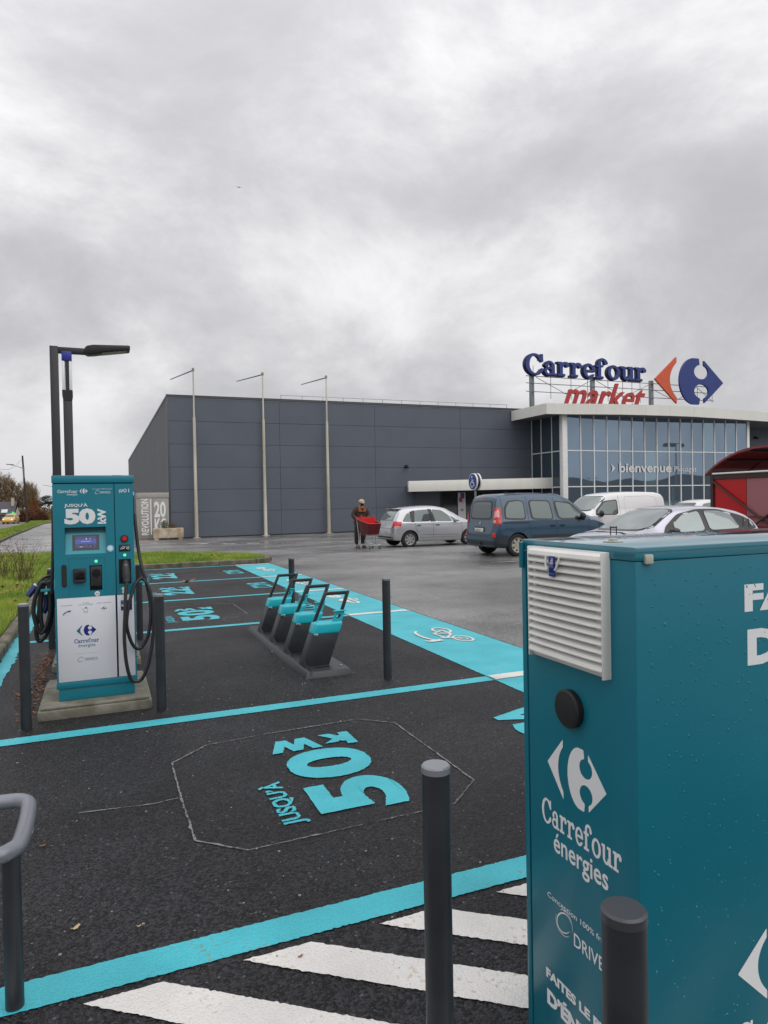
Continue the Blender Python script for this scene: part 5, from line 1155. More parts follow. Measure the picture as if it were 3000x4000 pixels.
    def decal(s, name, poly, axis, m, off=.004, par=None, cuts=4, side=None):
        """poly given in the plane seen along the axis: 'L' (+y side) / 'R' (-y side): (x, z); 'B' rear / 'F' front: (y, z); 'T' top: (x, y)"""
        bm = bmesh.new(); bv = [bm.verts.new((a, b, 0)) for a, b in poly]; bm.faces.new(bv)
        xs = [p[0] for p in poly]; ys = [p[1] for p in poly]; st = max(max(xs)-min(xs), max(ys)-min(ys))/(2**cuts+2)
        for ax, lo, hi in ((0, min(xs), max(xs)), (1, min(ys), max(ys))):
            k = lo+st
            while k < hi-1e-4:
                co = (k, 0, 0) if ax == 0 else (0, k, 0); bmesh.ops.bisect_plane(bm, geom=bm.verts[:]+bm.edges[:]+bm.faces[:], plane_co=co, plane_no=(1, 0, 0) if ax == 0 else (0, 1, 0)); k += st
        bmesh.ops.triangulate(bm, faces=bm.faces); miss = []
        for v in bm.verts:
            a, b = v.co.x, v.co.y
            if axis in 'LR': sg = 1 if axis == 'L' else -1; o, d = Vector((a, sg*3, b)), Vector((0, -sg, 0))
            elif axis == 'B': o, d = Vector((-3, a, b)), Vector((1, 0, 0))
            elif axis == 'F': o, d = Vector((9, a, b)), Vector((-1, 0, 0))
            else: o, d = Vector((a, b, 4)), Vector((0, 0, -1))
            h = s.bvh0.ray_cast(o, d)
            if h[0] is None or (axis in 'BF' and abs(h[1].x) < .12) or (axis in 'LR' and abs(h[1].y) < .1): miss.append(v)
            else: v.co = h[0]+h[1].normalized()*off
        bmesh.ops.delete(bm, geom=miss, context='VERTS'); bmesh.ops.recalc_face_normals(bm, faces=bm.faces)
        me = bpy.data.meshes.new(name); bm.to_mesh(me); bm.free(); me.materials.append(m); shade(me, 60)
        return link(name, me, par or s.root)
    def line(s, pts, axis, w=.008, m=None, name='door_seam', off=.003):
        for a, b in zip(pts, pts[1:]):
            d = Vector((b[0]-a[0], b[1]-a[1])).normalized(); n = Vector((-d.y, d.x))*w/2
            s.decal(name, [(a[0]-n.x, a[1]-n.y), (b[0]-n.x, b[1]-n.y), (b[0]+n.x, b[1]+n.y), (a[0]+n.x, a[1]+n.y)], axis, m or SEAM, off)
    def mirror(s, x, z, m, size=(.16, .22, .13)):
        for s_ in (1, -1):
            y = s_*(s.W+.07)
            o = MB().sphere((x, y, z), .5, 14, 8, size).build('door_mirror', m, s.root, smooth=True)
            MB().box(x-.03, x+.04, s_*(s.W-.10), y, z-.05, z-.015).build('mirror_arm', TRIMB, o)
    def mass(s, m=TRIMB): pass
def smoothp(poly, k=4):
    q = []; n = len(poly)
    for i in range(n):
        a, b, c = poly[i-1], poly[i], poly[(i+1) % n]
        for t in [j/k for j in range(k+1)]:
            p0 = (b[0]+(a[0]-b[0])*.18, b[1]+(a[1]-b[1])*.18); p1 = (b[0]+(c[0]-b[0])*.18, b[1]+(c[1]-b[1])*.18)
            q.append(((1-t)**2*p0[0]+2*t*(1-t)*b[0]+t*t*p1[0], (1-t)**2*p0[1]+2*t*(1-t)*b[1]+t*t*p1[1]))
    return q
def plate(c, axis, y0, y1, z0, z1, txt, x=0):
    pl_ = c.decal('number_plate', [(y0, z0), (y1, z0), (y1, z1), (y0, z1)], axis, PLATE, .008, cuts=1)
    return pl_

# --- silver hatchback
SILVER = carpaint('silver_paint', (.50, .51, .54), .3, .55)
def hatch(label, paint_, loc, rz, full=True, group=None, name='hatchback_car'):
    st = [(0, .44, .56, .62, .60, .45), (.02, .34, .60, .70, .72, .55), (.08, .28, .72, .84, .80, .62), (.13, .27, .84, 1.02, .825, .64), (.22, .26, .91, 1.20, .84, .61), (.36, .25, .93, 1.37, .85, .60), (.52, .24, .93, 1.445, .855, .60), (.85, .22, .93, 1.49, .86, .60), (1.4, .20, .93, 1.52, .86, .61), (1.9, .20, .93, 1.515, .86, .61),
          (2.3, .20, .925, 1.44, .86, .60), (2.65, .20, .92, 1.27, .86, .60), (2.95, .20, .915, 1.09, .858, .62), (3.15, .20, .90, .99, .855, .66), (3.45, .21, .83, .90, .85, .66), (3.7, .22, .74, .80, .82, .62), (3.84, .25, .64, .70, .77, .56), (3.93, .30, .54, .58, .68, .48), (3.95, .36, .48, .50, .60, .42)]
    c = Car(name, st, (.70, 3.20), .305, paint_, label, 'car', loc, rz, 3.95, group)
    for sd_ in 'LR':
        c.decal('side_window', smoothp([(.42, .97), (.78, .95), (.74, 1.30), (.60, 1.22)]), sd_, CGLASS)
        c.decal('side_window', smoothp([(.90, .95), (1.58, .95), (1.52, 1.40), (.98, 1.37)]), sd_, CGLASS)
        c.decal('pillar', [(.76, .94), (.92, .94), (.98, 1.38), (.76, 1.32)], sd_, PILLAR, .003); c.decal('pillar', [(1.57, .94), (1.80, .94), (1.66, 1.41), (1.50, 1.41)], sd_, PILLAR, .003)
        c.decal('side_window', smoothp([(1.78, .95), (2.50, .93), (2.40, 1.14), (2.10, 1.36), (1.68, 1.40)]), sd_, CGLASS)
        c.decal('side_window', [(2.53, .93), (2.85, .93), (2.44, 1.14)], sd_, CGLASS)
        c.line([(.92, .93), (.94, .70), (1.10, .42), (1.2, .36), (1.66, .36), (1.68, .93)], sd_); c.line([(1.68, .36), (2.86, .36), (2.90, .60), (2.86, .93)], sd_); c.line([(.55, .86), (2.8, .82)], sd_, .006)
        c.line([(1.15, .46), (2.75, .44)], sd_, .012, TRIMB, 'sill_crease')
        for x in (.98, 1.76): c.decal('door_handle', smoothp([(x, .79), (x+.16, .79), (x+.16, .83), (x, .82)]), sd_, PILLAR, .02)
        s_ = 1 if sd_ == 'L' else -1
        c.decal('tail_lamp', smoothp([(.06, .74), (.34, .80), (.40, .96), (.12, .98), (.07, .9)]), sd_, REDL, .008); c.decal('lamp_lens', [(.10, .74), (.28, .78), (.27, .83), (.09, .80)], sd_, REDLL, .012)
        c.line([(.02, .66), (.3, .70)], sd_, .006)
        c.decal('headlamp', smoothp([(3.3, .72), (3.75, .56), (3.72, .66), (3.4, .80)]), sd_, HEADL, .006)
    c.decal('rear_window', smoothp([(-.56, 1.0), (.56, 1.0), (.50, 1.40), (-.50, 1.40)]), 'B', CGLASSL, .012)
    for s_ in (1, -1): c.decal('tail_lamp', smoothp([(s_*.66, .80), (s_*.80, .76), (s_*.82, .95), (s_*.68, .95)]), 'B', REDL, .010)
    c.decal('bumper_lower', [(-.72, .30), (.72, .30), (.74, .42), (-.74, .42)], 'B', TRIMB, .006)
    plate(c, 'B', -.26, .26, .52, .62, ''); c.line([(-.6, .72), (.6, .72)], 'B', .008)
    c.decal('badge', [(-.03, .86), (.03, .86), (.0, .93)], 'B', SILV, .012); c.decal('badge', [(-.03, .82), (.03, .82), (.0, .89)], 'B', SILV, .014)
    c.decal('windscreen', smoothp([(-.62, 1.06), (.62, 1.06), (.55, 1.40), (-.55, 1.40)]), 'F', CGLASS, .012)
    c.mirror(2.62, .98, paint_)
    MB().box(.30, .56, -.52, .52, 1.425, 1.455).build('spoiler', paint_, c.root, bevel=.012)
    MB().box(.29, .31, -.16, .16, 1.43, 1.45).build('brake_light', REDL, c.root)
    MB().cyl((.62, .05, 1.46), (.20, .05, 1.82), .006, .003, 6).build('antenna', BLACKP, c.root)
    MB().tube([(.30, -.05, 1.0), (.24, -.25, 1.02), (.27, -.45, 1.06)], .012, 6).build('rear_wiper', BLACKP, c.root)
    return c
gzc = gz(24)
hatch('silver five-door hatchback parked behind the red trolley seen from its right rear', SILVER, (9.86, 23.97, gz(24)), 0)
hatch('white hatchback of which only the roof shows between the white van and the silver crossover', carpaint('white_car_paint', (.74, .74, .74), .3, 0), (26.3, 22.9, gz(22.9)), math.pi, name='parked_car')
# --- dark blue people-carrier van
DBLUE = carpaint('slate_blue_paint', (.024, .068, .118), .28, .22)
st = [(0, .38, .60, .66, .66, .60), (.015, .30, .68, .78, .80, .72), (.06, .27, .85, 1.02, .86, .76), (.09, .26, .98, 1.30, .875, .74), (.13, .26, 1.02, 1.52, .885, .72), (.19, .25, 1.03, 1.70, .895, .68), (.30, .24, 1.04, 1.775, .905, .67), (.6, .22, 1.05, 1.80, .91, .67), (1.2, .21, 1.05, 1.815, .915, .68), (1.9, .21, 1.05, 1.81, .915, .68), (2.4, .21, 1.045, 1.77, .915, .67), (2.75, .21, 1.04, 1.62, .914, .66), (3.1, .21, 1.03, 1.34, .91, .67), (3.35, .21, 1.02, 1.15, .908, .70), (3.65, .22, .95, 1.05, .90, .72), (3.9, .23, .86, .95, .87, .70), (4.08, .26, .74, .82, .82, .64), (4.19, .31, .60, .64, .74, .58), (4.22, .38, .50, .52, .66, .5)]
k = Car('people_carrier_van', st, (.76, 3.42), .325, DBLUE, 'dark blue people-carrier van parked next to the teal cabinet seen from behind', 'van', (10.30, 17.64, 0), 0, 4.22, wheel_mat=ALLOY2)
for sd_ in 'LR':
    k.decal('window_rubber', smoothp([(.34, 1.07), (1.06, 1.04), (1.06, 1.58), (.86, 1.63), (.52, 1.60), (.36, 1.40)]), sd_, PILLAR, .003); k.decal('side_window', smoothp([(.38, 1.11), (1.02, 1.08), (1.02, 1.55), (.86, 1.59), (.56, 1.56), (.42, 1.38)]), sd_, CGLASS, .012)
    k.decal('window_rubber', smoothp([(1.23, 1.04), (2.02, 1.01), (1.96, 1.60), (1.20, 1.62)]), sd_, PILLAR, .003); k.decal('side_window', smoothp([(1.28, 1.08), (1.97, 1.05), (1.91, 1.56), (1.25, 1.58)]), sd_, CGLASS, .012)
    k.decal('window_rubber', smoothp([(2.16, 1.02), (3.18, 1.02), (3.12, 1.20), (2.72, 1.52), (2.08, 1.59)]), sd_, PILLAR, .003); k.decal('side_window', smoothp([(2.21, 1.06), (3.08, 1.06), (3.02, 1.20), (2.70, 1.47), (2.14, 1.55)]), sd_, CGLASS, .012)
    k.line([(1.14, 1.74), (1.14, .95), (1.20, .62), (1.30, .36), (2.10, .34), (2.10, 1.70)], sd_); k.line([(2.12, .34), (3.22, .36), (3.26, .7), (3.28, 1.06)], sd_)
    k.line([(.30, .97), (1.12, .96)], sd_, .03, PILLAR, 'slide_rail', .006); k.decal('side_protector', [(1.26, .52), (3.16, .50), (3.16, .58), (1.26, .60)], sd_, TRIMB, .010)
    k.decal('bumper_side', [(.02, .30), (.40, .26), (.44, .60), (.03, .66)], sd_, mat('dark_blue_grey_bumper', (.022, .032, .042), .5), .008)
    for x in (1.86, 2.2): k.decal('door_handle', smoothp([(x, .83), (x+.17, .83), (x+.17, .87), (x, .87)]), sd_, PILLAR, .02)
    k.decal('indicator', [(3.36, .98), (3.40, .97), (3.36, 1.02)], sd_, HEADL, .01)
    k.line([(.30, 1.74), (.31, 1.05)], sd_, .008)
k.decal('window_rubber', smoothp([(-.62, 1.06), (.62, 1.06), (.56, 1.62), (-.56, 1.62)]), 'B', PILLAR, .004); rw = k.decal('rear_window', smoothp([(-.56, 1.11), (.56, 1.11), (.51, 1.57), (-.51, 1.57)]), 'B', CGLASS, .009)
k.decal('rear_bumper', [(-.80, .28), (.80, .28), (.80, .46), (-.80, .46)], 'B', mat('dark_blue_grey_bumper'), .012); k.decal('brake_light', [(-.10, 1.685), (.10, 1.685), (.10, 1.715), (-.10, 1.715)], 'B', REDL, .012)
for s_ in (1, -1):
    k.decal('tail_lamp', [(s_*.70, .95), (s_*.86, .93), (s_*.84, 1.40), (s_*.72, 1.42)], 'B', REDL, .016); k.decal('lamp_lens', smoothp([(s_*.75, 1.10), (s_*.82, 1.16), (s_*.78, 1.34), (s_*.74, 1.3)]), 'B', REDLL, .022); k.decal('lamp_lens', smoothp([(s_*.74, .98), (s_*.82, .98), (s_*.81, 1.06), (s_*.74, 1.05)]), 'B', REDLL, .022)
    k.decal('tail_lamp', [(.04, .94), (.22, .93), (.26, 1.40), (.09, 1.42)], 'L' if s_ > 0 else 'R', REDL, .012); k.decal('lamp_lens', smoothp([(.10, 1.14), (.18, 1.12), (.2, 1.34), (.14, 1.36)]), 'L' if s_ > 0 else 'R', REDLL, .018)
    k.decal('reflector', [(s_*.70, .56), (s_*.84, .56), (s_*.84, .70), (s_*.70, .70)], 'B', REDL, .012)
    MB().cyl((.5, s_*.60, 1.80), (2.4, s_*.60, 1.80), .012, n=6).build('roof_rail', PILLAR, k.root)
k.decal('plate_recess', smoothp([(-.30, .70), (.30, .70), (.30, .86), (-.30, .86)]), 'B', PILLAR, .006); k.decal('number_plate', [(-.24, .71), (.26, .71), (.26, .81), (-.24, .81)], 'B', PLATE, .02, cuts=1)
place_flat('plate_lettering', text_poly('DR-229-AA', .02), (10.235, 17.64+.20, .725), (0, -.38, 0), (0, 0, .065), mat('plate_ink', (.02, .02, .03), .5), k.root)
k.decal('badge', [(0, .90), (.035, .96), (0, 1.02), (-.035, .96)], 'B', SILV, .014); k.line([(-.68, .62), (.68, .62)], 'B'); k.line([(-.72, .5), (-.70, 1.05), (-.66, 1.66)], 'B'); k.line([(.72, .5), (.70, 1.05), (.66, 1.66)], 'B')
k.decal('windscreen', smoothp([(-.68, 1.22), (.68, 1.22), (.60, 1.66), (-.60, 1.66)]), 'F', CGLASS, .012)
k.mirror(2.98, 1.10, PILLAR, (.17, .2, .24))
MB().cyl((-.02, -.1, .32), (-.02, -.1, .42), .025).build('tow_bar', BLACKP, k.root)
# --- white panel van
WVAN = carpaint('white_van_paint', (.74, .745, .75), .3, 0)
st = [(0, .40, .60, .9, .74, .62), (.02, .30, .80, 1.40, .84, .70), (.07, .26, .98, 1.66, .885, .71), (.16, .25, 1.03, 1.76, .90, .70), (.4, .23, 1.05, 1.81, .91, .70), (1.2, .21, 1.05, 1.83, .915, .70), (2.0, .21, 1.05, 1.82, .915, .70), (2.55, .21, 1.045, 1.77, .915, .68), (2.9, .21, 1.04, 1.62, .914, .66), (3.3, .21, 1.03, 1.30, .91, .68), (3.52, .21, 1.02, 1.14, .908, .71), (3.85, .22, .93, 1.03, .90, .72), (4.1, .23, .84, .92, .87, .68), (4.26, .26, .72, .8, .82, .62), (4.37, .32, .58, .62, .74, .55), (4.40, .40, .50, .52, .66, .5)]
v = Car('panel_van', st, (.80, 3.50), .32, WVAN, 'plain white panel van with blank rear sides parked nose to the dark blue van', 'van', (19.35, 20.3, 0), math.pi, 4.4)
for sd_ in 'LR':
    v.decal('window_rubber', smoothp([(2.30, 1.02), (3.30, 1.02), (3.22, 1.20), (2.84, 1.52), (2.26, 1.58)]), sd_, PILLAR, .003); v.decal('side_window', smoothp([(2.35, 1.06), (3.22, 1.06), (3.14, 1.20), (2.81, 1.48), (2.31, 1.54)]), sd_, CGLASS, .012)
    v.line([(2.20, 1.72), (2.20, .36), (3.3, .36), (3.36, .7), (3.40, 1.06)], sd_); v.line([(.5, 1.62), (.8, 1.68), (1.9, 1.66), (1.96, 1.5), (1.95, 1.15), (1.8, 1.06), (.5, 1.06), (.42, 1.2), (.5, 1.62)], sd_, .010, mat('van_crease', (.45, .45, .46), .4), 'side_pressing'); v.line([(.4, .96), (2.1, .95)], sd_, .02, TRIMB, 'slide_rail')
    v.decal('headlamp', smoothp([(3.85, .66), (4.22, .56), (4.15, .78), (3.9, .86)]), sd_, HEADL, .006)
v.decal('windscreen', smoothp([(-.74, 1.20), (.74, 1.20), (.62, 1.67), (-.62, 1.67)]), 'F', CGLASSL, .012); v.decal('windscreen_edge', smoothp([(-.78, 1.17), (.78, 1.17), (.66, 1.70), (-.66, 1.70)]), 'F', PILLAR, .003); v.mirror(3.14, 1.08, PILLAR, (.17, .2, .24))
# --- silver-lilac crossover
LIL = carpaint('pale_silver_lilac_paint', (.47, .47, .54), .3, .5)
st = [(0, .42, .62, .70, .62, .5), (.03, .34, .72, .86, .76, .60), (.10, .30, .86, 1.04, .84, .66), (.20, .28, .93, 1.16, .87, .64), (.34, .27, .955, 1.26, .88, .61), (.55, .26, .95, 1.335, .885, .59), (.85, .25, .94, 1.39, .89, .59), (1.3, .24, .93, 1.43, .89, .59), (1.8, .24, .92, 1.44, .89, .60), (2.15, .24, .915, 1.41, .89, .60), (2.5, .24, .91, 1.29, .89, .60), (2.8, .24, .905, 1.14, .888, .61), (3.1, .24, .90, 1.01, .885, .66), (3.35, .24, .875, .955, .88, .69), (3.65, .24, .83, .90, .87, .68), (3.9, .25, .76, .82, .85, .64), (4.08, .28, .66, .71, .79, .56), (4.18, .34, .54, .57, .68, .46), (4.2, .40, .48, .5, .6, .4)]
m_ = Car('crossover_car', st, (.78, 3.42), .335, LIL, 'pale silver-lilac crossover behind the teal cabinet facing left with black mirror', 'car', (12.62, 10.86, 0), math.pi, 4.2)
for sd_ in 'LR':
    m_.decal('window_surround', smoothp([(.26, .97), (.62, .945), (2.74, .92), (2.60, 1.07), (2.22, 1.30), (1.7, 1.385), (1.1, 1.375), (.5, 1.23), (.26, 1.1)]), sd_, PILLAR, .003)
    m_.decal('side_window', smoothp([(.74, .98), (1.55, .965), (1.54, 1.345), (1.12, 1.335), (.84, 1.26)]), sd_, CGLASSL, .012); m_.decal('side_window', smoothp([(1.68, .96), (2.40, .95), (2.42, 1.10), (2.12, 1.28), (1.68, 1.345)]), sd_, CGLASSL, .012)
    m_.line([(1.60, .95), (1.62, .5), (1.60, .36)], sd_); m_.line([(.80, .95), (.70, .85), (.98, .42), (1.1, .36), (2.7, .36), (2.78, .6), (2.72, .93)], sd_)
    m_.line([(.34, 1.16), (.46, 1.00)], sd_, .03, mat('gloss_black'), 'pillar_fin', .009); m_.line([(.46, 1.19), (.62, 1.02)], sd_, .03, mat('gloss_black'), 'pillar_fin', .009)
    m_.decal('sill_trim', [(.3, .30), (3.9, .28), (3.88, .42), (1.1, .42)], sd_, TRIMB, .004)
    m_.decal('headlamp', smoothp([(3.72, .66), (4.08, .58), (4.05, .68), (3.75, .78)]), sd_, HEADL, .006)
    m_.decal('tail_lamp', smoothp([(.05, .84), (.26, .88), (.24, .94), (.07, .92)]), sd_, REDL, .006)
m_.decal('windscreen_edge', smoothp([(-.70, .99), (.70, .99), (.56, 1.40), (-.56, 1.40)]), 'F', PILLAR, .003); m_.decal('windscreen', smoothp([(-.66, 1.01), (.66, 1.01), (.53, 1.38), (-.53, 1.38)]), 'F', CGLASSL, .012)
m_.decal('rear_window', smoothp([(-.52, 1.1), (.52, 1.1), (.46, 1.32), (-.46, 1.32)]), 'B', CGLASS, .012)
m_.line([(-.74, .92), (-.35, .965), (.35, .965), (.74, .92)], 'F', .012); m_.line([(3.10, -.60), (3.9, -.50)], 'T', .010, mat('bonnet_crease', (.25, .25, .29), .4), 'bonnet_crease'); m_.line([(3.10, .60), (3.9, .50)], 'T', .010, mat('bonnet_crease'), 'bonnet_crease')
for y in (-.55, .02): MB().tube([(3.12, y+.4, .995), (3.04, y+.1, 1.035), (2.99, y-.12, 1.06)], .010, 6).build('wiper', BLACKP, m_.root)
m_.mirror(2.60, .985, mat('gloss_black_mirror', (.014, .014, .016), .25), (.22, .20, .135)); MB().sphere((.42, 0, 1.35), .04, 8, 6, (1.5, .5, 1)).build('roof_aerial', LIL, m_.root, smooth=True)

# --- yellow car far down the road
yc = hatch('small yellow car driving towards us far down the left road', carpaint('yellow_paint', (.62, .36, .05), .35, .1), (-12.65, 121.5, gz(119)), R(-97), name='yellow_car')
for s_ in (1, -1): MB().sphere((3.80, s_*.55, .66), .12, 8, 6, (.5, 1, .8)).build('lit_headlamp', mat('lit_headlamp', (.8, .8, .7), .3, emit=(1, .95, .75), es=1.2), yc.root, smooth=True)

# ================================================================== TROLLEY SHELTER
RSH = mat('red_shelter_paint', (.20, .016, .018), .35, coat=.4); RPAN = mat('red_polycarbonate', (.62, .012, .016), .25, trans=.25, spec=.4); PPAN = mat('rosy_polycarbonate', (.34, .13, .14), .3); DBR = mat('dark_brown_steel', (.045, .018, .016), .45)
sh = thing('trolley_shelter', (17.2, 16.6, 0), label='red barrel-roofed trolley shelter at the right edge with cross-braced red panels', category='shelter')
sh.location = (18.4, 14.7, 0)
SX, SX1, SYF, SYN, ez = 18.4, 25.6, 16.55, 12.85, 2.30
cyy = (SYF+SYN)/2; half = (SYF-SYN)/2+.28; rise = .78; Rr = (half*half+rise*rise)/(2*rise); zc0 = ez+rise-Rr; a0 = math.asin(half/Rr)
arcp = [(cyy+Rr*math.sin(t), zc0+Rr*math.cos(t)) for t in [-a0+2*a0*i/20 for i in range(21)]]
def arch_strip(name, xa_, xb_, th, m, i0=0, i1=20, dz=0):
    mb = MB(); vs = []
    for i in range(i0, i1+1):
        y, z = arcp[i]; vs += [(xa_, y, z+dz), (xb_, y, z+dz), (xb_, y, z+th+dz), (xa_, y, z+th+dz)]
    n = i1-i0; fs = [(4*i+k_, 4*i+(k_+1) % 4, 4*i+4+(k_+1) % 4, 4*i+4+k_) for i in range(n) for k_ in range(4)]+[(0, 1, 2, 3), (4*n, 4*n+3, 4*n+2, 4*n+1)]
    mb.add(vs, fs); return mb.build(name, m, sh, world=True)
for i0 in range(0, 20, 4):
    for q_ in range(4): arch_strip('roof_sheet', SX+.03+q_*1.8, SX+1.79+q_*1.8, .012, mat('dark_red_roof_sheet', (.22, .012, .016), .3, spec=.5) if i0 != 8 else PPAN, i0, i0+4)
for q_ in range(5): arch_strip('roof_arch', SX-.05+q_*1.8, SX+.03+q_*1.8, .07, RSH, dz=-.025)
for y, z in (arcp[4], arcp[8], arcp[12], arcp[16]): MB().box(SX, SX1, y-.03, y+.03, z-.075, z-.014).build('purlin', DBR, sh, world=True)
for x in (SX, SX+3.6, SX1):
    for y in (SYF, SYN): MB().box(x-.055, x+.055, y-.055, y+.055, 0, ez+.12).build('post', DBR, sh, world=True)
    MB().box(x-.045, x+.045, SYN+.06, SYF-.06, ez-.13, ez-.0).build('eave_beam', DBR, sh, world=True)
for y in (SYF, SYN): MB().box(SX+.06, SX1-.06, y-.04, y+.04, ez-.02, ez+.08).build('eave_beam', DBR, sh, world=True)
MB().cyl((SX-.07, SYF-.06, ez+.045), (SX-.07, SYN+.06, ez+.045), .028, n=8).build('gutter_pipe', WFRM, sh, world=True)
for i in range(3): MB().box(SX+.0, SX+.02, SYF-.07-i*1.2-1.17, SYF-.07-i*1.2, .30, ez-.15).build('wall_panel', RPAN if i == 0 else PPAN, sh, world=True)
for i in range(6): MB().box(SX+.1+i*1.18, SX+1.24+i*1.18, SYF-.01, SYF+.01, .30, ez-.05).build('wall_panel', RPAN, sh, world=True)
MB().cyl((SX-.06, SYF-.02, ez-.18), (SX-.06, SYF-3.0, .10), .033, n=8).build('brace', DBR, sh, world=True); MB().cyl((SX-.11, SYN+.02, ez-.15), (SX-.11, SYN+3.0, .10), .033, n=8).build('brace', DBR, sh, world=True)
MB().box(SX-.05, SX-.01, SYN+.06, SYF-.06, .62, .70).build('guard_rail', RSH, sh, world=True); MB().box(SX-.05, SX-.01, SYN+.06, SYF-.06, .95, 1.0).build('guard_rail', RSH, sh, world=True)
# ================================================================== SHOPPING TROLLEY, MAN
TRED = mat('trolley_red_plastic', (.50, .012, .015), .35); TDARK = mat('dark_red_basket', (.11, .012, .018), .4); TGREY = mat('trolley_metal', (.42, .45, .45), .35, metal=.6)
def make_trolley(label, loc, rz, group=None, grid=True):
    t = thing('shopping_trolley', loc, rz, label=label, category='trolley', group=group)
    # local: handle at x=0, nose towards +x
    zt, zb = .90, .50
    B0 = [(.02, -.27), (.02, .27), (.88, .21), (.88, -.21)]; B1 = [(.20, -.19), (.20, .19), (.82, .15), (.82, -.15)]; zT = [.98, .98, .84, .84]
    def P_(i, s, w):  # side i, along s, height w (0 bottom .. 1 top)
        a, b = B1[i], B1[(i+1) % 4]; c, d = B0[i], B0[(i+1) % 4]
        lo = Vector((a[0]+(b[0]-a[0])*s, a[1]+(b[1]-a[1])*s, zb)); hi = Vector((c[0]+(d[0]-c[0])*s, c[1]+(d[1]-c[1])*s, zT[i]+(zT[(i+1) % 4]-zT[i])*s))
        return lo+(hi-lo)*w
    mb = MB()
    for i in range(4):
        nh, nv = (13, 26 if i % 2 else 14)
        for k in range(nh+1): mb.tube([P_(i, 0, k/nh), P_(i, 1, k/nh)], .0105, 4, smooth=1)
        for k in range(nv+1): mb.tube([P_(i, k/nv, 0), P_(i, k/nv, 1)], .009, 4, smooth=1)
    mb.add([(x, y, zb) for x, y in B1]+[(x, y, zb-.012) for x, y in B1], [(0, 1, 2, 3), (4, 7, 6, 5), (0, 4, 5, 1), (1, 5, 6, 2), (2, 6, 7, 3), (3, 7, 4, 0)])
    mb.build('basket', TDARK, t)
    mb = MB()
    for i in range(4): mb.tube([P_(i, 0, 1.02), P_(i, 1, 1.02)], .016, 8, smooth=1)
    mb.build('rim', TRED, t)
    MB().tube([(-.04, -.28, 1.0), (-.07, -.2, 1.03), (-.07, .2, 1.03), (-.04, .28, 1.0)], .019, 10).build('handle', TRED, t)
    mb = MB()
    for s_ in (1, -1): mb.tube([(.0, s_*.26, .97), (.10, s_*.24, .50), (.10, s_*.24, .20), (.16, s_*.24, .155), (.5, s_*.22, .15), (.88, s_*.18, .15)], .014, 8)
    mb.tube([(.10, -.24, .46), (.10, .24, .46)], .012, 6, smooth=1).tube([(.88, -.18, .15), (.88, .18, .15)], .014, 6, smooth=1).tube([(.2, -.23, .155), (.2, .23, .155)], .012, 6, smooth=1).tube([(.45, -.2, .16), (.55, -.15, .49)], .011, 6, smooth=1).tube([(.45, .2, .16), (.55, .15, .49)], .011, 6, smooth=1)
    mb.build('frame', TGREY, t)
    for x, y in ((.12, .25), (.12, -.25), (.84, .18), (.84, -.18)):
        w = MB().cyl((x-.02, y-.014, .065), (x-.02, y+.014, .065), .063, n=16).build('wheel', mat('grey_castor_tyre', (.05, .05, .055), .5), t)
        MB().cyl((x-.02, y-.016, .065), (x-.02, y+.016, .065), .034, n=12).box(x-.035, x+.005, y-.022, y-.017, .06, .15).box(x-.035, x+.005, y+.017, y+.022, .06, .15).build('castor_fork', TGREY, w)
    t.scale = (1.15, 1.12, 1.1)
    return t
tr = make_trolley('red supermarket trolley with a grey wheeled frame pushed by the man in the cap', (8.98, 23.76, gz(23.5)), R(-88))
bag = thing('shopping_bag', (9.2, 23.5, gz(23.5)+.6), label='bright red shopping bag with white print sitting inside the trolley', category='bag')
rzt = R(-88); ct, st_ = math.cos(rzt), math.sin(rzt)
def TW(x, y, z): return (8.98+1.12*(x*ct-y*st_), 23.76+1.12*(x*st_+y*ct), gz(23.5)+z*1.1)
mb = MB(); bb = [(.10, -.19), (.46, -.17), (.46, .17), (.10, .19)]; bt = [(.08, -.22), (.50, -.20), (.48, .21), (.10, .22)]
vs = [TW(x, y, .53) for x, y in bb]+[TW(x, y, .78) for x, y in bt]+[TW(x+.01, y*.98, 1.02+.02*(i % 2)) for i, (x, y) in enumerate(bt)]
mb.add(vs, [(0, 3, 2, 1)]+[(j*4+i, j*4+(i+1) % 4, j*4+4+(i+1) % 4, j*4+4+i) for j in range(2) for i in range(4)]); bgm = mb.build('bag_body', mat('bright_red_bag', (.70, .015, .012), .45), bag, world=True)
p0, p1, p2_b = Vector(TW(.14, -.222, .88)), Vector(TW(.44, -.207, .88)), Vector(TW(.14, -.222, .95))
place_flat('bag_lettering', text_poly('market', .02), p0, p1-p0, p2_b-p0, WHITEV, bag, nrm=None)
for k_ in (0, 1):
    y_ = (-.21, .21)[k_]; MB().tube([TW(.20, y_, 1.02), TW(.22, y_, 1.10), TW(.34, y_, 1.10), TW(.36, y_, 1.02)], .008, 6).build('bag_handle', mat('bright_red_bag'), bag, world=True)
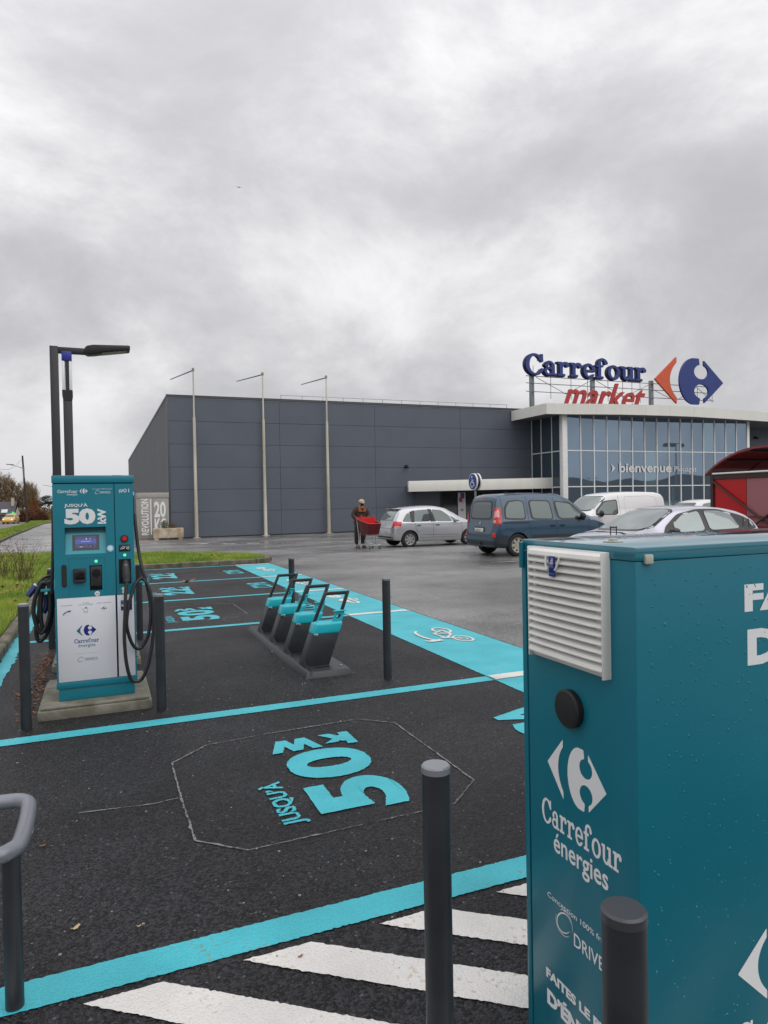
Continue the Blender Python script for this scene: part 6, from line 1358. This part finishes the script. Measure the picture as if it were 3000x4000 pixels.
# man: one skinned body; clothes as their own skins
def skin(name, verts, edges, radii, mat_, parent, sub=2, root=0):
    me = bpy.data.meshes.new(name); me.from_pydata([Vector(v) for v in verts], edges, [])
    o = bpy.data.objects.new('tmp', me); COL.objects.link(o); md = o.modifiers.new('s', 'SKIN'); md.use_smooth_shade = True
    for i, r_ in enumerate(radii):
        sv = me.skin_vertices[0].data[i]; sv.radius = r_ if isinstance(r_, tuple) else (r_, r_); sv.use_root = (i == root)
    sb = o.modifiers.new('u', 'SUBSURF'); sb.levels = sb.render_levels = sub
    dg = bpy.context.evaluated_depsgraph_get(); dg.update(); ev = bpy.data.meshes.new_from_object(o.evaluated_get(dg)); bpy.data.objects.remove(o)
    ev.name = name; ev.materials.clear(); ev.materials.append(mat_); shade(ev, 80); return link(name, ev, parent)
SKN = mat('skin', (.42, .22, .15), .5); JACK = mat('brown_jacket_cloth', (.045, .030, .024), .8, var=.25, vscale=9, bump=.004, bscale=18); TRS = mat('dark_trousers', (.035, .028, .024), .85, var=.15, vscale=10); SHOE = mat('brown_shoes', (.07, .03, .018), .5)
man = thing('person', (8.98, 24.16, gz(24)), R(2), label='elderly man in beige cap, black mask and brown jacket pushing the trolley with head bowed', category='person')
# local: facing +x' = towards the trolley; here facing -y in local frame
V_ = [(0, 0, .92), (0, -.01, 1.10), (0, -.05, 1.30), (0, -.08, 1.42), (0, -.10, 1.50), (0, -.15, 1.60), (0, -.17, 1.67),
      (.17, -.06, 1.40), (.24, -.06, 1.16), (.20, -.26, 1.04), (-.17, -.06, 1.40), (-.26, -.06, 1.16), (-.20, -.26, 1.04),
      (.10, 0, .88), (.11, -.02, .50), (.11, .02, .09), (.11, -.14, .05), (-.10, 0, .88), (-.12, .03, .50), (-.11, .08, .10), (-.11, -.07, .05)]
E_ = [(0, 1), (1, 2), (2, 3), (3, 4), (4, 5), (5, 6), (3, 7), (7, 8), (8, 9), (3, 10), (10, 11), (11, 12), (0, 13), (13, 14), (14, 15), (15, 16), (0, 17), (17, 18), (18, 19), (19, 20)]
R_ = [.13, .13, .15, .10, .055, (.075, .088), (.07, .08), .065, .048, .033, .065, .048, .033, .085, .062, .04, .035, .085, .062, .04, .035]
body = skin('body', V_, E_, R_, SKN, man)
jk = [(0, 0, .84), (0, -.01, 1.0), (0, -.02, 1.16), (0, -.055, 1.31), (0, -.08, 1.41), (.18, -.06, 1.39), (.275, -.05, 1.25), (.275, -.08, 1.13), (.215, -.25, 1.06), (-.18, -.06, 1.39), (-.285, -.05, 1.25), (-.285, -.08, 1.13), (-.215, -.25, 1.06)]
skin('jacket', jk, [(0, 1), (1, 2), (2, 3), (3, 4), (3, 5), (5, 6), (6, 7), (7, 8), (3, 9), (9, 10), (10, 11), (11, 12)], [(.25, .20), (.235, .20), (.24, .20), (.225, .17), .105, .12, .105, .09, .062, .12, .105, .09, .062], JACK, man)
man.scale = (1.04, 1.04, 1.04)
skin('trousers', [(0, 0, .90), (.10, 0, .84), (.11, -.02, .50), (.11, .02, .11), (-.10, 0, .84), (-.12, .03, .50), (-.11, .08, .12)], [(0, 1), (1, 2), (2, 3), (0, 4), (4, 5), (5, 6)], [.15, .125, .105, .085, .125, .105, .085], TRS, man)
for x, y in ((.11, -.01), (-.11, .05)): MB().sphere((x, y-.06, .045), 1, 12, 8, (.055, .14, .05)).box(x-.05, x+.05, y-.19, y+.06, 0, .02).build('shoe', SHOE, man, smooth=True)
MB().sphere((0, -.165, 1.665), .112, 16, 8, (.92, 1.05, .85), z0=-.05).build('cap_crown', mat('beige_cap_cloth', (.52, .42, .25), .8, bump=.002), man, smooth=True)
MB().add([(.085*math.cos(t), -.235-.085*abs(math.sin(t))**.8, 1.655-.035*abs(math.sin(t))) for t in [math.pi+math.pi*i/12 for i in range(13)]]+[(.085*math.cos(t), -.235-.085*abs(math.sin(t))**.8, 1.645-.035*abs(math.sin(t))) for t in [math.pi+math.pi*i/12 for i in range(13)]], [tuple(range(13)), tuple(range(13, 26))[::-1]]+[(i, i+13, (i+1) % 13+13, (i+1) % 13) for i in range(13)]).build('cap_peak', mat('beige_cap_cloth'), man)
MB().sphere((0, -.222, 1.575), 1, 14, 8, (.060, .050, .058)).build('face_mask', mat('black_mask_cloth', (.008, .008, .010), .8), man, smooth=True)
for s_ in (1, -1):
    MB().sphere((s_*.082, -.16, 1.61), 1, 8, 6, (.012, .022, .034)).build('ear', SKN, man, smooth=True); MB().sphere((s_*.030, -.248, 1.625), 1, 8, 6, (.012, .008, .008)).build('eye', mat('gloss_black'), man, smooth=True)
    MB().prism([(0, -.03), (s_*.13, -.01), (s_*.14, .10), (s_*.09, .16), (s_*.03, .05)], (1, 0, 0), (0, .15, 1), (s_*.01, -.255, 1.33), (0, .06, 0)).build('collar', mat('rust_collar', (.28, .075, .03), .8), man)
    # hands on the handle: palm and five fingers
    hx, hy, hz_ = s_*.195, -.30, 1.045
    h = skin('hand', [(hx, hy+.05, hz_), (hx-.005*s_, hy, hz_+.005), (hx-.01*s_, hy-.03, hz_)], [(0, 1), (1, 2)], [.030, (.040, .022), (.040, .020)], SKN, man, 1)
    for f_, ln in enumerate((.030, .036, .034, .026)):
        fx = hx-.01*s_+(f_-1.5)*.019
        g = skin('finger', [(fx, hy-.03, hz_), (fx, hy-.03-ln, hz_+.002), (fx, hy-.04-ln, hz_-.025), (fx, hy-.02-ln, hz_-.042)], [(0, 1), (1, 2), (2, 3)], [.0095, .009, .0085, .0075], SKN, man, 1)
    skin('thumb', [(hx-.03*s_, hy, hz_), (hx-.052*s_, hy-.025, hz_-.01), (hx-.05*s_, hy-.05, hz_-.03)], [(0, 1), (1, 2)], [.012, .010, .009], SKN, man, 1)
# a pull-along caddy whose handle shows over the cabinet
pc = thing('pull_caddy', (7.78, 9.0, 0), label='black U-shaped caddy handle poking up behind the teal cabinet', category='caddy')
MB().tube([(-.05, 0, .2), (-.05, 0, 1.09), (-.055, 0, 1.145), (-.03, 0, 1.16), (.05, 0, 1.155), (.075, 0, 1.14), (.07, 0, 1.09), (.07, 0, .2)], .0085, 8).build('handle', BLACKP, pc, smooth=True)
MB().tube([(-.06, 0, 1.157), (.08, 0, 1.152)], .012, 8, smooth=1).build('grip', BLACKP, pc); MB().box(-.16, .18, -.12, .12, .12, .70).build('bag_body', mat('dark_bag_cloth', (.03, .03, .035), .8), pc, bevel=.03)
for s_ in (1, -1): MB().cyl((.01+s_*.17, -.02, .09), (.01+s_*.17, .02, .09), .09, n=18).build('wheel', TYRE, pc)
# ================================================================== LEFT BACKGROUND
WOOD = mat('dark_tarred_wood', (.05, .035, .028), .85, var=.2, streak=True, vscale=5)
up = thing('utility_pole', (-9.95, 112, gz(112)), label='leaning dark wooden utility pole with a street light arm at the left road', category='utility pole')
MB().cyl((0, 0, -.2), (-.42, 0, 10.0), .17, .11, 10).build('pole', WOOD, up, smooth=True)
la = MB().tube([(-.36, 0, 8.15), (-1.2, -.1, 8.45), (-2.45, -.2, 8.78)], .045, 6).build('lamp_arm', GALV, up); MB().sphere((-2.0, -.18, 8.70), 1, 8, 6, (.55, .13, .07)).build('lamp_head', GALV, la, smooth=True); MB().box(-.38, -.20, -.12, .12, 6.7, 8.3).build('cable_guard', GALV, up)
MB().tube([(-.40, 0, 9.6), (-1.2, -4, 8.1), (-2.0, -8, 7.6), (-3.4, -18, 8.0), (-5.5, -30, 10.0), (-7.0, -40, 12.4)], .018, 4, smooth=5).build('overhead_wire', BLACKP, up)
u2 = thing('utility_pole', (-8.0, 150, gz(150)), label='farther utility pole whose lamp arm peeks out left of the charging station', category='utility pole')
MB().cyl((.3, 0, -.2), (.2, 0, 9.2), .16, .11, 8).build('pole', WOOD, u2); MB().tube([(.2, 0, 6.3), (-1.2, 0, 6.6), (-2.4, 0, 6.85)], .05, 6).build('lamp_arm', GALV, u2)
# pharmacy house
SLATE = mat('slate_roof', (.045, .04, .05), .6, var=.2, vscale=2); RENDR = mat('cream_render', (.50, .44, .34), .8)
ho_ = thing('pharmacy_house', (-17.5, 128, gz(128)), label='slate-roofed house with cream walls and a pale gable end beyond the yellow car', category='house')
MB().box(-26, -13.3, 128, 136, -.75, .75).build('wall', RENDR, ho_, world=True)
MB().add([(-26, 127.6, .65), (-13.2, 127.6, .65), (-13.2, 132, 2.75), (-26, 132, 2.75), (-26, 136.4, .65), (-13.2, 136.4, .65), (-13.2, 132, 2.6), (-26, 132, 2.6)], [(0, 1, 2, 3), (3, 2, 5, 4), (0, 3, 7), (1, 6, 2)]).build('roof', SLATE, ho_, world=True)
MB().box(-13.95, -13.55, 130.5, 131.4, 1.6, 3.4).build('chimney', RENDR, ho_, world=True); MB().add([(-13.2, 128, .6), (-12.3, 127, .6), (-12.7, 127.5, 1.9)], [(0, 1, 2)]).build('gable', RENDR, ho_, world=True)
MB().add([(-15.2, 128.0, .95), (-14.3, 128.0, .95), (-14.3, 129.1, 1.48), (-15.2, 129.1, 1.48)], [(0, 1, 2, 3)]).build('roof_window', HEADL, ho_, world=True); MB().box(-15.5, -14.2, 127.9, 127.98, -.3, .5).build('window', CGLASS, ho_, world=True)
aw = MB().add([(-14.4, 127.2, .55), (-13.1, 127.2, .55), (-13.1, 128, .95), (-14.4, 128, .95)], [(0, 1, 2, 3)]).build('awning', mat('green_awning', (.02, .12, .09), .6), ho_, world=True)
cs = thing('pharmacy_cross', (-12.75, 121.5, .70), label='lit green pharmacy cross sign on the end of the slate-roofed house', category='sign')
GCR = mat('green_neon', (.02, .5, .08), .4, emit=(.05, .75, .12), es=.9)
MB().box(-.14, .14, -.06, .06, -.38, .38).box(-.38, -.14, -.06, .06, -.14, .14).box(.14, .38, -.06, .06, -.14, .14).build('cross', GCR, cs); MB().box(-.05, .05, -.03, .03, -1.5, -.38).build('post', BLACKP, cs)
# bare poplars, bushes, pines
BARK = mat('bare_bark', (.12, .085, .055), .9, var=.2); TWG = mat('bare_twigs', (.24, .155, .09), .9, color2=(.19, .15, .08), vscale=.5)
def ribbon(mb, a, b, w):
    a, b = Vector(a), Vector(b); d = (b-a); s_ = d.cross(Vector((random.gauss(0, 1), random.gauss(0, 1), .1))).normalized()*w
    mb.add([a-s_, a+s_, b], [(0, 1, 2)])
def bare_tree(x, y, h, wid, label, nb=46, group='bare trees behind the house', name='bare_tree'):
    t = thing(name, (x, y, gz(y)), label=label, category='tree', group=group); tk = MB(); tw = MB()
    lean = random.gauss(0, .03)*h
    tk.cyl((0, 0, -.2), (lean*.5, 0, h*.55), .14, .07, 6); tk.cyl((lean*.5, 0, h*.55), (lean, 0, h*.95), .07, .02, 5)
    for _ in range(nb):
        z = h*random.uniform(.22, .9); a = random.uniform(0, 6.28); L_ = wid*random.uniform(.5, 1)*(1.15-.6*z/h)
        p = Vector((lean*z/h, 0, z)); q = p+Vector((math.cos(a)*L_*.6, math.sin(a)*L_*.6, L_*random.uniform(.7, 1.3))); ribbon(tk, p, q, .03)
        for _ in range(30):
            s_ = random.random(); r_ = p+(q-p)*s_; e_ = r_+Vector((random.gauss(0, .28), random.gauss(0, .28), random.uniform(.2, .9)))*L_*.6; ribbon(tw, r_, e_, .026)
            e2 = e_+Vector((random.gauss(0, .15), random.gauss(0, .15), random.uniform(.1, .5)))*L_*.5; ribbon(tw, r_+(e_-r_)*.6, e2, .018)
    tk.build('trunk', BARK, t); tw.build('crown', TWG, t)
for i in range(21):
    x = -24.5+.57*i+random.uniform(-.3, .3); y = 152+random.uniform(-4, 8); h = (9.6 if i < 11 else 9.2-.27*(i-11))+random.uniform(-.5, .5)
    bare_tree(x, y, h, 2.3, 'bare upright winter poplar in the row behind the slate-roofed house')
bare_tree(-12.2, 149, 5.6, 2.6, 'low spreading bare tree at the right end of the poplar row', 60)
def bush(x, y, w, h, m, label, n=1500, name='bush', s=.12, g=None):
    b = thing(name, (x, y, gz(y)), label=label, category='bush', group=g); mb = MB()
    for _ in range(n):
        v = Vector((random.gauss(0, 1), random.gauss(0, 1), abs(random.gauss(0, 1)))).normalized()*random.random()**.4*(1+.15*math.sin(7*random.random()))
        p = Vector((v.x*w/2, v.y*w*.35, v.z*h)); ribbon(mb, p, p+Vector((random.gauss(0, .3), random.gauss(0, .3), random.uniform(.1, .6)))*min(1, h*.3), s*.3)
    leaves(n//2, (0, 0, h*.42), 1, mb, s, (w/2, w*.33, h*.5)); mb.build('foliage', m, b); s2 = MB(); twigs(12, (0, 0, 0), h*.7, (w*.2, w*.2), s2, .03); s2.build('stem', BARK, b)
RB = mat('russet_foliage', (.14, .055, .025), .85, var=.3, vscale=.8); RB2 = mat('rusty_orange_foliage', (.20, .075, .02), .85, var=.3, vscale=.8); BB = mat('brown_scrub', (.11, .075, .035), .9, var=.3, vscale=.6); DG = mat('dark_pine_needles', (.018, .035, .018), .9, var=.3)
bush(-11.4, 133, 3.6, 2.4, RB, 'large russet bush left of the utility pole'); bush(-10.9, 137, 2.6, 4.1, RB2, 'tall rusty orange shrub behind the russet bush'); bush(-12.9, 136, 2.4, 2.0, BB, 'small brown scrub beside the house gable')
bush(-9.4, 131, 2.2, 1.9, RB, 'reddish low bush just right of the utility pole'); bush(-6.8, 140, 6, 2.9, RB2, 'orange brown hedge left of the charging station'); bush(-4, 150, 9, 3.2, BB, 'wide brown hedge mostly hidden behind the charging station'); bush(3, 165, 12, 3.4, BB, 'brown hedge behind the hall flank')
for i, (x, y, h) in enumerate(((-19.6, 260, 5.2), (-17.8, 262, 6.4), (-16.2, 258, 5.6), (-14.2, 262, 4.8), (-12, 265, 4.6))):
    t = thing('pine_tree', (x, y, gz(y)), label='dark umbrella-topped pine far beyond the orange hedge', category='tree', group='distant dark pines'); MB().cyl((0, 0, -.2), (.1, 0, h*.8), .2, .1, 6).build('trunk', BARK, t); mb = MB()
    for _ in range(6): leaves(260, (random.uniform(-1.2, 1.2), random.uniform(-1, 1), h*random.uniform(.62, .95)), 1, mb, .16, (1.3, 1.1, .55))
    mb.build('crown', DG, t)
# far woods all round (also what the glass front mirrors)
FARW = mat('far_wood', (.028, .034, .022), .95, color2=(.055, .04, .025), vscale=.06); wd = MB()
def wood_ring(pts, h0, h1, n):
    for (a, b) in zip(pts, pts[1:]):
        L_ = math.dist(a, b); k = int(L_/2.2)
        for i in range(k):
            t = (i+random.random())/k; x, y = a[0]+(b[0]-a[0])*t+random.gauss(0, 3), a[1]+(b[1]-a[1])*t+random.gauss(0, 3); h = random.uniform(h0, h1)*(1+.3*math.sin(i*.21))
            for _ in range(n):
                v = Vector((random.gauss(0, 1), random.gauss(0, 1), random.gauss(0, 1))).normalized()*random.random()**.4; p = Vector((x+v.x*3, y+v.y*3, gz(y)+h*.5+v.z*h*.5)); q = Matrix.Rotation(random.uniform(0, 6.28), 3, 'Z') @ Matrix.Rotation(random.uniform(0, 3.1), 3, 'X'); s_ = random.uniform(.3, .7)
                wd.add([p+q @ Vector((-s_, 0, 0)), p+q @ Vector((0, -s_*.7, 0)), p+q @ Vector((s_, 0, 0)), p+q @ Vector((0, s_*.7, 0))], [(0, 1, 2, 3)])
wood_ring([(-140, 290), (-60, 300), (20, 310)], 4, 6, 22); wood_ring([(-160, -110), (-60, -135), (80, -140), (220, -110), (330, 0)], 5, 8, 40); wood_ring([(-140, 290), (-150, 100), (-170, -110)], 6, 9, 14)
rg = [(-160, -118), (-60, -143), (80, -148), (220, -118), (335, -4)]
for (a, b) in zip(rg, rg[1:]):
    for k_ in range(60):
        p = [(a[0]+(b[0]-a[0])*t, a[1]+(b[1]-a[1])*t) for t in (k_/60, (k_+1)/60)]; h_ = [9.5+1.5*math.sin(q[0]*.06)+.8*math.sin(q[0]*.31) for q in p]
        wd.add([(p[0][0], p[0][1], -1), (p[1][0], p[1][1], -1), (p[1][0], p[1][1]-3, h_[1]), (p[0][0], p[0][1]-3, h_[0]), (p[1][0], p[1][1]-12, -1), (p[0][0], p[0][1]-12, -1)], [(0, 1, 2, 3), (3, 2, 4, 5)])
wd.build('far_wood', FARW, kind='stuff')
# floodlight mast across the car park, seen mirrored in the glass front
fm = thing('floodlight_mast', (86, -4.6, 0), label='tall floodlight mast across the car park, mirrored in the glass front', category='floodlight')
MB().cyl((0, 0, 0), (0, 0, 10.2), .16, .09, 10).build('mast', GALV, fm); MB().box(-2.0, 2.0, -.05, .05, 10.1, 10.2).build('crossbar', BLACKP, fm)
for x in (-1.9, -.7, 1.6): MB().box(x-.35, x+.35, -.2, .25, 9.6, 10.1).build('floodlight', BLACKP, fm, bevel=.04)
# dry weed stalks and fallen leaves on the grass
RSTK = mat('reddish_weed', (.16, .06, .035), .85)
for x, y, h, n, lab in ((-2.35, 18.2, 1.1, 26, 'tallest dry reddish weed clump in the grass nearest the road dashes'), (-1.55, 16.4, 1.0, 24, 'dry brown weed clump in the grass close to the charging station'), (-2.0, 17.2, .7, 18, 'short dry weed clump between the two taller ones'), (-3.1, 19.0, .55, 10, 'sparse dry stalks left of the weed clumps')):
    w_ = thing('dry_weed', (x, y, .09), label=lab, category='weed'); n *= 2; mb = MB(); twigs(n, (0, 0, 0), h, (.22, .2), mb, .005); mb.build('stem', DRY, w_)
    mb = MB()
    for _ in range(n*4): leaves(1, (random.gauss(0, .2), random.gauss(0, .15), h*random.uniform(.25, .95)), .08, mb, .022)
    mb.build('foliage', RSTK if h > .6 else DRY, w_)
LEAF = mat('dead_leaf', (.26, .10, .035), .7, var=.3, vscale=20); LEAFP = mat('pale_leaf', (.45, .36, .18), .6)
def leaf_mesh(s_, m, seed):
    rnd = random.Random(seed); mb = MB(); n = 14; out = []
    for k_ in range(n):
        t = 2*math.pi*k_/n; r_ = s_*(.55+.45*abs(math.cos(t))**.6)*(1 if k_ % 2 else .78); out.append((r_*math.cos(t), r_*.6*math.sin(t), s_*.18*math.cos(2*t)+rnd.uniform(0, .1)*s_+.12*s_))
    mb.add([(0, 0, .02*s_)]+out, [(0, 1+k_, 1+(k_+1) % n) for k_ in range(n)]); return mb.mesh('fallen_leaf', m, smooth=True)
LM = [leaf_mesh(.085, LEAF, 1), leaf_mesh(.07, LEAF, 2), leaf_mesh(.10, LEAF, 3)]
for i in range(60):
    x, y = random.uniform(-3.3, -1.25), random.uniform(9.5, 18)
    if i > 52: x, y = random.uniform(-1, 3.6), random.uniform(19.3, 21)
    o = link('fallen_leaf', LM[i % 3], None, label='curled brown dead leaf lying in the grass', category='leaf', group='dead leaves lying in the grass'); o.location = (x, y, .14); o.rotation_euler = (random.uniform(-.4, .4), random.uniform(-.4, .4), random.uniform(0, 6.28))
def lone(x, y, s_, m, lab, rz=0, z=.010): 
    o = link('fallen_leaf', leaf_mesh(s_, m, int(x*100)), None, label=lab, category='leaf'); o.location = (x, y, z); o.rotation_euler = (0, 0, rz)
lone(-.66, 6.75, .085, LEAF, 'large curled brown leaf on the asphalt left of the front left bollard', 0); lone(1.75, 15.3, .12, LEAF, 'orange brown leaf lying on the far turquoise bay line', .5); lone(1.63, 15.15, .10, LEAF, 'orange brown leaf beside the far turquoise bay line', 2)
lone(-.13, 2.92, .022, LEAFP, 'small pale yellow leaf on dark asphalt right of the hoop barrier', .6); lone(.10, 2.83, .010, LEAFP, 'tiny ochre leaf beside the thick turquoise line', .2); lone(.63, 2.40, .012, LEAF, 'tiny brown leaf between two white hatch stripes', .2); lone(1.70, 7.45, .03, LEAF, 'brown leaf caught at the edge of the scooter rack plate', 1); lone(-.30, 3.7, .018, LEAF, 'small orange leaf beyond the hoop barrier', 0.1)
# crumbs of grit scattered over the bays
gr2_ = MB()
for _ in range(260):
    x, y = random.uniform(-.9, 3.2), random.uniform(1.2, 12); s_ = random.uniform(.003, .008)
    gr2_.sphere((x, y, .006), s_, 5, 3, (1, .8, .6))
gr2_.build('grit', mat('pale_grit', (.30, .27, .23), .8), kind='stuff')
# leaf litter by the plinth
ll = MB()
for _ in range(500):
    x = random.choice((random.gauss(-.62, .06), random.gauss(-.56, .03))); y = random.uniform(5.95, 8.6)
    leaves(1, (x, y, .014), .01, ll, random.uniform(.006, .018))
ll.build('leaf_litter', LEAF, kind='stuff')
bd = thing('bird', (-3.6+9.2, 60, 34), label='tiny dark bird gliding high in the grey clouds', category='bird'); bd.location = (7.6, 39.0, 19.5)
bd.scale = (.5, .5, .5)
MB().add([(-.45, 0, .05), (0, .06, 0), (.45, 0, .08), (0, -.08, 0), (0, 0, .03)], [(0, 1, 4), (1, 2, 4), (2, 3, 4), (3, 0, 4), (0, 3, 1), (1, 3, 2)]).build('wings', BLACKP, bd); MB().sphere((0, 0, 0), 1, 8, 6, (.05, .16, .05)).build('body', BLACKP, bd)
